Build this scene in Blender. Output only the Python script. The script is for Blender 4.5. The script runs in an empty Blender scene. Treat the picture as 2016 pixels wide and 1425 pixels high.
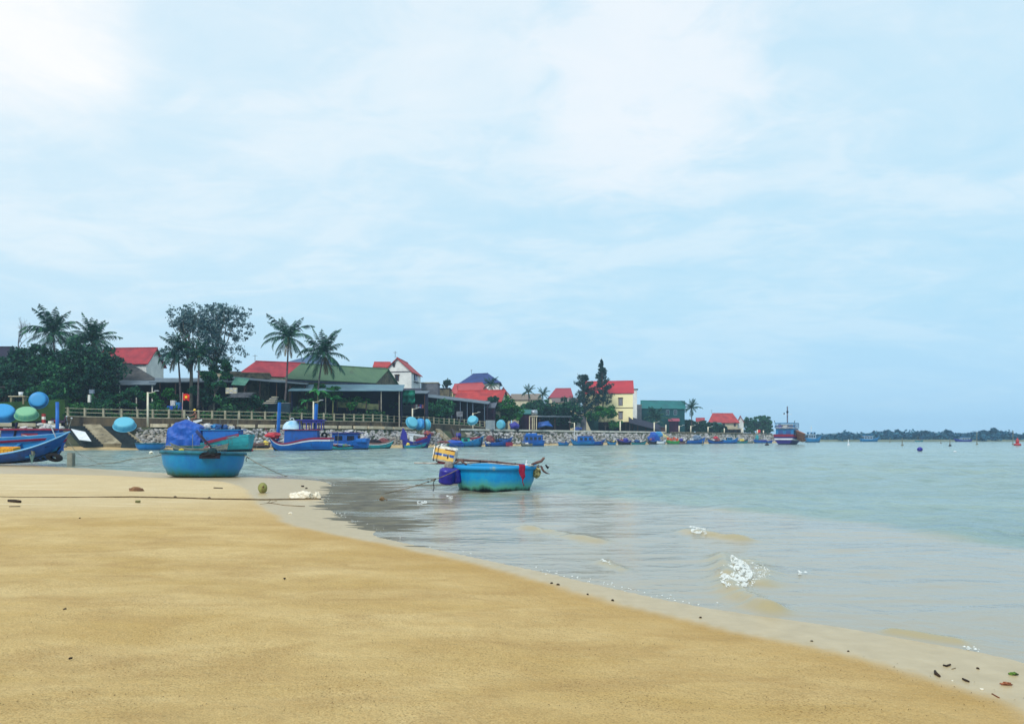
import bpy, bmesh, math, random
import numpy as np
from mathutils import Vector, Matrix, noise as mnoise
R = math.radians
PI = math.pi
scene = bpy.context.scene
col = scene.collection

# ------------------------------------------------------------------ camera
CAM_H = 1.5          # eye height above the water
FPX = 1500.0         # focal length in photo pixels (photo 2016 wide)
CX, YH = 1008.0, 863.0
cam = bpy.data.cameras.new('camera')
cam.sensor_width = 36.0
cam.lens = FPX / 2016.0 * 36.0
cam.shift_y = (YH - 712.5) / 2016.0
cam.clip_start = 0.1
cam.clip_end = 12000
camo = bpy.data.objects.new('camera', cam)
camo.location = (0, 0, CAM_H)
camo.rotation_euler = (R(90), 0, 0)
col.objects.link(camo)
scene.camera = camo

# ------------------------------------------------------------------ light
SUN_EL, SUN_AZ = 44.0, 203.0      # azimuth measured clockwise from +Y
HAZE_D = 0.00036
sun = bpy.data.lights.new('sun', 'SUN')
sun.energy = 2.3
sun.angle = R(18)
sun.color = (1.0, 0.95, 0.87)
suno = bpy.data.objects.new('sun', sun)
d = Vector((math.sin(R(SUN_AZ)) * math.cos(R(SUN_EL)), math.cos(R(SUN_AZ)) * math.cos(R(SUN_EL)), math.sin(R(SUN_EL))))
suno.rotation_euler = d.to_track_quat('Z', 'Y').to_euler()
suno.location = (0, -20, 60)
col.objects.link(suno)

scene.view_settings.view_transform = 'Standard'
scene.view_settings.look = 'None'
scene.view_settings.exposure = 0.0
scene.view_settings.gamma = 1.0
scene.cycles.max_bounces = 6
scene.cycles.diffuse_bounces = 3
scene.cycles.glossy_bounces = 3
scene.cycles.transparent_max_bounces = 8
scene.cycles.volume_bounces = 1
scene.cycles.volume_step_rate = 10

def srgb(*c):
    if len(c) == 1: c = c[0]
    return tuple(((v / 255.0) / 12.92 if v / 255.0 <= 0.04045 else ((v / 255.0 + 0.055) / 1.055) ** 2.4) for v in c)

class NT:
    """tiny helper for node trees"""
    def __init__(s, tree):
        s.t = tree
    def n(s, kind, **kw):
        nd = s.t.nodes.new(kind)
        for k, v in kw.items():
            if k == 'ins':
                for a, b in v.items():
                    sock = nd.inputs[a]
                    if isinstance(b, bpy.types.NodeSocket): s.t.links.new(b, sock)
                    else: sock.default_value = b
            else: setattr(nd, k, v)
        return nd
    def l(s, a, b): s.t.links.new(a, b)
    def math(s, op, a, b=None, c=None, clamp=False):
        nd = s.t.nodes.new('ShaderNodeMath'); nd.operation = op; nd.use_clamp = clamp
        for i, v in enumerate((a, b, c)):
            if v is None: continue
            if isinstance(v, bpy.types.NodeSocket): s.t.links.new(v, nd.inputs[i])
            else: nd.inputs[i].default_value = v
        return nd.outputs[0]
    def mix(s, fac, a, b):
        nd = s.t.nodes.new('ShaderNodeMix'); nd.data_type = 'RGBA'
        for key, v in ((0, fac), (6, a), (7, b)):
            if isinstance(v, bpy.types.NodeSocket): s.t.links.new(v, nd.inputs[key])
            elif key == 0: nd.inputs[0].default_value = v
            else: nd.inputs[key].default_value = (v[0], v[1], v[2], 1)
        return nd.outputs[2]
    def ramp(s, fac, stops, interp='LINEAR'):
        nd = s.t.nodes.new('ShaderNodeValToRGB'); cr = nd.color_ramp; cr.interpolation = interp
        while len(cr.elements) > 1: cr.elements.remove(cr.elements[-1])
        for i, (p, c) in enumerate(stops):
            e = cr.elements[0] if i == 0 else cr.elements.new(p)
            e.position = p
            if not hasattr(c, '__len__'): c = (c, c, c)
            e.color = (c[0], c[1], c[2], 1)
        if isinstance(fac, bpy.types.NodeSocket): s.t.links.new(fac, nd.inputs[0])
        return nd.outputs[0]
    def noise(s, vec, scale, detail=4, rough=0.55, dist=0.0):
        nd = s.t.nodes.new('ShaderNodeTexNoise')
        nd.inputs['Scale'].default_value = scale; nd.inputs['Detail'].default_value = detail
        nd.inputs['Roughness'].default_value = rough; nd.inputs['Distortion'].default_value = dist
        if vec is not None: s.t.links.new(vec, nd.inputs['Vector'])
        return nd.outputs['Fac']
    def mapping(s, vec, scale=(1, 1, 1), rot=(0, 0, 0), loc=(0, 0, 0)):
        nd = s.t.nodes.new('ShaderNodeMapping')
        nd.inputs['Scale'].default_value = scale; nd.inputs['Rotation'].default_value = rot; nd.inputs['Location'].default_value = loc
        s.t.links.new(vec, nd.inputs['Vector'])
        return nd.outputs[0]

# world: Nishita sky seen through a thin bright overcast with soft cloud texture
world = bpy.data.worlds.new('World'); scene.world = world; world.use_nodes = True
wt = world.node_tree; wt.nodes.clear(); W = NT(wt)
wo = W.n('ShaderNodeOutputWorld')
sky = W.n('ShaderNodeTexSky'); sky.sky_type = 'NISHITA'; sky.sun_disc = False
sky.sun_elevation = R(SUN_EL); sky.sun_rotation = R(SUN_AZ)
sky.air_density = 1.0; sky.dust_density = 2.0
bg_sky = W.n('ShaderNodeBackground', ins={'Color': sky.outputs[0], 'Strength': 0.1})
tc = W.n('ShaderNodeTexCoord'); gen = tc.outputs['Generated']
sep = W.n('ShaderNodeSeparateXYZ', ins={0: gen})
# project the view direction on a cloud layer overhead
zc = W.math('MAXIMUM', sep.outputs[2], 0.0)
den = W.math('ADD', zc, 0.16)
u = W.math('DIVIDE', sep.outputs[0], den); v = W.math('DIVIDE', sep.outputs[1], den)
cv = W.n('ShaderNodeCombineXYZ', ins={0: u, 1: v, 2: 0.0}).outputs[0]
n1 = W.noise(W.mapping(cv, (0.75, 1.0, 1), (0, 0, R(28)), (3.1, 1.7, 0)), 1.5, 8, 0.55, 0.9)
n2 = W.noise(W.mapping(cv, (1, 1.3, 1), (0, 0, R(-12)), (7.3, 2.2, 0)), 4.2, 9, 0.62, 0.8)
cl = W.math('ADD', W.math('MULTIPLY', n1, 0.68), W.math('MULTIPLY', n2, 0.32))
clm = W.ramp(cl, [(0.37, 0.08), (0.48, 0.32), (0.56, 0.66), (0.68, 0.9)])
base = W.ramp(sep.outputs[2], [(0.0, srgb(172, 217, 248)), (0.07, srgb(176, 220, 248)), (0.16, srgb(180, 224, 247)),
                               (0.38, srgb(192, 229, 248)), (0.7, srgb(200, 228, 246))])
white = W.ramp(sep.outputs[2], [(0.0, srgb(176, 218, 247)), (0.08, srgb(196, 230, 250)), (0.2, srgb(226, 243, 252)), (0.4, srgb(238, 247, 253)), (1.0, srgb(240, 247, 252))])
# the left of the sky is brighter: the veiled sun side
bl = W.math('MULTIPLY', W.math('SUBTRACT', W.math('MULTIPLY', sep.outputs[0], -1.0), -0.12), 0.5)
bl = W.math('MAXIMUM', bl, 0.0)
fac = W.math('ADD', W.math('MULTIPLY', clm, 0.85), bl, clamp=True)
colr = W.mix(fac, base, white)
# one very bright ragged break in the cloud at upper left
vd = W.n('ShaderNodeVectorMath', operation='DOT_PRODUCT', ins={0: gen, 1: Vector((-0.515, 0.775, 0.43)).normalized()})
br = W.ramp(vd.outputs['Value'], [(0.984, 0.0), (1.0, 1.0)])
n3 = W.noise(W.mapping(gen, (5, 5, 8), (0, R(24), 0)), 1.0, 7, 0.6, 0.6)
brn = W.ramp(W.math('MULTIPLY', W.math('ADD', W.math('MULTIPLY', br, 0.6), n3), 0.5), [(0.34, 0.0), (0.45, 0.45), (0.56, 0.9), (0.62, 1.0)])
brn = W.math('MULTIPLY', brn, W.ramp(br, [(0.0, 0.0), (0.75, 1.0)], 'EASE'))
colr = W.mix(brn, colr, (1.0, 1.0, 1.0))
# smaller bright puff in the upper middle
vd2 = W.n('ShaderNodeVectorMath', operation='DOT_PRODUCT', ins={0: gen, 1: Vector((0.175, 1.0, 0.49)).normalized()})
b2 = W.ramp(vd2.outputs['Value'], [(0.975, 0.0), (0.999, 1.0)])
p2 = W.ramp(W.math('ADD', W.math('MULTIPLY', b2, 0.35), W.math('ADD', W.math('MULTIPLY', n3, 0.6), W.math('MULTIPLY', n2, 0.4))), [(0.62, 0.0), (0.82, 0.75)])
colr = W.mix(W.math('MULTIPLY', p2, b2), colr, srgb(244, 249, 254))
bg_cl = W.n('ShaderNodeBackground', ins={'Color': colr, 'Strength': 1.06})
mx = W.n('ShaderNodeMixShader', ins={0: 0.95, 1: bg_sky.outputs[0], 2: bg_cl.outputs[0]})
W.l(mx.outputs[0], wo.inputs[0])

# ------------------------------------------------------------------ helpers
def P(px, py, Y):
    """world point seen at photo pixel (px,py) at distance Y"""
    return Vector(((px - CX) / FPX * Y, Y, CAM_H + (YH - py) / FPX * Y))
def G(px, py, z=0.0):
    Y = FPX * (CAM_H - z) / (py - YH)
    return Vector(((px - CX) / FPX * Y, Y, z))

MATS = {}
def mat(name, c1, c2=None, rough=0.7, scale=3.0, bump=0.0, bscale=None, metal=0.0, spec=0.3, wave=None, contrast=(0.35, 0.65), streak=False, alpha=1.0, coat=0.0, dirt=None):
    """procedural painted / weathered surface; colours are sRGB 0-255"""
    if name in MATS: return MATS[name]
    m = bpy.data.materials.new(name); m.use_nodes = True
    t = m.node_tree; t.nodes.clear(); N = NT(t)
    out = N.n('ShaderNodeOutputMaterial')
    b = N.n('ShaderNodeBsdfPrincipled', ins={'Roughness': rough, 'Metallic': metal, 'Specular IOR Level': spec, 'Coat Weight': coat})
    tcn = N.n('ShaderNodeTexCoord'); ob = tcn.outputs['Object']
    if streak: ob2 = N.mapping(ob, (1, 1, 0.12))
    else: ob2 = ob
    nz = N.noise(ob2, scale, 6, 0.62, 0.2)
    ca = srgb(c1); cb = srgb(c2) if c2 else tuple(x * 0.78 for x in ca)
    f = N.ramp(nz, [(contrast[0], 0.0), (contrast[1], 1.0)])
    c = N.mix(f, ca, cb)
    if dirt:
        nz2 = N.noise(N.mapping(ob, (1, 1, 0.35)), dirt[1], 5, 0.7, 0.3)
        c = N.mix(N.ramp(nz2, [(dirt[2], 0.0), (dirt[2] + 0.16, 1.0)]), c, srgb(dirt[0]))
    N.l(c, b.inputs['Base Color'])
    if wave:
        ws = N.n('ShaderNodeTexWave', wave_type='BANDS', bands_direction=wave[0], wave_profile='SIN', ins={'Vector': ob, 'Scale': wave[1], 'Distortion': 0.0})
        bm_ = N.n('ShaderNodeBump', ins={'Strength': wave[2], 'Distance': 0.05, 'Height': ws.outputs['Fac']})
        N.l(bm_.outputs[0], b.inputs['Normal'])
        cc = N.mix(N.math('MULTIPLY', ws.outputs['Fac'], 0.22), c, tuple(x * 0.5 for x in ca)); N.l(cc, b.inputs['Base Color'])
    elif bump > 0:
        nb = N.noise(ob, bscale or scale * 4, 5, 0.6)
        bm_ = N.n('ShaderNodeBump', ins={'Strength': bump, 'Distance': 0.03, 'Height': nb})
        N.l(bm_.outputs[0], b.inputs['Normal'])
    N.l(b.outputs[0], out.inputs[0])
    MATS[name] = m
    return m

def mat_leaf(name, c1, c2, c3=None, scale=0.6, transl=0.25):
    if name in MATS: return MATS[name]
    m = bpy.data.materials.new(name); m.use_nodes = True
    t = m.node_tree; t.nodes.clear(); N = NT(t)
    out = N.n('ShaderNodeOutputMaterial')
    ob = N.n('ShaderNodeTexCoord').outputs['Object']
    nz = N.noise(ob, scale, 4, 0.6)
    gi = N.n('ShaderNodeNewGeometry')
    rnd = gi.outputs['Random Per Island']
    f = N.math('ADD', N.math('MULTIPLY', nz, 0.75), N.math('MULTIPLY', rnd, 0.45))
    c3 = c3 or c2
    c = N.ramp(f, [(0.38, srgb(c1)), (0.62, srgb(c2)), (0.85, srgb(c3))])
    b = N.n('ShaderNodeBsdfPrincipled', ins={'Roughness': 0.6, 'Specular IOR Level': 0.25, 'Base Color': c})
    tr = N.n('ShaderNodeBsdfTranslucent', ins={'Color': c})
    mxs = N.n('ShaderNodeMixShader', ins={0: transl, 1: b.outputs[0], 2: tr.outputs[0]})
    N.l(mxs.outputs[0], out.inputs[0])
    MATS[name] = m
    return m

class MB:
    """collects geometry for ONE mesh object"""
    def __init__(s): s.v = []; s.f = []; s.mi = []; s.cur = 0
    def add(s, vs, fs, M=None):
        o = len(s.v)
        if M is not None: vs = [M @ Vector(p) for p in vs]
        s.v.extend([tuple(p) for p in vs])
        for f in fs: s.f.append(tuple(i + o for i in f)); s.mi.append(s.cur)
        return s
    def box(s, c, size, rz=0.0, M=None):
        x, y, z = size[0] / 2, size[1] / 2, size[2] / 2
        vs = [(-x, -y, -z), (x, -y, -z), (x, y, -z), (-x, y, -z), (-x, -y, z), (x, -y, z), (x, y, z), (-x, y, z)]
        T = Matrix.Translation(Vector(c)) @ Matrix.Rotation(rz, 4, 'Z')
        if M is not None: T = M @ T
        return s.add(vs, [(0, 3, 2, 1), (4, 5, 6, 7), (0, 1, 5, 4), (1, 2, 6, 5), (2, 3, 7, 6), (3, 0, 4, 7)], T)
    def beam(s, a, b, w, h=None):
        a = Vector(a); b = Vector(b); h = h or w
        dd = b - a; L = dd.length
        q = dd.to_track_quat('X', 'Z').to_matrix().to_4x4()
        return s.box((0, 0, 0), (L, w, h), 0, Matrix.Translation((a + b) / 2) @ q)
    def prism(s, poly, z0, z1, M=None):
        n = len(poly)
        vs = [(p[0], p[1], z0) for p in poly] + [(p[0], p[1], z1) for p in poly]
        fs = [tuple(range(n - 1, -1, -1)), tuple(range(n, 2 * n))] + [(i, (i + 1) % n, n + (i + 1) % n, n + i) for i in range(n)]
        return s.add(vs, fs, M)
    def slab(s, quad, th):
        """quad of 4 points thickened downwards along its normal"""
        q = [Vector(p) for p in quad]
        nn = (q[1] - q[0]).cross(q[3] - q[0]).normalized() * th
        vs = [p for p in q] + [p - nn for p in q]
        return s.add(vs, [(0, 1, 2, 3), (7, 6, 5, 4), (0, 4, 5, 1), (1, 5, 6, 2), (2, 6, 7, 3), (3, 7, 4, 0)])
    def tube(s, pts, rad, n=8, cap=True):
        pts = [Vector(p) for p in pts]
        if not hasattr(rad, '__len__'): rad = [rad] * len(pts)
        o = len(s.v); up = Vector((0, 0, 1))
        k = len(pts); prev = None
        for i, p in enumerate(pts):
            t = (pts[min(i + 1, k - 1)] - pts[max(i - 1, 0)]).normalized()
            if prev is None:
                a = t.cross(up)
                if a.length < 0.05: a = t.cross(Vector((1, 0, 0)))
                a.normalize()
            else:
                a = (prev - t * prev.dot(t)).normalized()
            prev = a; b = t.cross(a)
            for j in range(n):
                an = 2 * PI * j / n
                s.v.append(tuple(p + (a * math.cos(an) + b * math.sin(an)) * rad[i]))
        for i in range(k - 1):
            for j in range(n):
                s.f.append((o + i * n + j, o + i * n + (j + 1) % n, o + (i + 1) * n + (j + 1) % n, o + (i + 1) * n + j)); s.mi.append(s.cur)
        if cap:
            s.f.append(tuple(o + j for j in range(n - 1, -1, -1))); s.mi.append(s.cur)
            s.f.append(tuple(o + (k - 1) * n + j for j in range(n))); s.mi.append(s.cur)
        return s
    def rings(s, rings, closed=True, cap0=False, cap1=False, M=None):
        """loft of equally long rings"""
        n = len(rings[0]); vs = [p for r in rings for p in r]; fs = []
        for i in range(len(rings) - 1):
            for j in range(n if closed else n - 1):
                fs.append((i * n + j, i * n + (j + 1) % n, (i + 1) * n + (j + 1) % n, (i + 1) * n + j))
        if cap0: fs.append(tuple(range(n - 1, -1, -1)))
        if cap1: fs.append(tuple(range((len(rings) - 1) * n, len(rings) * n)))
        return s.add(vs, fs, M)
    def lathe(s, prof, n=24, M=None, cap0=False, cap1=False):
        rr = [[(r * math.cos(2 * PI * j / n), r * math.sin(2 * PI * j / n), z) for j in range(n)] for r, z in prof]
        return s.rings(rr, True, cap0, cap1, M)
    def blob(s, c, r, seed=0, sub=2, amp=0.25, fr=1.3):
        bmx = bmesh.new(); bmesh.ops.create_icosphere(bmx, subdivisions=sub, radius=1.0)
        vs = []
        for vv in bmx.verts:
            p = vv.co.copy(); k = 1 + amp * mnoise.noise(p * fr + Vector((seed * 3.7, seed * 1.3, seed)))
            vs.append((c[0] + p.x * r[0] * k, c[1] + p.y * r[1] * k, c[2] + p.z * r[2] * k))
        fs = [tuple(q.index for q in f.verts) for f in bmx.faces]; bmx.free()
        return s.add(vs, fs)
    def build(s, name, m, parent=None, smooth=False, loc=None, bevel=0.0):
        me = bpy.data.meshes.new(name); me.from_pydata(s.v, [], s.f)
        ms = m if isinstance(m, (list, tuple)) else [m]
        for q in ms: me.materials.append(q)
        if len(ms) > 1: me.polygons.foreach_set('material_index', s.mi)
        if smooth: me.polygons.foreach_set('use_smooth', [True] * len(me.polygons))
        me.update()
        o = bpy.data.objects.new(name, me); col.objects.link(o)
        if parent is not None: o.parent = parent
        if loc is not None: o.location = loc
        if bevel > 0:
            bv = o.modifiers.new('bevel', 'BEVEL'); bv.width = bevel; bv.segments = 2; bv.limit_method = 'ANGLE'
        return o

def tag(o, label=None, cat=None, group=None, kind=None):
    if label: o['label'] = label
    if cat: o['category'] = cat
    if group: o['group'] = group
    if kind: o['kind'] = kind
    return o
def empty(name, loc, rz=0.0, label=None, cat=None, group=None):
    o = bpy.data.objects.new(name, None); col.objects.link(o)
    o.location = loc; o.rotation_euler = (0, 0, rz); o.empty_display_size = 0.3
    return tag(o, label, cat, group)
def copy_tree(o, parent=None):
    c = o.copy(); col.objects.link(c)
    if parent is not None: c.parent = parent
    for ch in list(o.children): copy_tree(ch, c)
    return c
def place_copy(o, loc, rz, label, scale=1.0, group=None):
    c = copy_tree(o); c.location = loc; c.rotation_euler = (0, 0, rz); c['label'] = label
    c.scale = (scale,) * 3 if not hasattr(scale, '__len__') else scale
    if group: c['group'] = group
    return c
def lerp(a, b, t): return a + (b - a) * t
def interp(x, xs, ys): return float(np.interp(x, xs, ys))
# ------------------------------------------------------------------ beach
shore_px = [(-200, 908), (0, 911), (60, 915.5), (147, 920), (200, 923), (330, 931), (470, 938), (520, 940.5), (590, 943), (640, 947), (656, 956), (650, 968), (637, 984), (646, 1000), (680, 1023),
            (725, 1035), (747, 1043), (728, 1052), (775, 1064), (860, 1080), (1000, 1111), (1160, 1145), (1350, 1190), (1520, 1214), (1700, 1241), (1900, 1274), (2016, 1300), (2400, 1400)]
shore = [G(a, b) for a, b in shore_px]
shore_poly = [(-70, 56)] + [(p.x, p.y) for p in shore] + [(6, 2.5), (8, -2), (11, -30), (-70, -30)]
def resample(poly, step):
    out = []
    for (a, b) in zip(poly[:-1], poly[1:]):
        a = np.array(a); b = np.array(b); n = max(1, int(np.linalg.norm(b - a) / step))
        for i in range(n): out.append(a + (b - a) * i / n)
    out.append(np.array(poly[-1])); return np.array(out)
shore_line = shore_poly[:-2]
def smooth_line(pts, it=2):
    for _ in range(it):
        o = [pts[0]]
        for a, b in zip(pts[:-1], pts[1:]):
            o.append((a[0] * .75 + b[0] * .25, a[1] * .75 + b[1] * .25)); o.append((a[0] * .25 + b[0] * .75, a[1] * .25 + b[1] * .75))
        o.append(pts[-1]); pts = o
    return pts
shore_s = smooth_line(shore_line, 2)
def seg_dist(PX, PY, line):
    dmin = np.full(PX.shape, 1e9)
    L = np.array(line)
    for a, b in zip(L[:-1], L[1:]):
        ab = b - a; l2 = ab.dot(ab)
        if l2 < 1e-9: continue
        t = np.clip(((PX - a[0]) * ab[0] + (PY - a[1]) * ab[1]) / l2, 0, 1)
        dd = np.hypot(PX - a[0] - t * ab[0], PY - a[1] - t * ab[1])
        dmin = np.minimum(dmin, dd)
    return dmin
def inside(PX, PY, poly):
    ins = np.zeros(PX.shape, bool); n = len(poly)
    for i in range(n):
        x1, y1 = poly[i]; x2, y2 = poly[(i + 1) % n]
        if y1 == y2: continue
        c = ((y1 > PY) != (y2 > PY)) & (PX < (x2 - x1) * (PY - y1) / (y2 - y1) + x1)
        ins ^= c
    return ins
shore_full = shore_s + [(11, -30), (-70, -30)]
def shore_sd(PX, PY):
    """signed distance to the water line, positive on sand"""
    dd = seg_dist(PX, PY, shore_s)
    return np.where(inside(PX, PY, shore_full), dd, -dd)
def sand_h(sd):
    return np.where(sd > 0, 0.13 * (1 - np.exp(-np.maximum(sd, 0) / 5.0)), np.maximum(sd * 0.06, -0.6))
def Zs(x, y): return float(sand_h(shore_sd(np.array([x]), np.array([y])))[0])
def S(px, py):
    """point on the sand seen at a photo pixel"""
    p = G(px, py)
    for _ in range(8):
        z = max(0.0, Zs(p.x, p.y)); p = G(px, py, z)
    return p

def grid(xs, ys, zf, name, m, extra=None):
    X, Y = np.meshgrid(xs, ys); Z, attrs = zf(X, Y)
    n, k = X.shape
    vs = np.stack([X.ravel(), Y.ravel(), Z.ravel()], 1)
    idx = np.arange(n * k).reshape(n, k)
    fs = np.stack([idx[:-1, :-1].ravel(), idx[:-1, 1:].ravel(), idx[1:, 1:].ravel(), idx[1:, :-1].ravel()], 1)
    me = bpy.data.meshes.new(name)
    me.vertices.add(len(vs)); me.vertices.foreach_set('co', vs.ravel())
    me.loops.add(fs.size); me.loops.foreach_set('vertex_index', fs.ravel())
    me.polygons.add(len(fs)); me.polygons.foreach_set('loop_start', np.arange(len(fs)) * 4); me.polygons.foreach_set('loop_total', np.full(len(fs), 4))
    me.polygons.foreach_set('use_smooth', [True] * len(fs))
    me.update(calc_edges=True)
    for an, av in attrs.items():
        a = me.attributes.new(an, 'FLOAT', 'POINT'); a.data.foreach_set('value', av.ravel().astype(np.float32))
    me.materials.append(m)
    o = bpy.data.objects.new(name, me); col.objects.link(o)
    return o
def vnoise(X, Y, fx, fy, seed):
    """cheap smooth value noise, vectorised"""
    rng = np.random.RandomState(seed); T = rng.rand(64, 64)
    x = X * fx; y = Y * fy; xi = np.floor(x).astype(int); yi = np.floor(y).astype(int)
    xf = x - xi; yf = y - yi; xf = xf * xf * (3 - 2 * xf); yf = yf * yf * (3 - 2 * yf)
    g = lambda a, b: T[a % 64, b % 64]
    return (g(xi, yi) * (1 - xf) + g(xi + 1, yi) * xf) * (1 - yf) + (g(xi, yi + 1) * (1 - xf) + g(xi + 1, yi + 1) * xf) * yf

# wet line on the beach (pixel trace): the pale damp strip lies between it and the water
wet_px = [(-200, 934), (200, 938), (420, 948), (480, 962), (497, 985), (505, 998), (540, 1014), (556, 1034), (600, 1042), (700, 1062), (800, 1082), (900, 1103), (1000, 1127), (1100, 1160), (1200, 1187), (1300, 1212), (1400, 1238), (1500, 1260), (1600, 1280), (1700, 1303), (1800, 1335), (1900, 1368), (2016, 1402)]
wet_line = smooth_line([(G(a, b).x, G(a, b).y) for a, b in wet_px] + [(2.2, 2), (3, -5)], 2)

sand_m = bpy.data.materials.new('sand'); sand_m.use_nodes = True
t = sand_m.node_tree; t.nodes.clear(); N = NT(t)
out = N.n('ShaderNodeOutputMaterial'); geo = N.n('ShaderNodeNewGeometry'); pos = geo.outputs['Position']
wetn = N.n('ShaderNodeAttribute', attribute_name='wet').outputs['Fac']
farn = N.n('ShaderNodeAttribute', attribute_name='pale').outputs['Fac']
big = N.noise(N.mapping(pos, (0.8, 1.6, 1), (0, 0, R(20))), 0.7, 4, 0.55, 0.4)
mid = N.noise(pos, 5.0, 5, 0.6)
fine = N.noise(pos, 260.0, 3, 0.7)
grain = N.noise(pos, 90.0, 4, 0.75)
dry = N.mix(N.ramp(big, [(0.3, 0.0), (0.7, 1.0)]), srgb(192, 160, 96), srgb(220, 194, 138))
dry = N.mix(N.math('MULTIPLY', N.ramp(mid, [(0.35, 0.0), (0.7, 1.0)]), 0.3), dry, srgb(184, 150, 92))
band = N.noise(N.mapping(pos, (0.6, 1.1, 1), (0, 0, R(-38))), 1.5, 5, 0.62, 0.9)
dry = N.mix(N.math('MULTIPLY', N.ramp(band, [(0.46, 0.0), (0.68, 1.0)]), 0.72), dry, srgb(180, 148, 94))
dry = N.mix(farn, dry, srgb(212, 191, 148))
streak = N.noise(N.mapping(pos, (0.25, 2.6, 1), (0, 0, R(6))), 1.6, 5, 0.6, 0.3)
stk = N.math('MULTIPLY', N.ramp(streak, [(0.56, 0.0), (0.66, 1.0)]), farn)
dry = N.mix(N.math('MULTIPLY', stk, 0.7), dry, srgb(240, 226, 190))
# dark grains and tiny twigs
vor = N.n('ShaderNodeTexVoronoi', feature='F1', ins={'Vector': N.mapping(pos, (1, 2.2, 1), (0, 0, 0.4)), 'Scale': 42.0, 'Randomness': 1.0})
speck = N.ramp(vor.outputs['Distance'], [(0.20, 1.0), (0.34, 0.0)])
spm = N.ramp(N.noise(N.mapping(pos, (1, 1, 1)), 1.3, 3, 0.5), [(0.38, 0.15), (0.58, 1.0)])
dry = N.mix(N.math('MULTIPLY', N.math('MULTIPLY', speck, spm), 0.8), dry, srgb(120, 88, 44))
dry = N.mix(N.math('MULTIPLY', N.ramp(grain, [(0.28, 1.0), (0.5, 0.0)]), 0.7), dry, srgb(150, 112, 58))
dry = N.mix(N.math('MULTIPLY', N.ramp(grain, [(0.55, 0.0), (0.75, 1.0)]), 0.6), dry, srgb(240, 214, 158))
wetc = N.mix(N.ramp(mid, [(0.3, 0.0), (0.7, 1.0)]), srgb(176, 157, 119), srgb(191, 172, 134))
dampn = N.n('ShaderNodeAttribute', attribute_name='damp').outputs['Fac']
dry = N.mix(N.math('MULTIPLY', dampn, N.math('SUBTRACT', 0.6, N.math('MULTIPLY', farn, 0.5))), dry, srgb(180, 144, 84))
cc = N.mix(wetn, dry, wetc)
rg = N.math('SUBTRACT', 0.9, N.math('MULTIPLY', wetn, 0.55))
hb = N.math('ADD', N.math('MULTIPLY', grain, 0.5), N.math('MULTIPLY', N.noise(pos, 22.0, 4, 0.6), 0.8))
hb = N.math('ADD', hb, N.math('MULTIPLY', mid, 2.0))
bmp = N.n('ShaderNodeBump', ins={'Distance': 0.02, 'Height': hb})
N.l(N.math('SUBTRACT', 0.9, N.math('MULTIPLY', wetn, 0.8)), bmp.inputs['Strength'])
b = N.n('ShaderNodeBsdfPrincipled', ins={'Base Color': cc, 'Roughness': rg, 'Specular IOR Level': 0.3, 'Normal': bmp.outputs[0]})
N.l(b.outputs[0], out.inputs[0])

def zf_sand(X, Y):
    sd = shore_sd(X, Y); Z = sand_h(sd)
    amp = np.clip(sd / 3, 0, 1)
    Z = Z + amp * ((vnoise(X, Y, .35, .6, 1) - .5) * 0.035 + (vnoise(X, Y, 1.3, 1.3, 2) - .5) * 0.012)
    # wet attribute
    dw = seg_dist(X, Y, wet_line); poly = wet_line + [(-70, -5), (-70, 45)]
    inn = inside(X, Y, poly)
    wd = np.where(inn, -dw, dw) + (vnoise(X, Y, 2.2, 2.2, 5) - .5) * 0.10
    wet = np.clip(wd / 0.14 + 0.5, 0, 1) * (sd < 9)
    damp = np.exp(-np.maximum(-wd, 0) / 0.7) * (sd < 12)
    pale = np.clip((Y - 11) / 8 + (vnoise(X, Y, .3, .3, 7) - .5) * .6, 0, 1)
    return Z, {'wet': wet, 'pale': pale, 'damp': damp}
xs = np.concatenate([np.arange(-70, -22, 0.8), np.arange(-22, 9, 0.1), np.arange(9, 14, 0.5)])
ys = np.concatenate([np.arange(-20, 1, 1.5), np.arange(1, 14, 0.08), np.arange(14, 32, 0.16), np.arange(32, 62, 0.5)])
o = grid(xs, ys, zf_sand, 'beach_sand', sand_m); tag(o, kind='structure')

# ------------------------------------------------------------------ water
wm = bpy.data.materials.new('water'); wm.use_nodes = True
t = wm.node_tree; t.nodes.clear(); N = NT(t)
out = N.n('ShaderNodeOutputMaterial'); geo = N.n('ShaderNodeNewGeometry'); pos = geo.outputs['Position']
silt = N.n('ShaderNodeAttribute', attribute_name='silt').outputs['Fac']
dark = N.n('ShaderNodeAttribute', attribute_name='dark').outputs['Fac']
yel = N.n('ShaderNodeAttribute', attribute_name='stirred').outputs['Fac']
nb = N.noise(N.mapping(pos, (0.05, 0.16, 1)), 1.0, 5, 0.6, 0.3)
deep = N.mix(N.ramp(nb, [(0.35, 0.0), (0.65, 1.0)]), srgb(122, 146, 140), srgb(142, 164, 155))
sc = N.mix(silt, deep, srgb(158, 151, 132))
sc = N.mix(N.math('MULTIPLY', yel, 0.5), sc, srgb(168, 150, 92))
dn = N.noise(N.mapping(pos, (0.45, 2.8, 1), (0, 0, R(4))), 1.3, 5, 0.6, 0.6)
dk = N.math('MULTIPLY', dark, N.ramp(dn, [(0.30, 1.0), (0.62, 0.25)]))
sc = N.mix(dk, sc, srgb(62, 50, 34))  # dark reflection painted into the water colour
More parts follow.
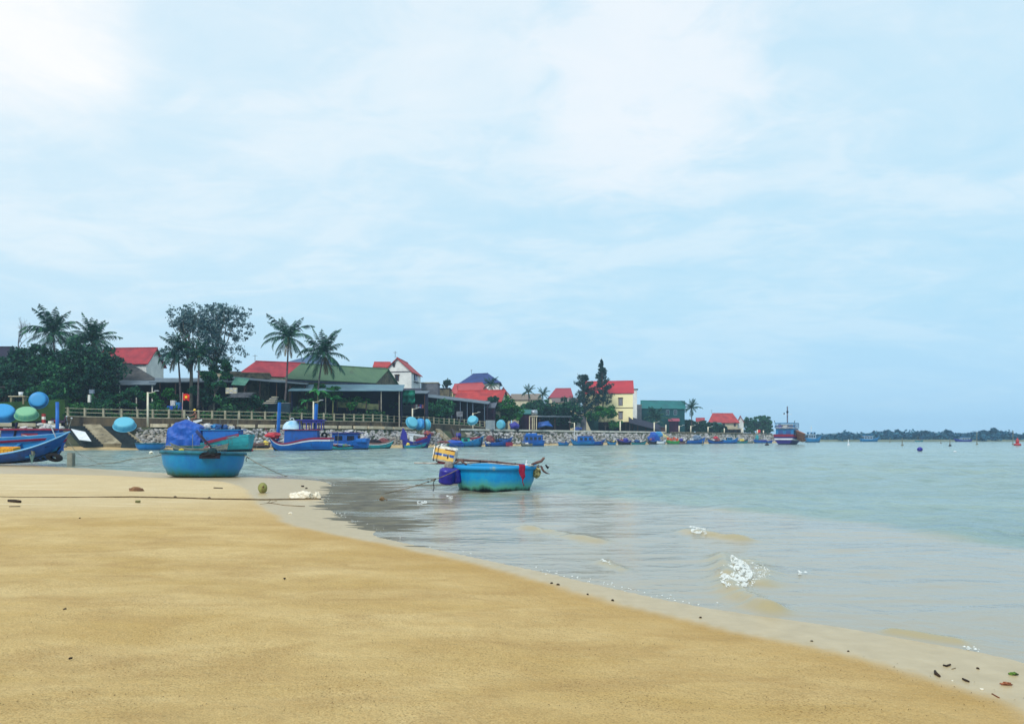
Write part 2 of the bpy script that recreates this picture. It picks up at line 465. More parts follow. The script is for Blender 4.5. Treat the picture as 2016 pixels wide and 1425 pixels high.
# ripples at three scales
r1 = N.noise(N.mapping(pos, (1.0, 1.3, 1), (0, 0, R(-14))), 2.6, 5, 0.6, 0.8)
r2 = N.noise(N.mapping(pos, (0.8, 1.0, 1), (0, 0, R(-20))), 0.8, 4, 0.6, 0.6)
r3 = N.noise(N.mapping(pos, (0.7, 2.2, 1), (0, 0, R(-3))), 0.16, 4, 0.6, 0.3)
r0 = N.noise(N.mapping(pos, (1.0, 2.2, 1), (0, 0, R(12))), 11.0, 3, 0.6, 0.2)
hh = N.math('ADD', N.math('MULTIPLY', r1, 0.06), N.math('MULTIPLY', r2, 0.20))
r4 = N.noise(N.mapping(pos, (1.0, 0.42, 1), (0, 0, R(7))), 0.85, 4, 0.6, 0.4)
hh = N.math('ADD', hh, N.math('MULTIPLY', r3, 0.6))
farw = N.ramp(N.math('DIVIDE', N.n('ShaderNodeSeparateXYZ', ins={0: pos}).outputs[1], 60.0), [(0.25, 0.0), (0.8, 1.0)])
hh = N.math('ADD', hh, N.math('MULTIPLY', r4, N.math('MULTIPLY', farw, 0.55)))
r5 = N.noise(N.mapping(pos, (0.75, 0.95, 1), (0, 0, R(-10))), 1.5, 5, 0.62, 0.5)
hh = N.math('ADD', hh, N.math('MULTIPLY', r5, N.math('MULTIPLY', N.math('SUBTRACT', 1.0, silt), 0.20)))
dash = N.ramp(N.noise(N.mapping(pos, (0.5, 0.35, 1), (0, 0, R(5))), 1.6, 5, 0.65, 0.4), [(0.50, 0.0), (0.68, 1.0)])
sc = N.mix(N.math('MULTIPLY', N.math('MULTIPLY', dash, 0.5), N.math('SUBTRACT', 1.0, silt)), sc, srgb(90, 124, 120))
hh = N.math('ADD', hh, N.math('MULTIPLY', r0, 0.006))
bmp = N.n('ShaderNodeBump', ins={'Distance': 1.0, 'Height': hh})
calm = N.math('SUBTRACT', 1.0, N.math('MULTIPLY', dark, 0.45))
N.l(N.math('MULTIPLY', calm, N.math('SUBTRACT', 0.85, N.math('MULTIPLY', silt, 0.66))), bmp.inputs['Strength'])
b = N.n('ShaderNodeBsdfPrincipled', ins={'Base Color': sc, 'Roughness': 0.13, 'IOR': 1.33, 'Specular IOR Level': N.math('SUBTRACT', 0.5, N.math('MULTIPLY', dk, 0.35)), 'Normal': bmp.outputs[0]})
N.l(b.outputs[0], out.inputs[0])

ridges = [  # pixel traces of the little wave crests, height, half width
    ([(1035, 1038), (1080, 1047), (1130, 1058), (1172, 1066)], 0.055, 0.16),
    ([(1355, 1046), (1400, 1056), (1460, 1064)], 0.06, 0.16),
    ([(1422, 1098), (1432, 1130), (1440, 1160), (1480, 1185), (1515, 1200)], 0.07, 0.14),
    ([(1480, 1105), (1510, 1125), (1500, 1150)], 0.03, 0.14),
    ([(1760, 1244), (1800, 1250), (1880, 1262)], 0.03, 0.08),
    ([(1185, 1104), (1225, 1122)], 0.03, 0.08),
]
blue_px = [(560, 935), (760, 945), (900, 962), (1050, 972), (1200, 982), (1400, 998), (1600, 1018), (1800, 1042), (2016, 1078), (2400, 1140)]
blue_line = [(G(a, b).x, G(a, b).y) for a, b in blue_px]
blue_poly = blue_line + [(30, -10), (-70, -10), (-70, 20)]
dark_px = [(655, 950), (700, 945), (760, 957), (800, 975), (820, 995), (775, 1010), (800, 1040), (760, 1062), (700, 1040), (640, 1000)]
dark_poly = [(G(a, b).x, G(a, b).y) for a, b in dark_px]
rw = np.random.RandomState(42); WV = []
for i in range(40):
    lam = 0.45 * (9.0 ** (i / 39)) * rw.uniform(.85, 1.15); th = R(-62) + rw.normal() * .5
    WV.append((lam, math.cos(th) * 2 * PI / lam, math.sin(th) * 2 * PI / lam, rw.uniform(0, 6.28), .0042 * lam ** .75))
def zf_water(X, Y):
    Z = np.zeros(X.shape); st = np.zeros(X.shape); dY = .006 * Y
    for pts, h, w in ridges:
        ln = smooth_line([(G(a, b).x, G(a, b).y) for a, b in pts], 2)
        dd = seg_dist(X, Y, ln)
        k = np.exp(-(dd / w) ** 2) * (0.6 + 0.8 * vnoise(X, Y, 3, 3, 9))
        Z += h * k; st = np.maximum(st, np.clip(np.exp(-(dd / (w * 1.5)) ** 2) * 1.1 * (0.5 + vnoise(X, Y, 4, 7, 12)), 0, 1))
    inn = inside(X, Y, blue_poly); dl = seg_dist(X, Y, blue_line)
    wid = 0.07 * Y
    s = np.clip(np.where(inn, dl, -dl) / wid + 0.5 + (vnoise(X, Y, .35, 1.2, 21) - .5) * 0.9, 0, 1)
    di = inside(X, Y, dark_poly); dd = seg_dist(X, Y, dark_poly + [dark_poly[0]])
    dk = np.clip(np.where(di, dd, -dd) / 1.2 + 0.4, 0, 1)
    H_ = np.zeros(X.shape)
    for lam, kx, ky, ph, am in WV:
        H_ += am * np.clip(lam / (dY * 3.2) - 1, 0, 1) * np.sin(kx * X + ky * Y + ph)
    gust = .55 + .9 * vnoise(X, Y, .09, .07, 51)
    sd = -shore_sd(X, Y)
    edge = np.clip(np.minimum((.9 * Y - np.abs(X)) / (.06 * Y), (130 - Y) / 15), 0, 1) * np.clip((Y - 2) / 2, 0, 1)
    quay = np.clip((np.interp(X / Y * FPX + CX, Qx0, Qy0) - 4 - Y) / 10, 0.12, 1)
    Z += H_ * gust * edge * np.clip(sd / 2.5, 0.04, 1) * (1 - .72 * s) * (1 - .5 * dk) * quay * WAVE
    return Z, {'silt': s * (Y < 110), 'dark': dk, 'stirred': st}
WAVE = 1.45
Qx0 = [-400, 0, 330, 560, 760, 860, 1000, 1200, 2600]; Qy0 = [80, 95, 102, 108, 122, 134, 156, 188, 260]
ry = 2.0 * np.exp(.006 * np.arange(0, int(math.log(65) / .006) + 1)); ry = ry[ry < 129.5]; ry = np.append(ry, 130.0)
rs_ = np.linspace(-.9, .9, 561)
SX, SY = np.meshgrid(rs_, ry); XX = SX * SY
def fan(X_, Y_): return None
Zw, at_ = zf_water(XX, SY)
n, k = XX.shape; vs = np.stack([XX.ravel(), SY.ravel(), Zw.ravel()], 1); idx = np.arange(n * k).reshape(n, k)
fs = np.stack([idx[:-1, :-1].ravel(), idx[:-1, 1:].ravel(), idx[1:, 1:].ravel(), idx[1:, :-1].ravel()], 1)
me = bpy.data.meshes.new('sea_water')
me.vertices.add(len(vs)); me.vertices.foreach_set('co', vs.ravel()); me.loops.add(fs.size); me.loops.foreach_set('vertex_index', fs.ravel())
me.polygons.add(len(fs)); me.polygons.foreach_set('loop_start', np.arange(len(fs)) * 4); me.polygons.foreach_set('loop_total', np.full(len(fs), 4)); me.polygons.foreach_set('use_smooth', [True] * len(fs))
me.update(calc_edges=True)
for an, av in at_.items(): me.attributes.new(an, 'FLOAT', 'POINT').data.foreach_set('value', av.ravel().astype(np.float32))
me.materials.append(wm); o = bpy.data.objects.new('sea_water', me); col.objects.link(o); tag(o, kind='structure')
mb = MB(); B = 1700; e = .9 * 130
mb.add([(-B, 130, 0), (-e, 130, 0), (e, 130, 0), (B, 130, 0), (-B, B, 0), (-e, B, 0), (e, B, 0), (B, B, 0), (-B, 2, 0), (-1.8, 2, 0), (1.8, 2, 0), (B, 2, 0), (-B, -60, 0), (-1.8, -60, 0), (1.8, -60, 0), (B, -60, 0)],
       [(0, 1, 5, 4), (1, 2, 6, 5), (2, 3, 7, 6), (8, 9, 1, 0), (10, 11, 3, 2), (12, 13, 9, 8), (13, 14, 10, 9), (14, 15, 11, 10)])
o = mb.build('open_water', wm); tag(o, kind='structure')

# added low bar painting the dark streaky reflection left of the basket boat
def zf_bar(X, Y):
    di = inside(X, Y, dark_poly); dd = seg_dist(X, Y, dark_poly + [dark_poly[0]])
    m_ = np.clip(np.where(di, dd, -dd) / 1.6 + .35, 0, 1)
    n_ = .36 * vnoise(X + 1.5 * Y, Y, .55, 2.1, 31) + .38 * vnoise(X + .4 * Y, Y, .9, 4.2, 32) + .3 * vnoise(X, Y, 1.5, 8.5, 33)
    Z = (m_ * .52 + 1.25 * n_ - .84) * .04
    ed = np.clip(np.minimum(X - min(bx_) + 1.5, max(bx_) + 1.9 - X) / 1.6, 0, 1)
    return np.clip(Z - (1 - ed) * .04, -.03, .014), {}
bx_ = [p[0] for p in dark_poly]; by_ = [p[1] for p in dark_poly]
bar_m = mat('dark_reflection', (104, 98, 74), (66, 60, 44), rough=.5, scale=2.2, spec=.25, bump=.3, bscale=20)
o = grid(np.arange(min(bx_) - 1, max(bx_) + 2, .06), np.arange(min(by_) - 1, max(by_) + 1.5, .035), zf_bar, 'reflection_bar', bar_m); tag(o, kind='structure')

# foam: loose flecks of white bubbles lying on the breaking crests
foam_m = mat('foam', (236, 240, 238), (206, 212, 206), rough=0.6, scale=20, bump=0.3)
rng = random.Random(5)
def foam(name, poly_px, n, smin, smax, label, dens=1.0, z=0.03):
    mb = MB(); k = 0; xs_ = [p[0] for p in poly_px]; ys_ = [p[1] for p in poly_px]
    while k < n:
        px = rng.uniform(min(xs_), max(xs_)); py = rng.uniform(min(ys_), max(ys_))
        if not inside(np.array([px]), np.array([py]), poly_px)[0]: continue
        if mnoise.noise(Vector((px * .13, py * .22, 1))) < rng.uniform(-0.25, 0.3): k += 0.3; continue
        p = G(px, py); r_ = rng.uniform(smin, smax) * (p.y / 9.0); m_ = rng.randint(5, 8); a0 = rng.uniform(0, 6)
        zc_ = z + rng.uniform(-.006, .006); el = rng.uniform(1.0, 3.4)
        vs = [(p.x, p.y, zc_ + r_ * .10)] + [(p.x + r_ * el * rng.uniform(.5, 1) * math.cos(a0 + 2 * PI * j / m_), p.y + r_ * rng.uniform(.6, 1.4) * math.sin(a0 + 2 * PI * j / m_), zc_ - .006) for j in range(m_)]
        mb.add(vs, [(0, 1 + j, 1 + (j + 1) % m_) for j in range(m_)]); k += 1
    return tag(mb.build(name, foam_m, smooth=True), label, None, None, 'stuff')
foam('foam', [(1418, 1098), (1440, 1100), (1470, 1118), (1482, 1140), (1470, 1165), (1430, 1165), (1415, 1150), (1425, 1120)], 2600, .003, .009, 'white foam of the largest breaking ripple near the beach', z=0.062)
foam('foam', [(1440, 1105), (1500, 1110), (1520, 1135), (1490, 1150), (1460, 1175), (1450, 1150)], 420, .002, .006, 'thin flecks beside the breaking ripple', z=0.04)
foam('foam', [(1357, 1043), (1388, 1048), (1392, 1060), (1362, 1056)], 420, .003, .007, 'small white foam patch on the farther crest', z=0.07)
foam('foam', [(1178, 1100), (1200, 1108), (1205, 1116), (1182, 1106)], 20, .006, .012, 'thin line of foam by the shore ripple', z=0.03)
foam('foam', [(1570, 1126), (1588, 1126), (1588, 1132), (1570, 1132)], 14, .006, .014, 'tiny white fleck of foam right of the breaking ripple', z=0.02)
foam('foam', [(820, 986), (842, 988), (840, 994), (822, 993)], 90, .004, .010, 'white foam fleck below the drum of the basket boat', z=0.02)
foam('foam', [(880, 976), (892, 978), (890, 983), (878, 982)], 40, .004, .009, 'foam fleck under the front of the basket boat', z=0.02)
foam('foam', [(1900, 1272), (1930, 1282), (1926, 1287), (1898, 1277)], 20, .005, .012, 'thin foam at the wet edge on the right', z=0.02)
# lace of foam bubbles left along the water's edge
mb = MB(); rg2 = random.Random(8); L = [p for p in shore_s if p[1] < 27 and p[1] > 3]
for a, b in zip(L[:-1], L[1:]):
    n_ = int(math.dist(a, b) / .05)
    for i in range(n_):
        f = i / max(1, n_); x_, y__ = lerp(a[0], b[0], f), lerp(a[1], b[1], f)
        if mnoise.noise(Vector((x_ * .5, y__ * .5, 4))) < .12 and rg2.random() > .05: continue
        x_ += rg2.gauss(.03, .05); y__ += rg2.gauss(.05, .07); r_ = rg2.uniform(.002, .006)
        mb.add([(x_, y__, .012)] + [(x_ + r_ * 2.2 * rg2.uniform(.6, 1.2) * math.cos(k), y__ + r_ * math.sin(k), .004) for k in (0, 1.05, 2.1, 3.15, 4.2, 5.25)], [(0, 1 + k, 1 + (k + 1) % 6) for k in range(6)])
tag(mb.build('edge_foam', foam_m, smooth=True), 'thin broken lace of bubbles along the waterline', None, None, 'stuff')
# ------------------------------------------------------------------ far village shore: quay, stones, land
Qx = [-400, -250, 0, 150, 330, 560, 760, 860, 1000, 1200, 1400, 1500, 1535]
Qy = [80, 84, 95, 100, 102, 108, 122, 134, 156, 188, 226, 256, 270]
def Qd(px): return interp(px, Qx, Qy)
def Q(px): Y = Qd(px); return Vector(((px - CX) / FPX * Y, Y, 0))
qpx = list(range(-400, 1536, 15)) + [1535]
qpts = [Q(p) for p in qpx]
def qnorm(px):
    a = Q(px - 8) if px > -390 else Q(px); b_ = Q(min(px + 8, 1535)); dd = (b_ - a).normalized()
    return Vector((-dd.y, dd.x, 0))
PZ = 3.1           # promenade level
def Qt(px, off, z):
    p = Q(px); rdir = p.normalized(); n_ = qnorm(px)      # along the line of sight, so px stays px
    p = p + rdir * (off / max(.3, rdir.dot(n_))); p.z = z; return p
SL = 7.0           # width of the stone slope
stone_m = mat('quarry_stone', (168, 170, 176), (96, 100, 112), rough=0.9, scale=0.9, bump=0.5, contrast=(.3, .7), dirt=((120, 108, 84), .35, .58))
conc_m = mat('old_concrete', (158, 148, 122), (104, 94, 72), rough=0.9, scale=0.8, bump=0.2, dirt=((62, 56, 44), .8, .56))
conc_l = mat('pale_concrete', (206, 196, 170), (170, 158, 130), rough=0.85, scale=1.2, bump=0.1, dirt=((120, 108, 84), 1.0, .6))
earth_m = mat('bank_earth', (142, 124, 88), (100, 84, 58), rough=1, scale=.5, bump=.4)
grass_m = mat('rough_grass', (54, 92, 38), (34, 60, 30), rough=1, scale=.35, bump=.6, bscale=6)

# sandy foot of the bank
mb = MB(); ring0 = []; 
rows = [(-6, -0.35), (-1.5, 0.0), (0.4, 0.32), (2.0, 0.55), (3.2, 0.4)]
mb.rings([[tuple(Qt(p, o_ + (1.2 * mnoise.noise(Vector((p * .02, o_, 0))) if 0 < i < 3 else 0), z_)) for i, (o_, z_) in enumerate(rows)] for p in qpx], closed=False)
o = mb.build('bank_sand', mat('bank_sand', (196, 172, 126), (156, 134, 94), rough=1, scale=.7, bump=.3), smooth=True); tag(o, kind='structure')
# slope bed and the land behind it, one sheet reaching well beyond the houses
mb = MB()
rows = [(0.6, 0.1), (SL, PZ - .25), (SL + 0.1, PZ), (SL + 12, PZ), (SL + 60, PZ + .3), (SL + 220, PZ + 1)]
mb.rings([[tuple(Qt(p, o_, z_)) for (o_, z_) in rows] for p in qpx], closed=False)
mb.add([Qt(1535, 0, 0), Qt(1535, SL, PZ), Qt(1535, SL + 12, PZ), Qt(1535, SL + 60, PZ), (150, 420, PZ), (150, 420, -1)], [(0, 1, 2, 3, 4, 5)])
o = mb.build('village_ground', mat('village_ground', (92, 88, 70), (52, 66, 42), rough=1, scale=.15, bump=.4, contrast=(.35, .6))); tag(o, kind='structure')

# rip-rap: thousands of quarried stones packed on the slope
rng = random.Random(11)
sb = bmesh.new(); bmesh.ops.create_icosphere(sb, subdivisions=1, radius=1.0)
sv = [v_.co.copy() for v_ in sb.verts]; sf = [tuple(q.index for q in f.verts) for f in sb.faces]; sb.free()
ramp_zones = [(128, 268), (872, 912)]
V = []; Fc = []
px = -60.0
while px < 1535:
    Y = Qd(px); step = 0.62 * FPX / Y * (1.0 if px < 900 else 1.2)
    rowoff = 0.5; big = 1.0 if px < 900 else 1.15
    while rowoff < SL - .3:
        if not any(a < px < b_ for a, b_ in ramp_zones):
            t_ = rowoff / SL
            p = Qt(px + rng.uniform(-.4, .4) * step, rowoff, 0.12 + t_ * (PZ - .3))
            s_ = rng.choice([.2, .26, .32, .4, .5]) * rng.uniform(.85, 1.15) * big
            sc_ = Vector((s_ * rng.uniform(.8, 1.5), s_ * rng.uniform(.7, 1.2), s_ * rng.uniform(.5, .8)))
            M_ = Matrix.Rotation(rng.uniform(0, 6), 3, 'Z') @ Matrix.Rotation(rng.uniform(-.7, .7), 3, 'X')
            o_ = len(V)
            for q in sv:
                w_ = Vector((q.x * sc_.x, q.y * sc_.y, q.z * sc_.z)) * rng.uniform(.78, 1.1)
                V.append(tuple(p + M_ @ w_))
            Fc.extend([(a + o_, b_ + o_, c_ + o_) for a, b_, c_ in sf])
        rowoff += 0.5 * big * rng.uniform(.8, 1.2)
    px += step
mb = MB(); mb.v = V; mb.f = Fc; mb.mi = [0] * len(Fc)
sm = mat('riprap_stone', (206, 206, 204), (104, 106, 112), rough=0.9, scale=1.7, contrast=(.3, .62), bump=.4, dirt=((112, 100, 80), .28, .54))
nt_ = sm.node_tree; NN = NT(nt_); bs_ = [n for n in nt_.nodes if n.type == 'BSDF_PRINCIPLED'][0]; src = bs_.inputs['Base Color'].links[0].from_socket
gz = NN.n('ShaderNodeSeparateXYZ', ins={0: NN.n('ShaderNodeNewGeometry').outputs['Position']}).outputs[2]
gn = NN.noise(NN.n('ShaderNodeNewGeometry').outputs['Position'], .5, 4, .6)
tide = NN.ramp(NN.math('ADD', gz, NN.math('MULTIPLY', gn, .8)), [(0.72, 1.0), (1.0, 0.0)])
NN.l(NN.mix(NN.math('MULTIPLY', tide, .75), src, srgb(66, 66, 54)), bs_.inputs['Base Color'])      # weed covered tide line
big_ = NN.ramp(NN.noise(NN.n('ShaderNodeNewGeometry').outputs['Position'], .12, 3, .6), [(0.45, 0.0), (0.62, 1.0)])
c2_ = NN.mix(NN.math('MULTIPLY', big_, .45), bs_.inputs['Base Color'].links[0].from_socket, srgb(140, 126, 100)); NN.l(c2_, bs_.inputs['Base Color'])
tag(mb.build('stone_bank', sm), 'sloping bank of loose grey and white quarry stones along the quay', None, None, 'stuff')

# promenade paving strip
mb = MB(); mb.rings([[tuple(Qt(p, SL + .5, PZ + .004 + .02)), tuple(Qt(p, SL + 3.4, PZ + .004 + .02))] for p in qpx], closed=False)
o = mb.build('promenade', conc_m); tag(o, kind='structure')

# row of pale kerb stones on the edge of the stone slope
kerb = empty('kerb_stone_row', Qt(300, SL, PZ), 0, 'broken row of pale rectangular kerb stones along the top of the stone slope', 'kerb')
kerb.location = (0, 0, 0)
def arc_px(px, d_):
    """advance d_ metres along the quay"""
    g = 0.0; p = Q(px)
    while g < d_ and px < 1534:
        px += 1; q = Q(px); g += (q - p).length; p = q
    return px
px = -20; k = 0; proto = None
while px < 800 and k < 60:
    a = px; b_ = arc_px(px, rng.uniform(2.0, 2.5))
    if not (126 < a < 262):
        pa = Qt(a, SL + .1, PZ + .22); pb = Qt(b_, SL + .1, PZ + .22)
        q = MB().beam(pa, pb, .55, .5).build('kerb_stone', conc_l, kerb, bevel=.04); k += 1
    px = arc_px(b_, rng.choice([.35, .4, .5]))
# continuous pale coping further along the quay
mb = MB(); pp = [p for p in range(905, 1320, 15)]
mb.rings([[tuple(Qt(p, SL - .1, PZ + .02)), tuple(Qt(p, SL - .1, PZ + .42)), tuple(Qt(p, SL + .5, PZ + .42)), tuple(Qt(p, SL + .5, PZ + .02))] for p in pp], closed=True, cap0=True, cap1=True)
tag(mb.build('quay_coping', mat('white_coping', (232, 228, 214), (190, 186, 172), rough=.8, scale=.6)), 'long pale concrete coping between billboard and yellow house', 'kerb')
mb = MB(); pp = [p for p in range(1320, 1480, 15)]
mb.rings([[tuple(Qt(p, SL - .1, PZ + .02)), tuple(Qt(p, SL - .1, PZ + .34)), tuple(Qt(p, SL + .5, PZ + .34)), tuple(Qt(p, SL + .5, PZ + .02))] for p in pp], closed=True, cap0=True, cap1=True)
tag(mb.build('quay_coping', conc_m), 'darker grey coping at the far end of the quay', 'kerb')

# upper terrace with retaining wall and concrete railing
TX = [128, 300, 520, 700, 800, 850, 915, 955]
TZt = [4.65, 4.45, 4.35, 4.4, 4.45, 4.45, 4.3, 4.0]
def Tz(px): return interp(px, TX, TZt)
TOFF = SL + 3.6
tpx = list(range(128, 955, 12)) + [955]
mb = MB()
mb.rings([[tuple(Qt(p, TOFF, PZ - .1)), tuple(Qt(p, TOFF, Tz(p))), tuple(Qt(p, TOFF + .35, Tz(p))), tuple(Qt(p, TOFF + .35, PZ - .1))] for p in tpx], closed=True, cap0=True, cap1=True)
tag(mb.build('retaining_wall', mat('stained_wall', (104, 92, 72), (62, 58, 52), rough=.95, scale=.6, bump=.3, streak=True, dirt=((46, 40, 38), 1.4, .52))), 'long stained brown retaining wall under the concrete railing', 'wall')
mb = MB()
mb.rings([[tuple(Qt(p, TOFF + .36, Tz(p) - .02)), tuple(Qt(p, TOFF + 6, Tz(p))), tuple(Qt(p, TOFF + 12, Tz(p) + .15)), tuple(Qt(p, TOFF + 70, Tz(p) + .3))] for p in tpx if p < 900] , closed=False)
o = mb.build('terrace_ground', grass_m, smooth=True); tag(o, kind='structure')
rail = empty('concrete_railing', (0, 0, 0), 0, 'pale concrete post and rail fence along the raised terrace edge', 'fence')
rail_m = mat('railing_concrete', (168, 164, 142), (126, 122, 104), rough=.85, scale=1.5, dirt=((96, 90, 70), 2.0, .62))
RH = 1.32
posts_px = [134, 167.5, 204, 239.5, 271, 301, 333, 363, 391, 418, 443.5, 471, 496, 522, 547, 571, 594, 617, 637.5, 658, 677.5, 697, 715.5, 734, 751, 763, 776, 788.5, 801, 813, 824, 834, 844, 854, 864, 874, 884, 894, 904, 914, 924, 934, 944.5, 954]
for p in posts_px:
    b0 = Qt(p, TOFF + .17, Tz(p) - .05)
    MB().box(b0 + Vector((0, 0, RH / 2)), (.26, .26, RH + .1)).build('post', rail_m, rail)
for hz, nm, th in ((RH - .14, 'top_rail', .10), (.62, 'middle_rail', .09), (.04, 'base_beam', .14)):
    mb = MB(); w_ = .07 if hz > .1 else .22
    mb.rings([[tuple(Qt(p, TOFF + .17 - w_, Tz(p) + hz - th / 2)), tuple(Qt(p, TOFF + .17 - w_, Tz(p) + hz + th / 2)), tuple(Qt(p, TOFF + .17 + w_, Tz(p) + hz + th / 2)), tuple(Qt(p, TOFF + .17 + w_, Tz(p) + hz - th / 2))] for p in tpx], closed=True, cap0=True, cap1=True)
    mb.build(nm, rail_m, rail)

# slipway at the left: dark steps on both sides of a pale concrete ramp
sp = empty('boat_slipway', Qt(190, 0, 0), 0, 'pale concrete boat ramp between two flights of dark mossy steps', 'slipway')
spw = sp.matrix_world.copy()
def slope_strip(pt0, pt1, pb0, pb1, zt, zb, lift, th, name, m):
    """strip from top edge pixels to bottom edge pixels on the bank slope"""
    q = [Qt(pb0, .2, zb + lift), Qt(pb1, .2, zb + lift), Qt(pt1, SL + .3, zt + lift), Qt(pt0, SL + .3, zt + lift)]
    mb = MB(); mb.slab([p_ - sp.location for p_ in q], th); return mb.build(name, m, sp)
dk_m = mat('mossy_step', (38, 52, 56), (20, 30, 36), rough=.8, scale=1.5, dirt=((84, 84, 62), 1.2, .62))
for nm_, t0, t1, b0_, b1_ in (('steps', 128, 164, 165, 203), ('steps', 196, 232, 239, 281)):
    mb = MB(); n = 9
    for i in range(n):
        f0, f1 = i / n, (i + 1) / n
        xa = lerp(b0_, t0, f0); xb = lerp(b1_, t1, f0); xc = lerp(b1_, t1, f1); xd = lerp(b0_, t0, f1)
        z_ = lerp(.35, PZ, f1) + .12
        A = [Qt(xa, .2 + SL * f0, z_), Qt(xb, .2 + SL * f0, z_), Qt(xc, .2 + SL * f1, z_), Qt(xd, .2 + SL * f1, z_)]
        Bq = [Vector((p_.x, p_.y, z_ - .9)) for p_ in A]
        vs = [p_ - sp.location for p_ in A + Bq]
        mb.add(vs, [(0, 1, 2, 3), (0, 4, 5, 1), (1, 5, 6, 2), (2, 6, 7, 3), (3, 7, 4, 0)])
    mb.build(nm_, dk_m, sp)
slope_strip(163, 197, 202, 240, PZ + .05, .45, .35, .5, 'ramp', conc_m)
slope_strip(231, 235, 280, 285, PZ + .05, .5, .3, .6, 'side_kerb', conc_m)
# second ramp beyond the purple boat
sp2 = empty('boat_slipway', Qt(890, 0, 0), 0, 'narrow concrete ramp slanting down the stones right of the purple boat', 'slipway')
sp = sp2
slope_strip(858, 866, 884, 895, PZ, .4, .3, .4, 'ramp', conc_m)
slope_strip(888, 892, 900, 905, PZ, .5, .4, .5, 'side_kerb', mat('dark_kerb', (70, 62, 60), (40, 38, 42), rough=.9))
# ------------------------------------------------------------------ vegetation
def KY(px): return interp(px, [-100, 450, 560, 640, 740, 850, 960, 1100, 1200, 1300, 1500, 1600], [1.03, 1.03, 1.06, 1.1, 1.13, 1.13, 1.09, 1.07, 1.06, 1.06, 1.05, 1.05])
bark_m = mat('bark', (92, 82, 78), (52, 48, 54), rough=.95, scale=2, bump=.4)
bark_p = mat('palm_bark', (108, 98, 96), (64, 58, 70), rough=.95, scale=3, bump=.4)
bark_e = mat('pale_bark', (128, 122, 110), (78, 74, 72), rough=.9, scale=1.2, bump=.3)
leaf_dark = mat_leaf('leaf_dark', (8, 44, 48), (18, 74, 62), (52, 112, 72))
leaf_euca = mat_leaf('leaf_eucalyptus', (34, 70, 88), (72, 110, 118), (138, 162, 158))
leaf_green = mat_leaf('leaf_green', (8, 66, 34), (24, 104, 42), (74, 146, 52))
leaf_mid = mat_leaf('leaf_mid', (8, 56, 50), (20, 90, 64), (66, 132, 74))
leaf_cas = mat_leaf('leaf_needles', (12, 46, 58), (24, 72, 76), (62, 104, 90))
leaf_palm = mat_leaf('leaf_palm', (6, 44, 48), (16, 74, 64), (62, 116, 78))
leaf_dead = mat_leaf('leaf_dead', (70, 62, 48), (104, 90, 62), (140, 122, 80))
leaf_banana = mat_leaf('leaf_banana', (16, 90, 50), (40, 130, 66), (110, 176, 88))
twig_m = mat('twig', (120, 124, 134), (70, 74, 88), rough=.95, scale=2)

def leaves(rs, centers, radii, n_each, size, flat=0.0, elong=1.6):
    """numpy leaf quads filling small clumps"""
    K = len(centers); n = K * n_each
    c = np.repeat(np.array(centers), n_each, 0); r = np.repeat(np.array(radii).reshape(K, -1), n_each, 0)
    if r.shape[1] == 1: r = np.repeat(r, 3, 1)
    dv = rs.normal(size=(n, 3)); dv /= np.linalg.norm(dv, axis=1, keepdims=True)
    rad = rs.uniform(0.25, 1.0, (n, 1)) ** 0.6
    pos_ = c + dv * r * rad
    u = rs.normal(size=(n, 3)); u[:, 2] *= (1 - flat); u /= np.linalg.norm(u, axis=1, keepdims=True)
    w = np.cross(u, rs.normal(size=(n, 3))); w /= np.linalg.norm(w, axis=1, keepdims=True)
    s = size * rs.uniform(.6, 1.35, (n, 1))
    a = pos_ - u * s * elong * .5; b_ = pos_ + w * s * .4; d_ = pos_ + u * s * elong * .5; e = pos_ - w * s * .4
    V_ = np.stack([a, b_, d_, e], 1).reshape(-1, 3)
    F_ = np.arange(n * 4).reshape(n, 4)
    return V_, F_
def np_mesh(name, V_, F_, m, parent, smooth=False):
    me = bpy.data.meshes.new(name); V_ = np.asarray(V_, dtype=np.float32)
    me.vertices.add(len(V_)); me.vertices.foreach_set('co', V_.ravel())
    me.loops.add(F_.size); me.loops.foreach_set('vertex_index', F_.ravel().astype(np.int32))
    me.polygons.add(len(F_)); me.polygons.foreach_set('loop_start', np.arange(len(F_)) * F_.shape[1]); me.polygons.foreach_set('loop_total', np.full(len(F_), F_.shape[1]))
    me.update(calc_edges=True); me.materials.append(m)
    o = bpy.data.objects.new(name, me); col.objects.link(o)
    if parent is not None: o.parent = parent
    return o
def limbs(mb, rg, base, tips, r0, fork):
    """trunk up to the fork then bent limbs to the tips"""
    mb.tube([base, base.lerp(fork, .35) + Vector((rg.uniform(-.1, .1), 0, 0)), base.lerp(fork, .7), fork], [r0, r0 * .85, r0 * .72, r0 * .6], 8)
    for tp in tips:
        st = base.lerp(fork, rg.uniform(.72, 1.0)); L = (tp - st).length
        m1 = st.lerp(tp, .4) + Vector((rg.uniform(-.08, .08) * L, rg.uniform(-.08, .08) * L, L * .08)); m2 = st.lerp(tp, .75) + Vector((rg.uniform(-.05, .05) * L, 0, L * .04))
        mb.tube([st, m1, m2, tp], [r0 * .34, r0 * .22, r0 * .12, r0 * .05], 5, cap=False)

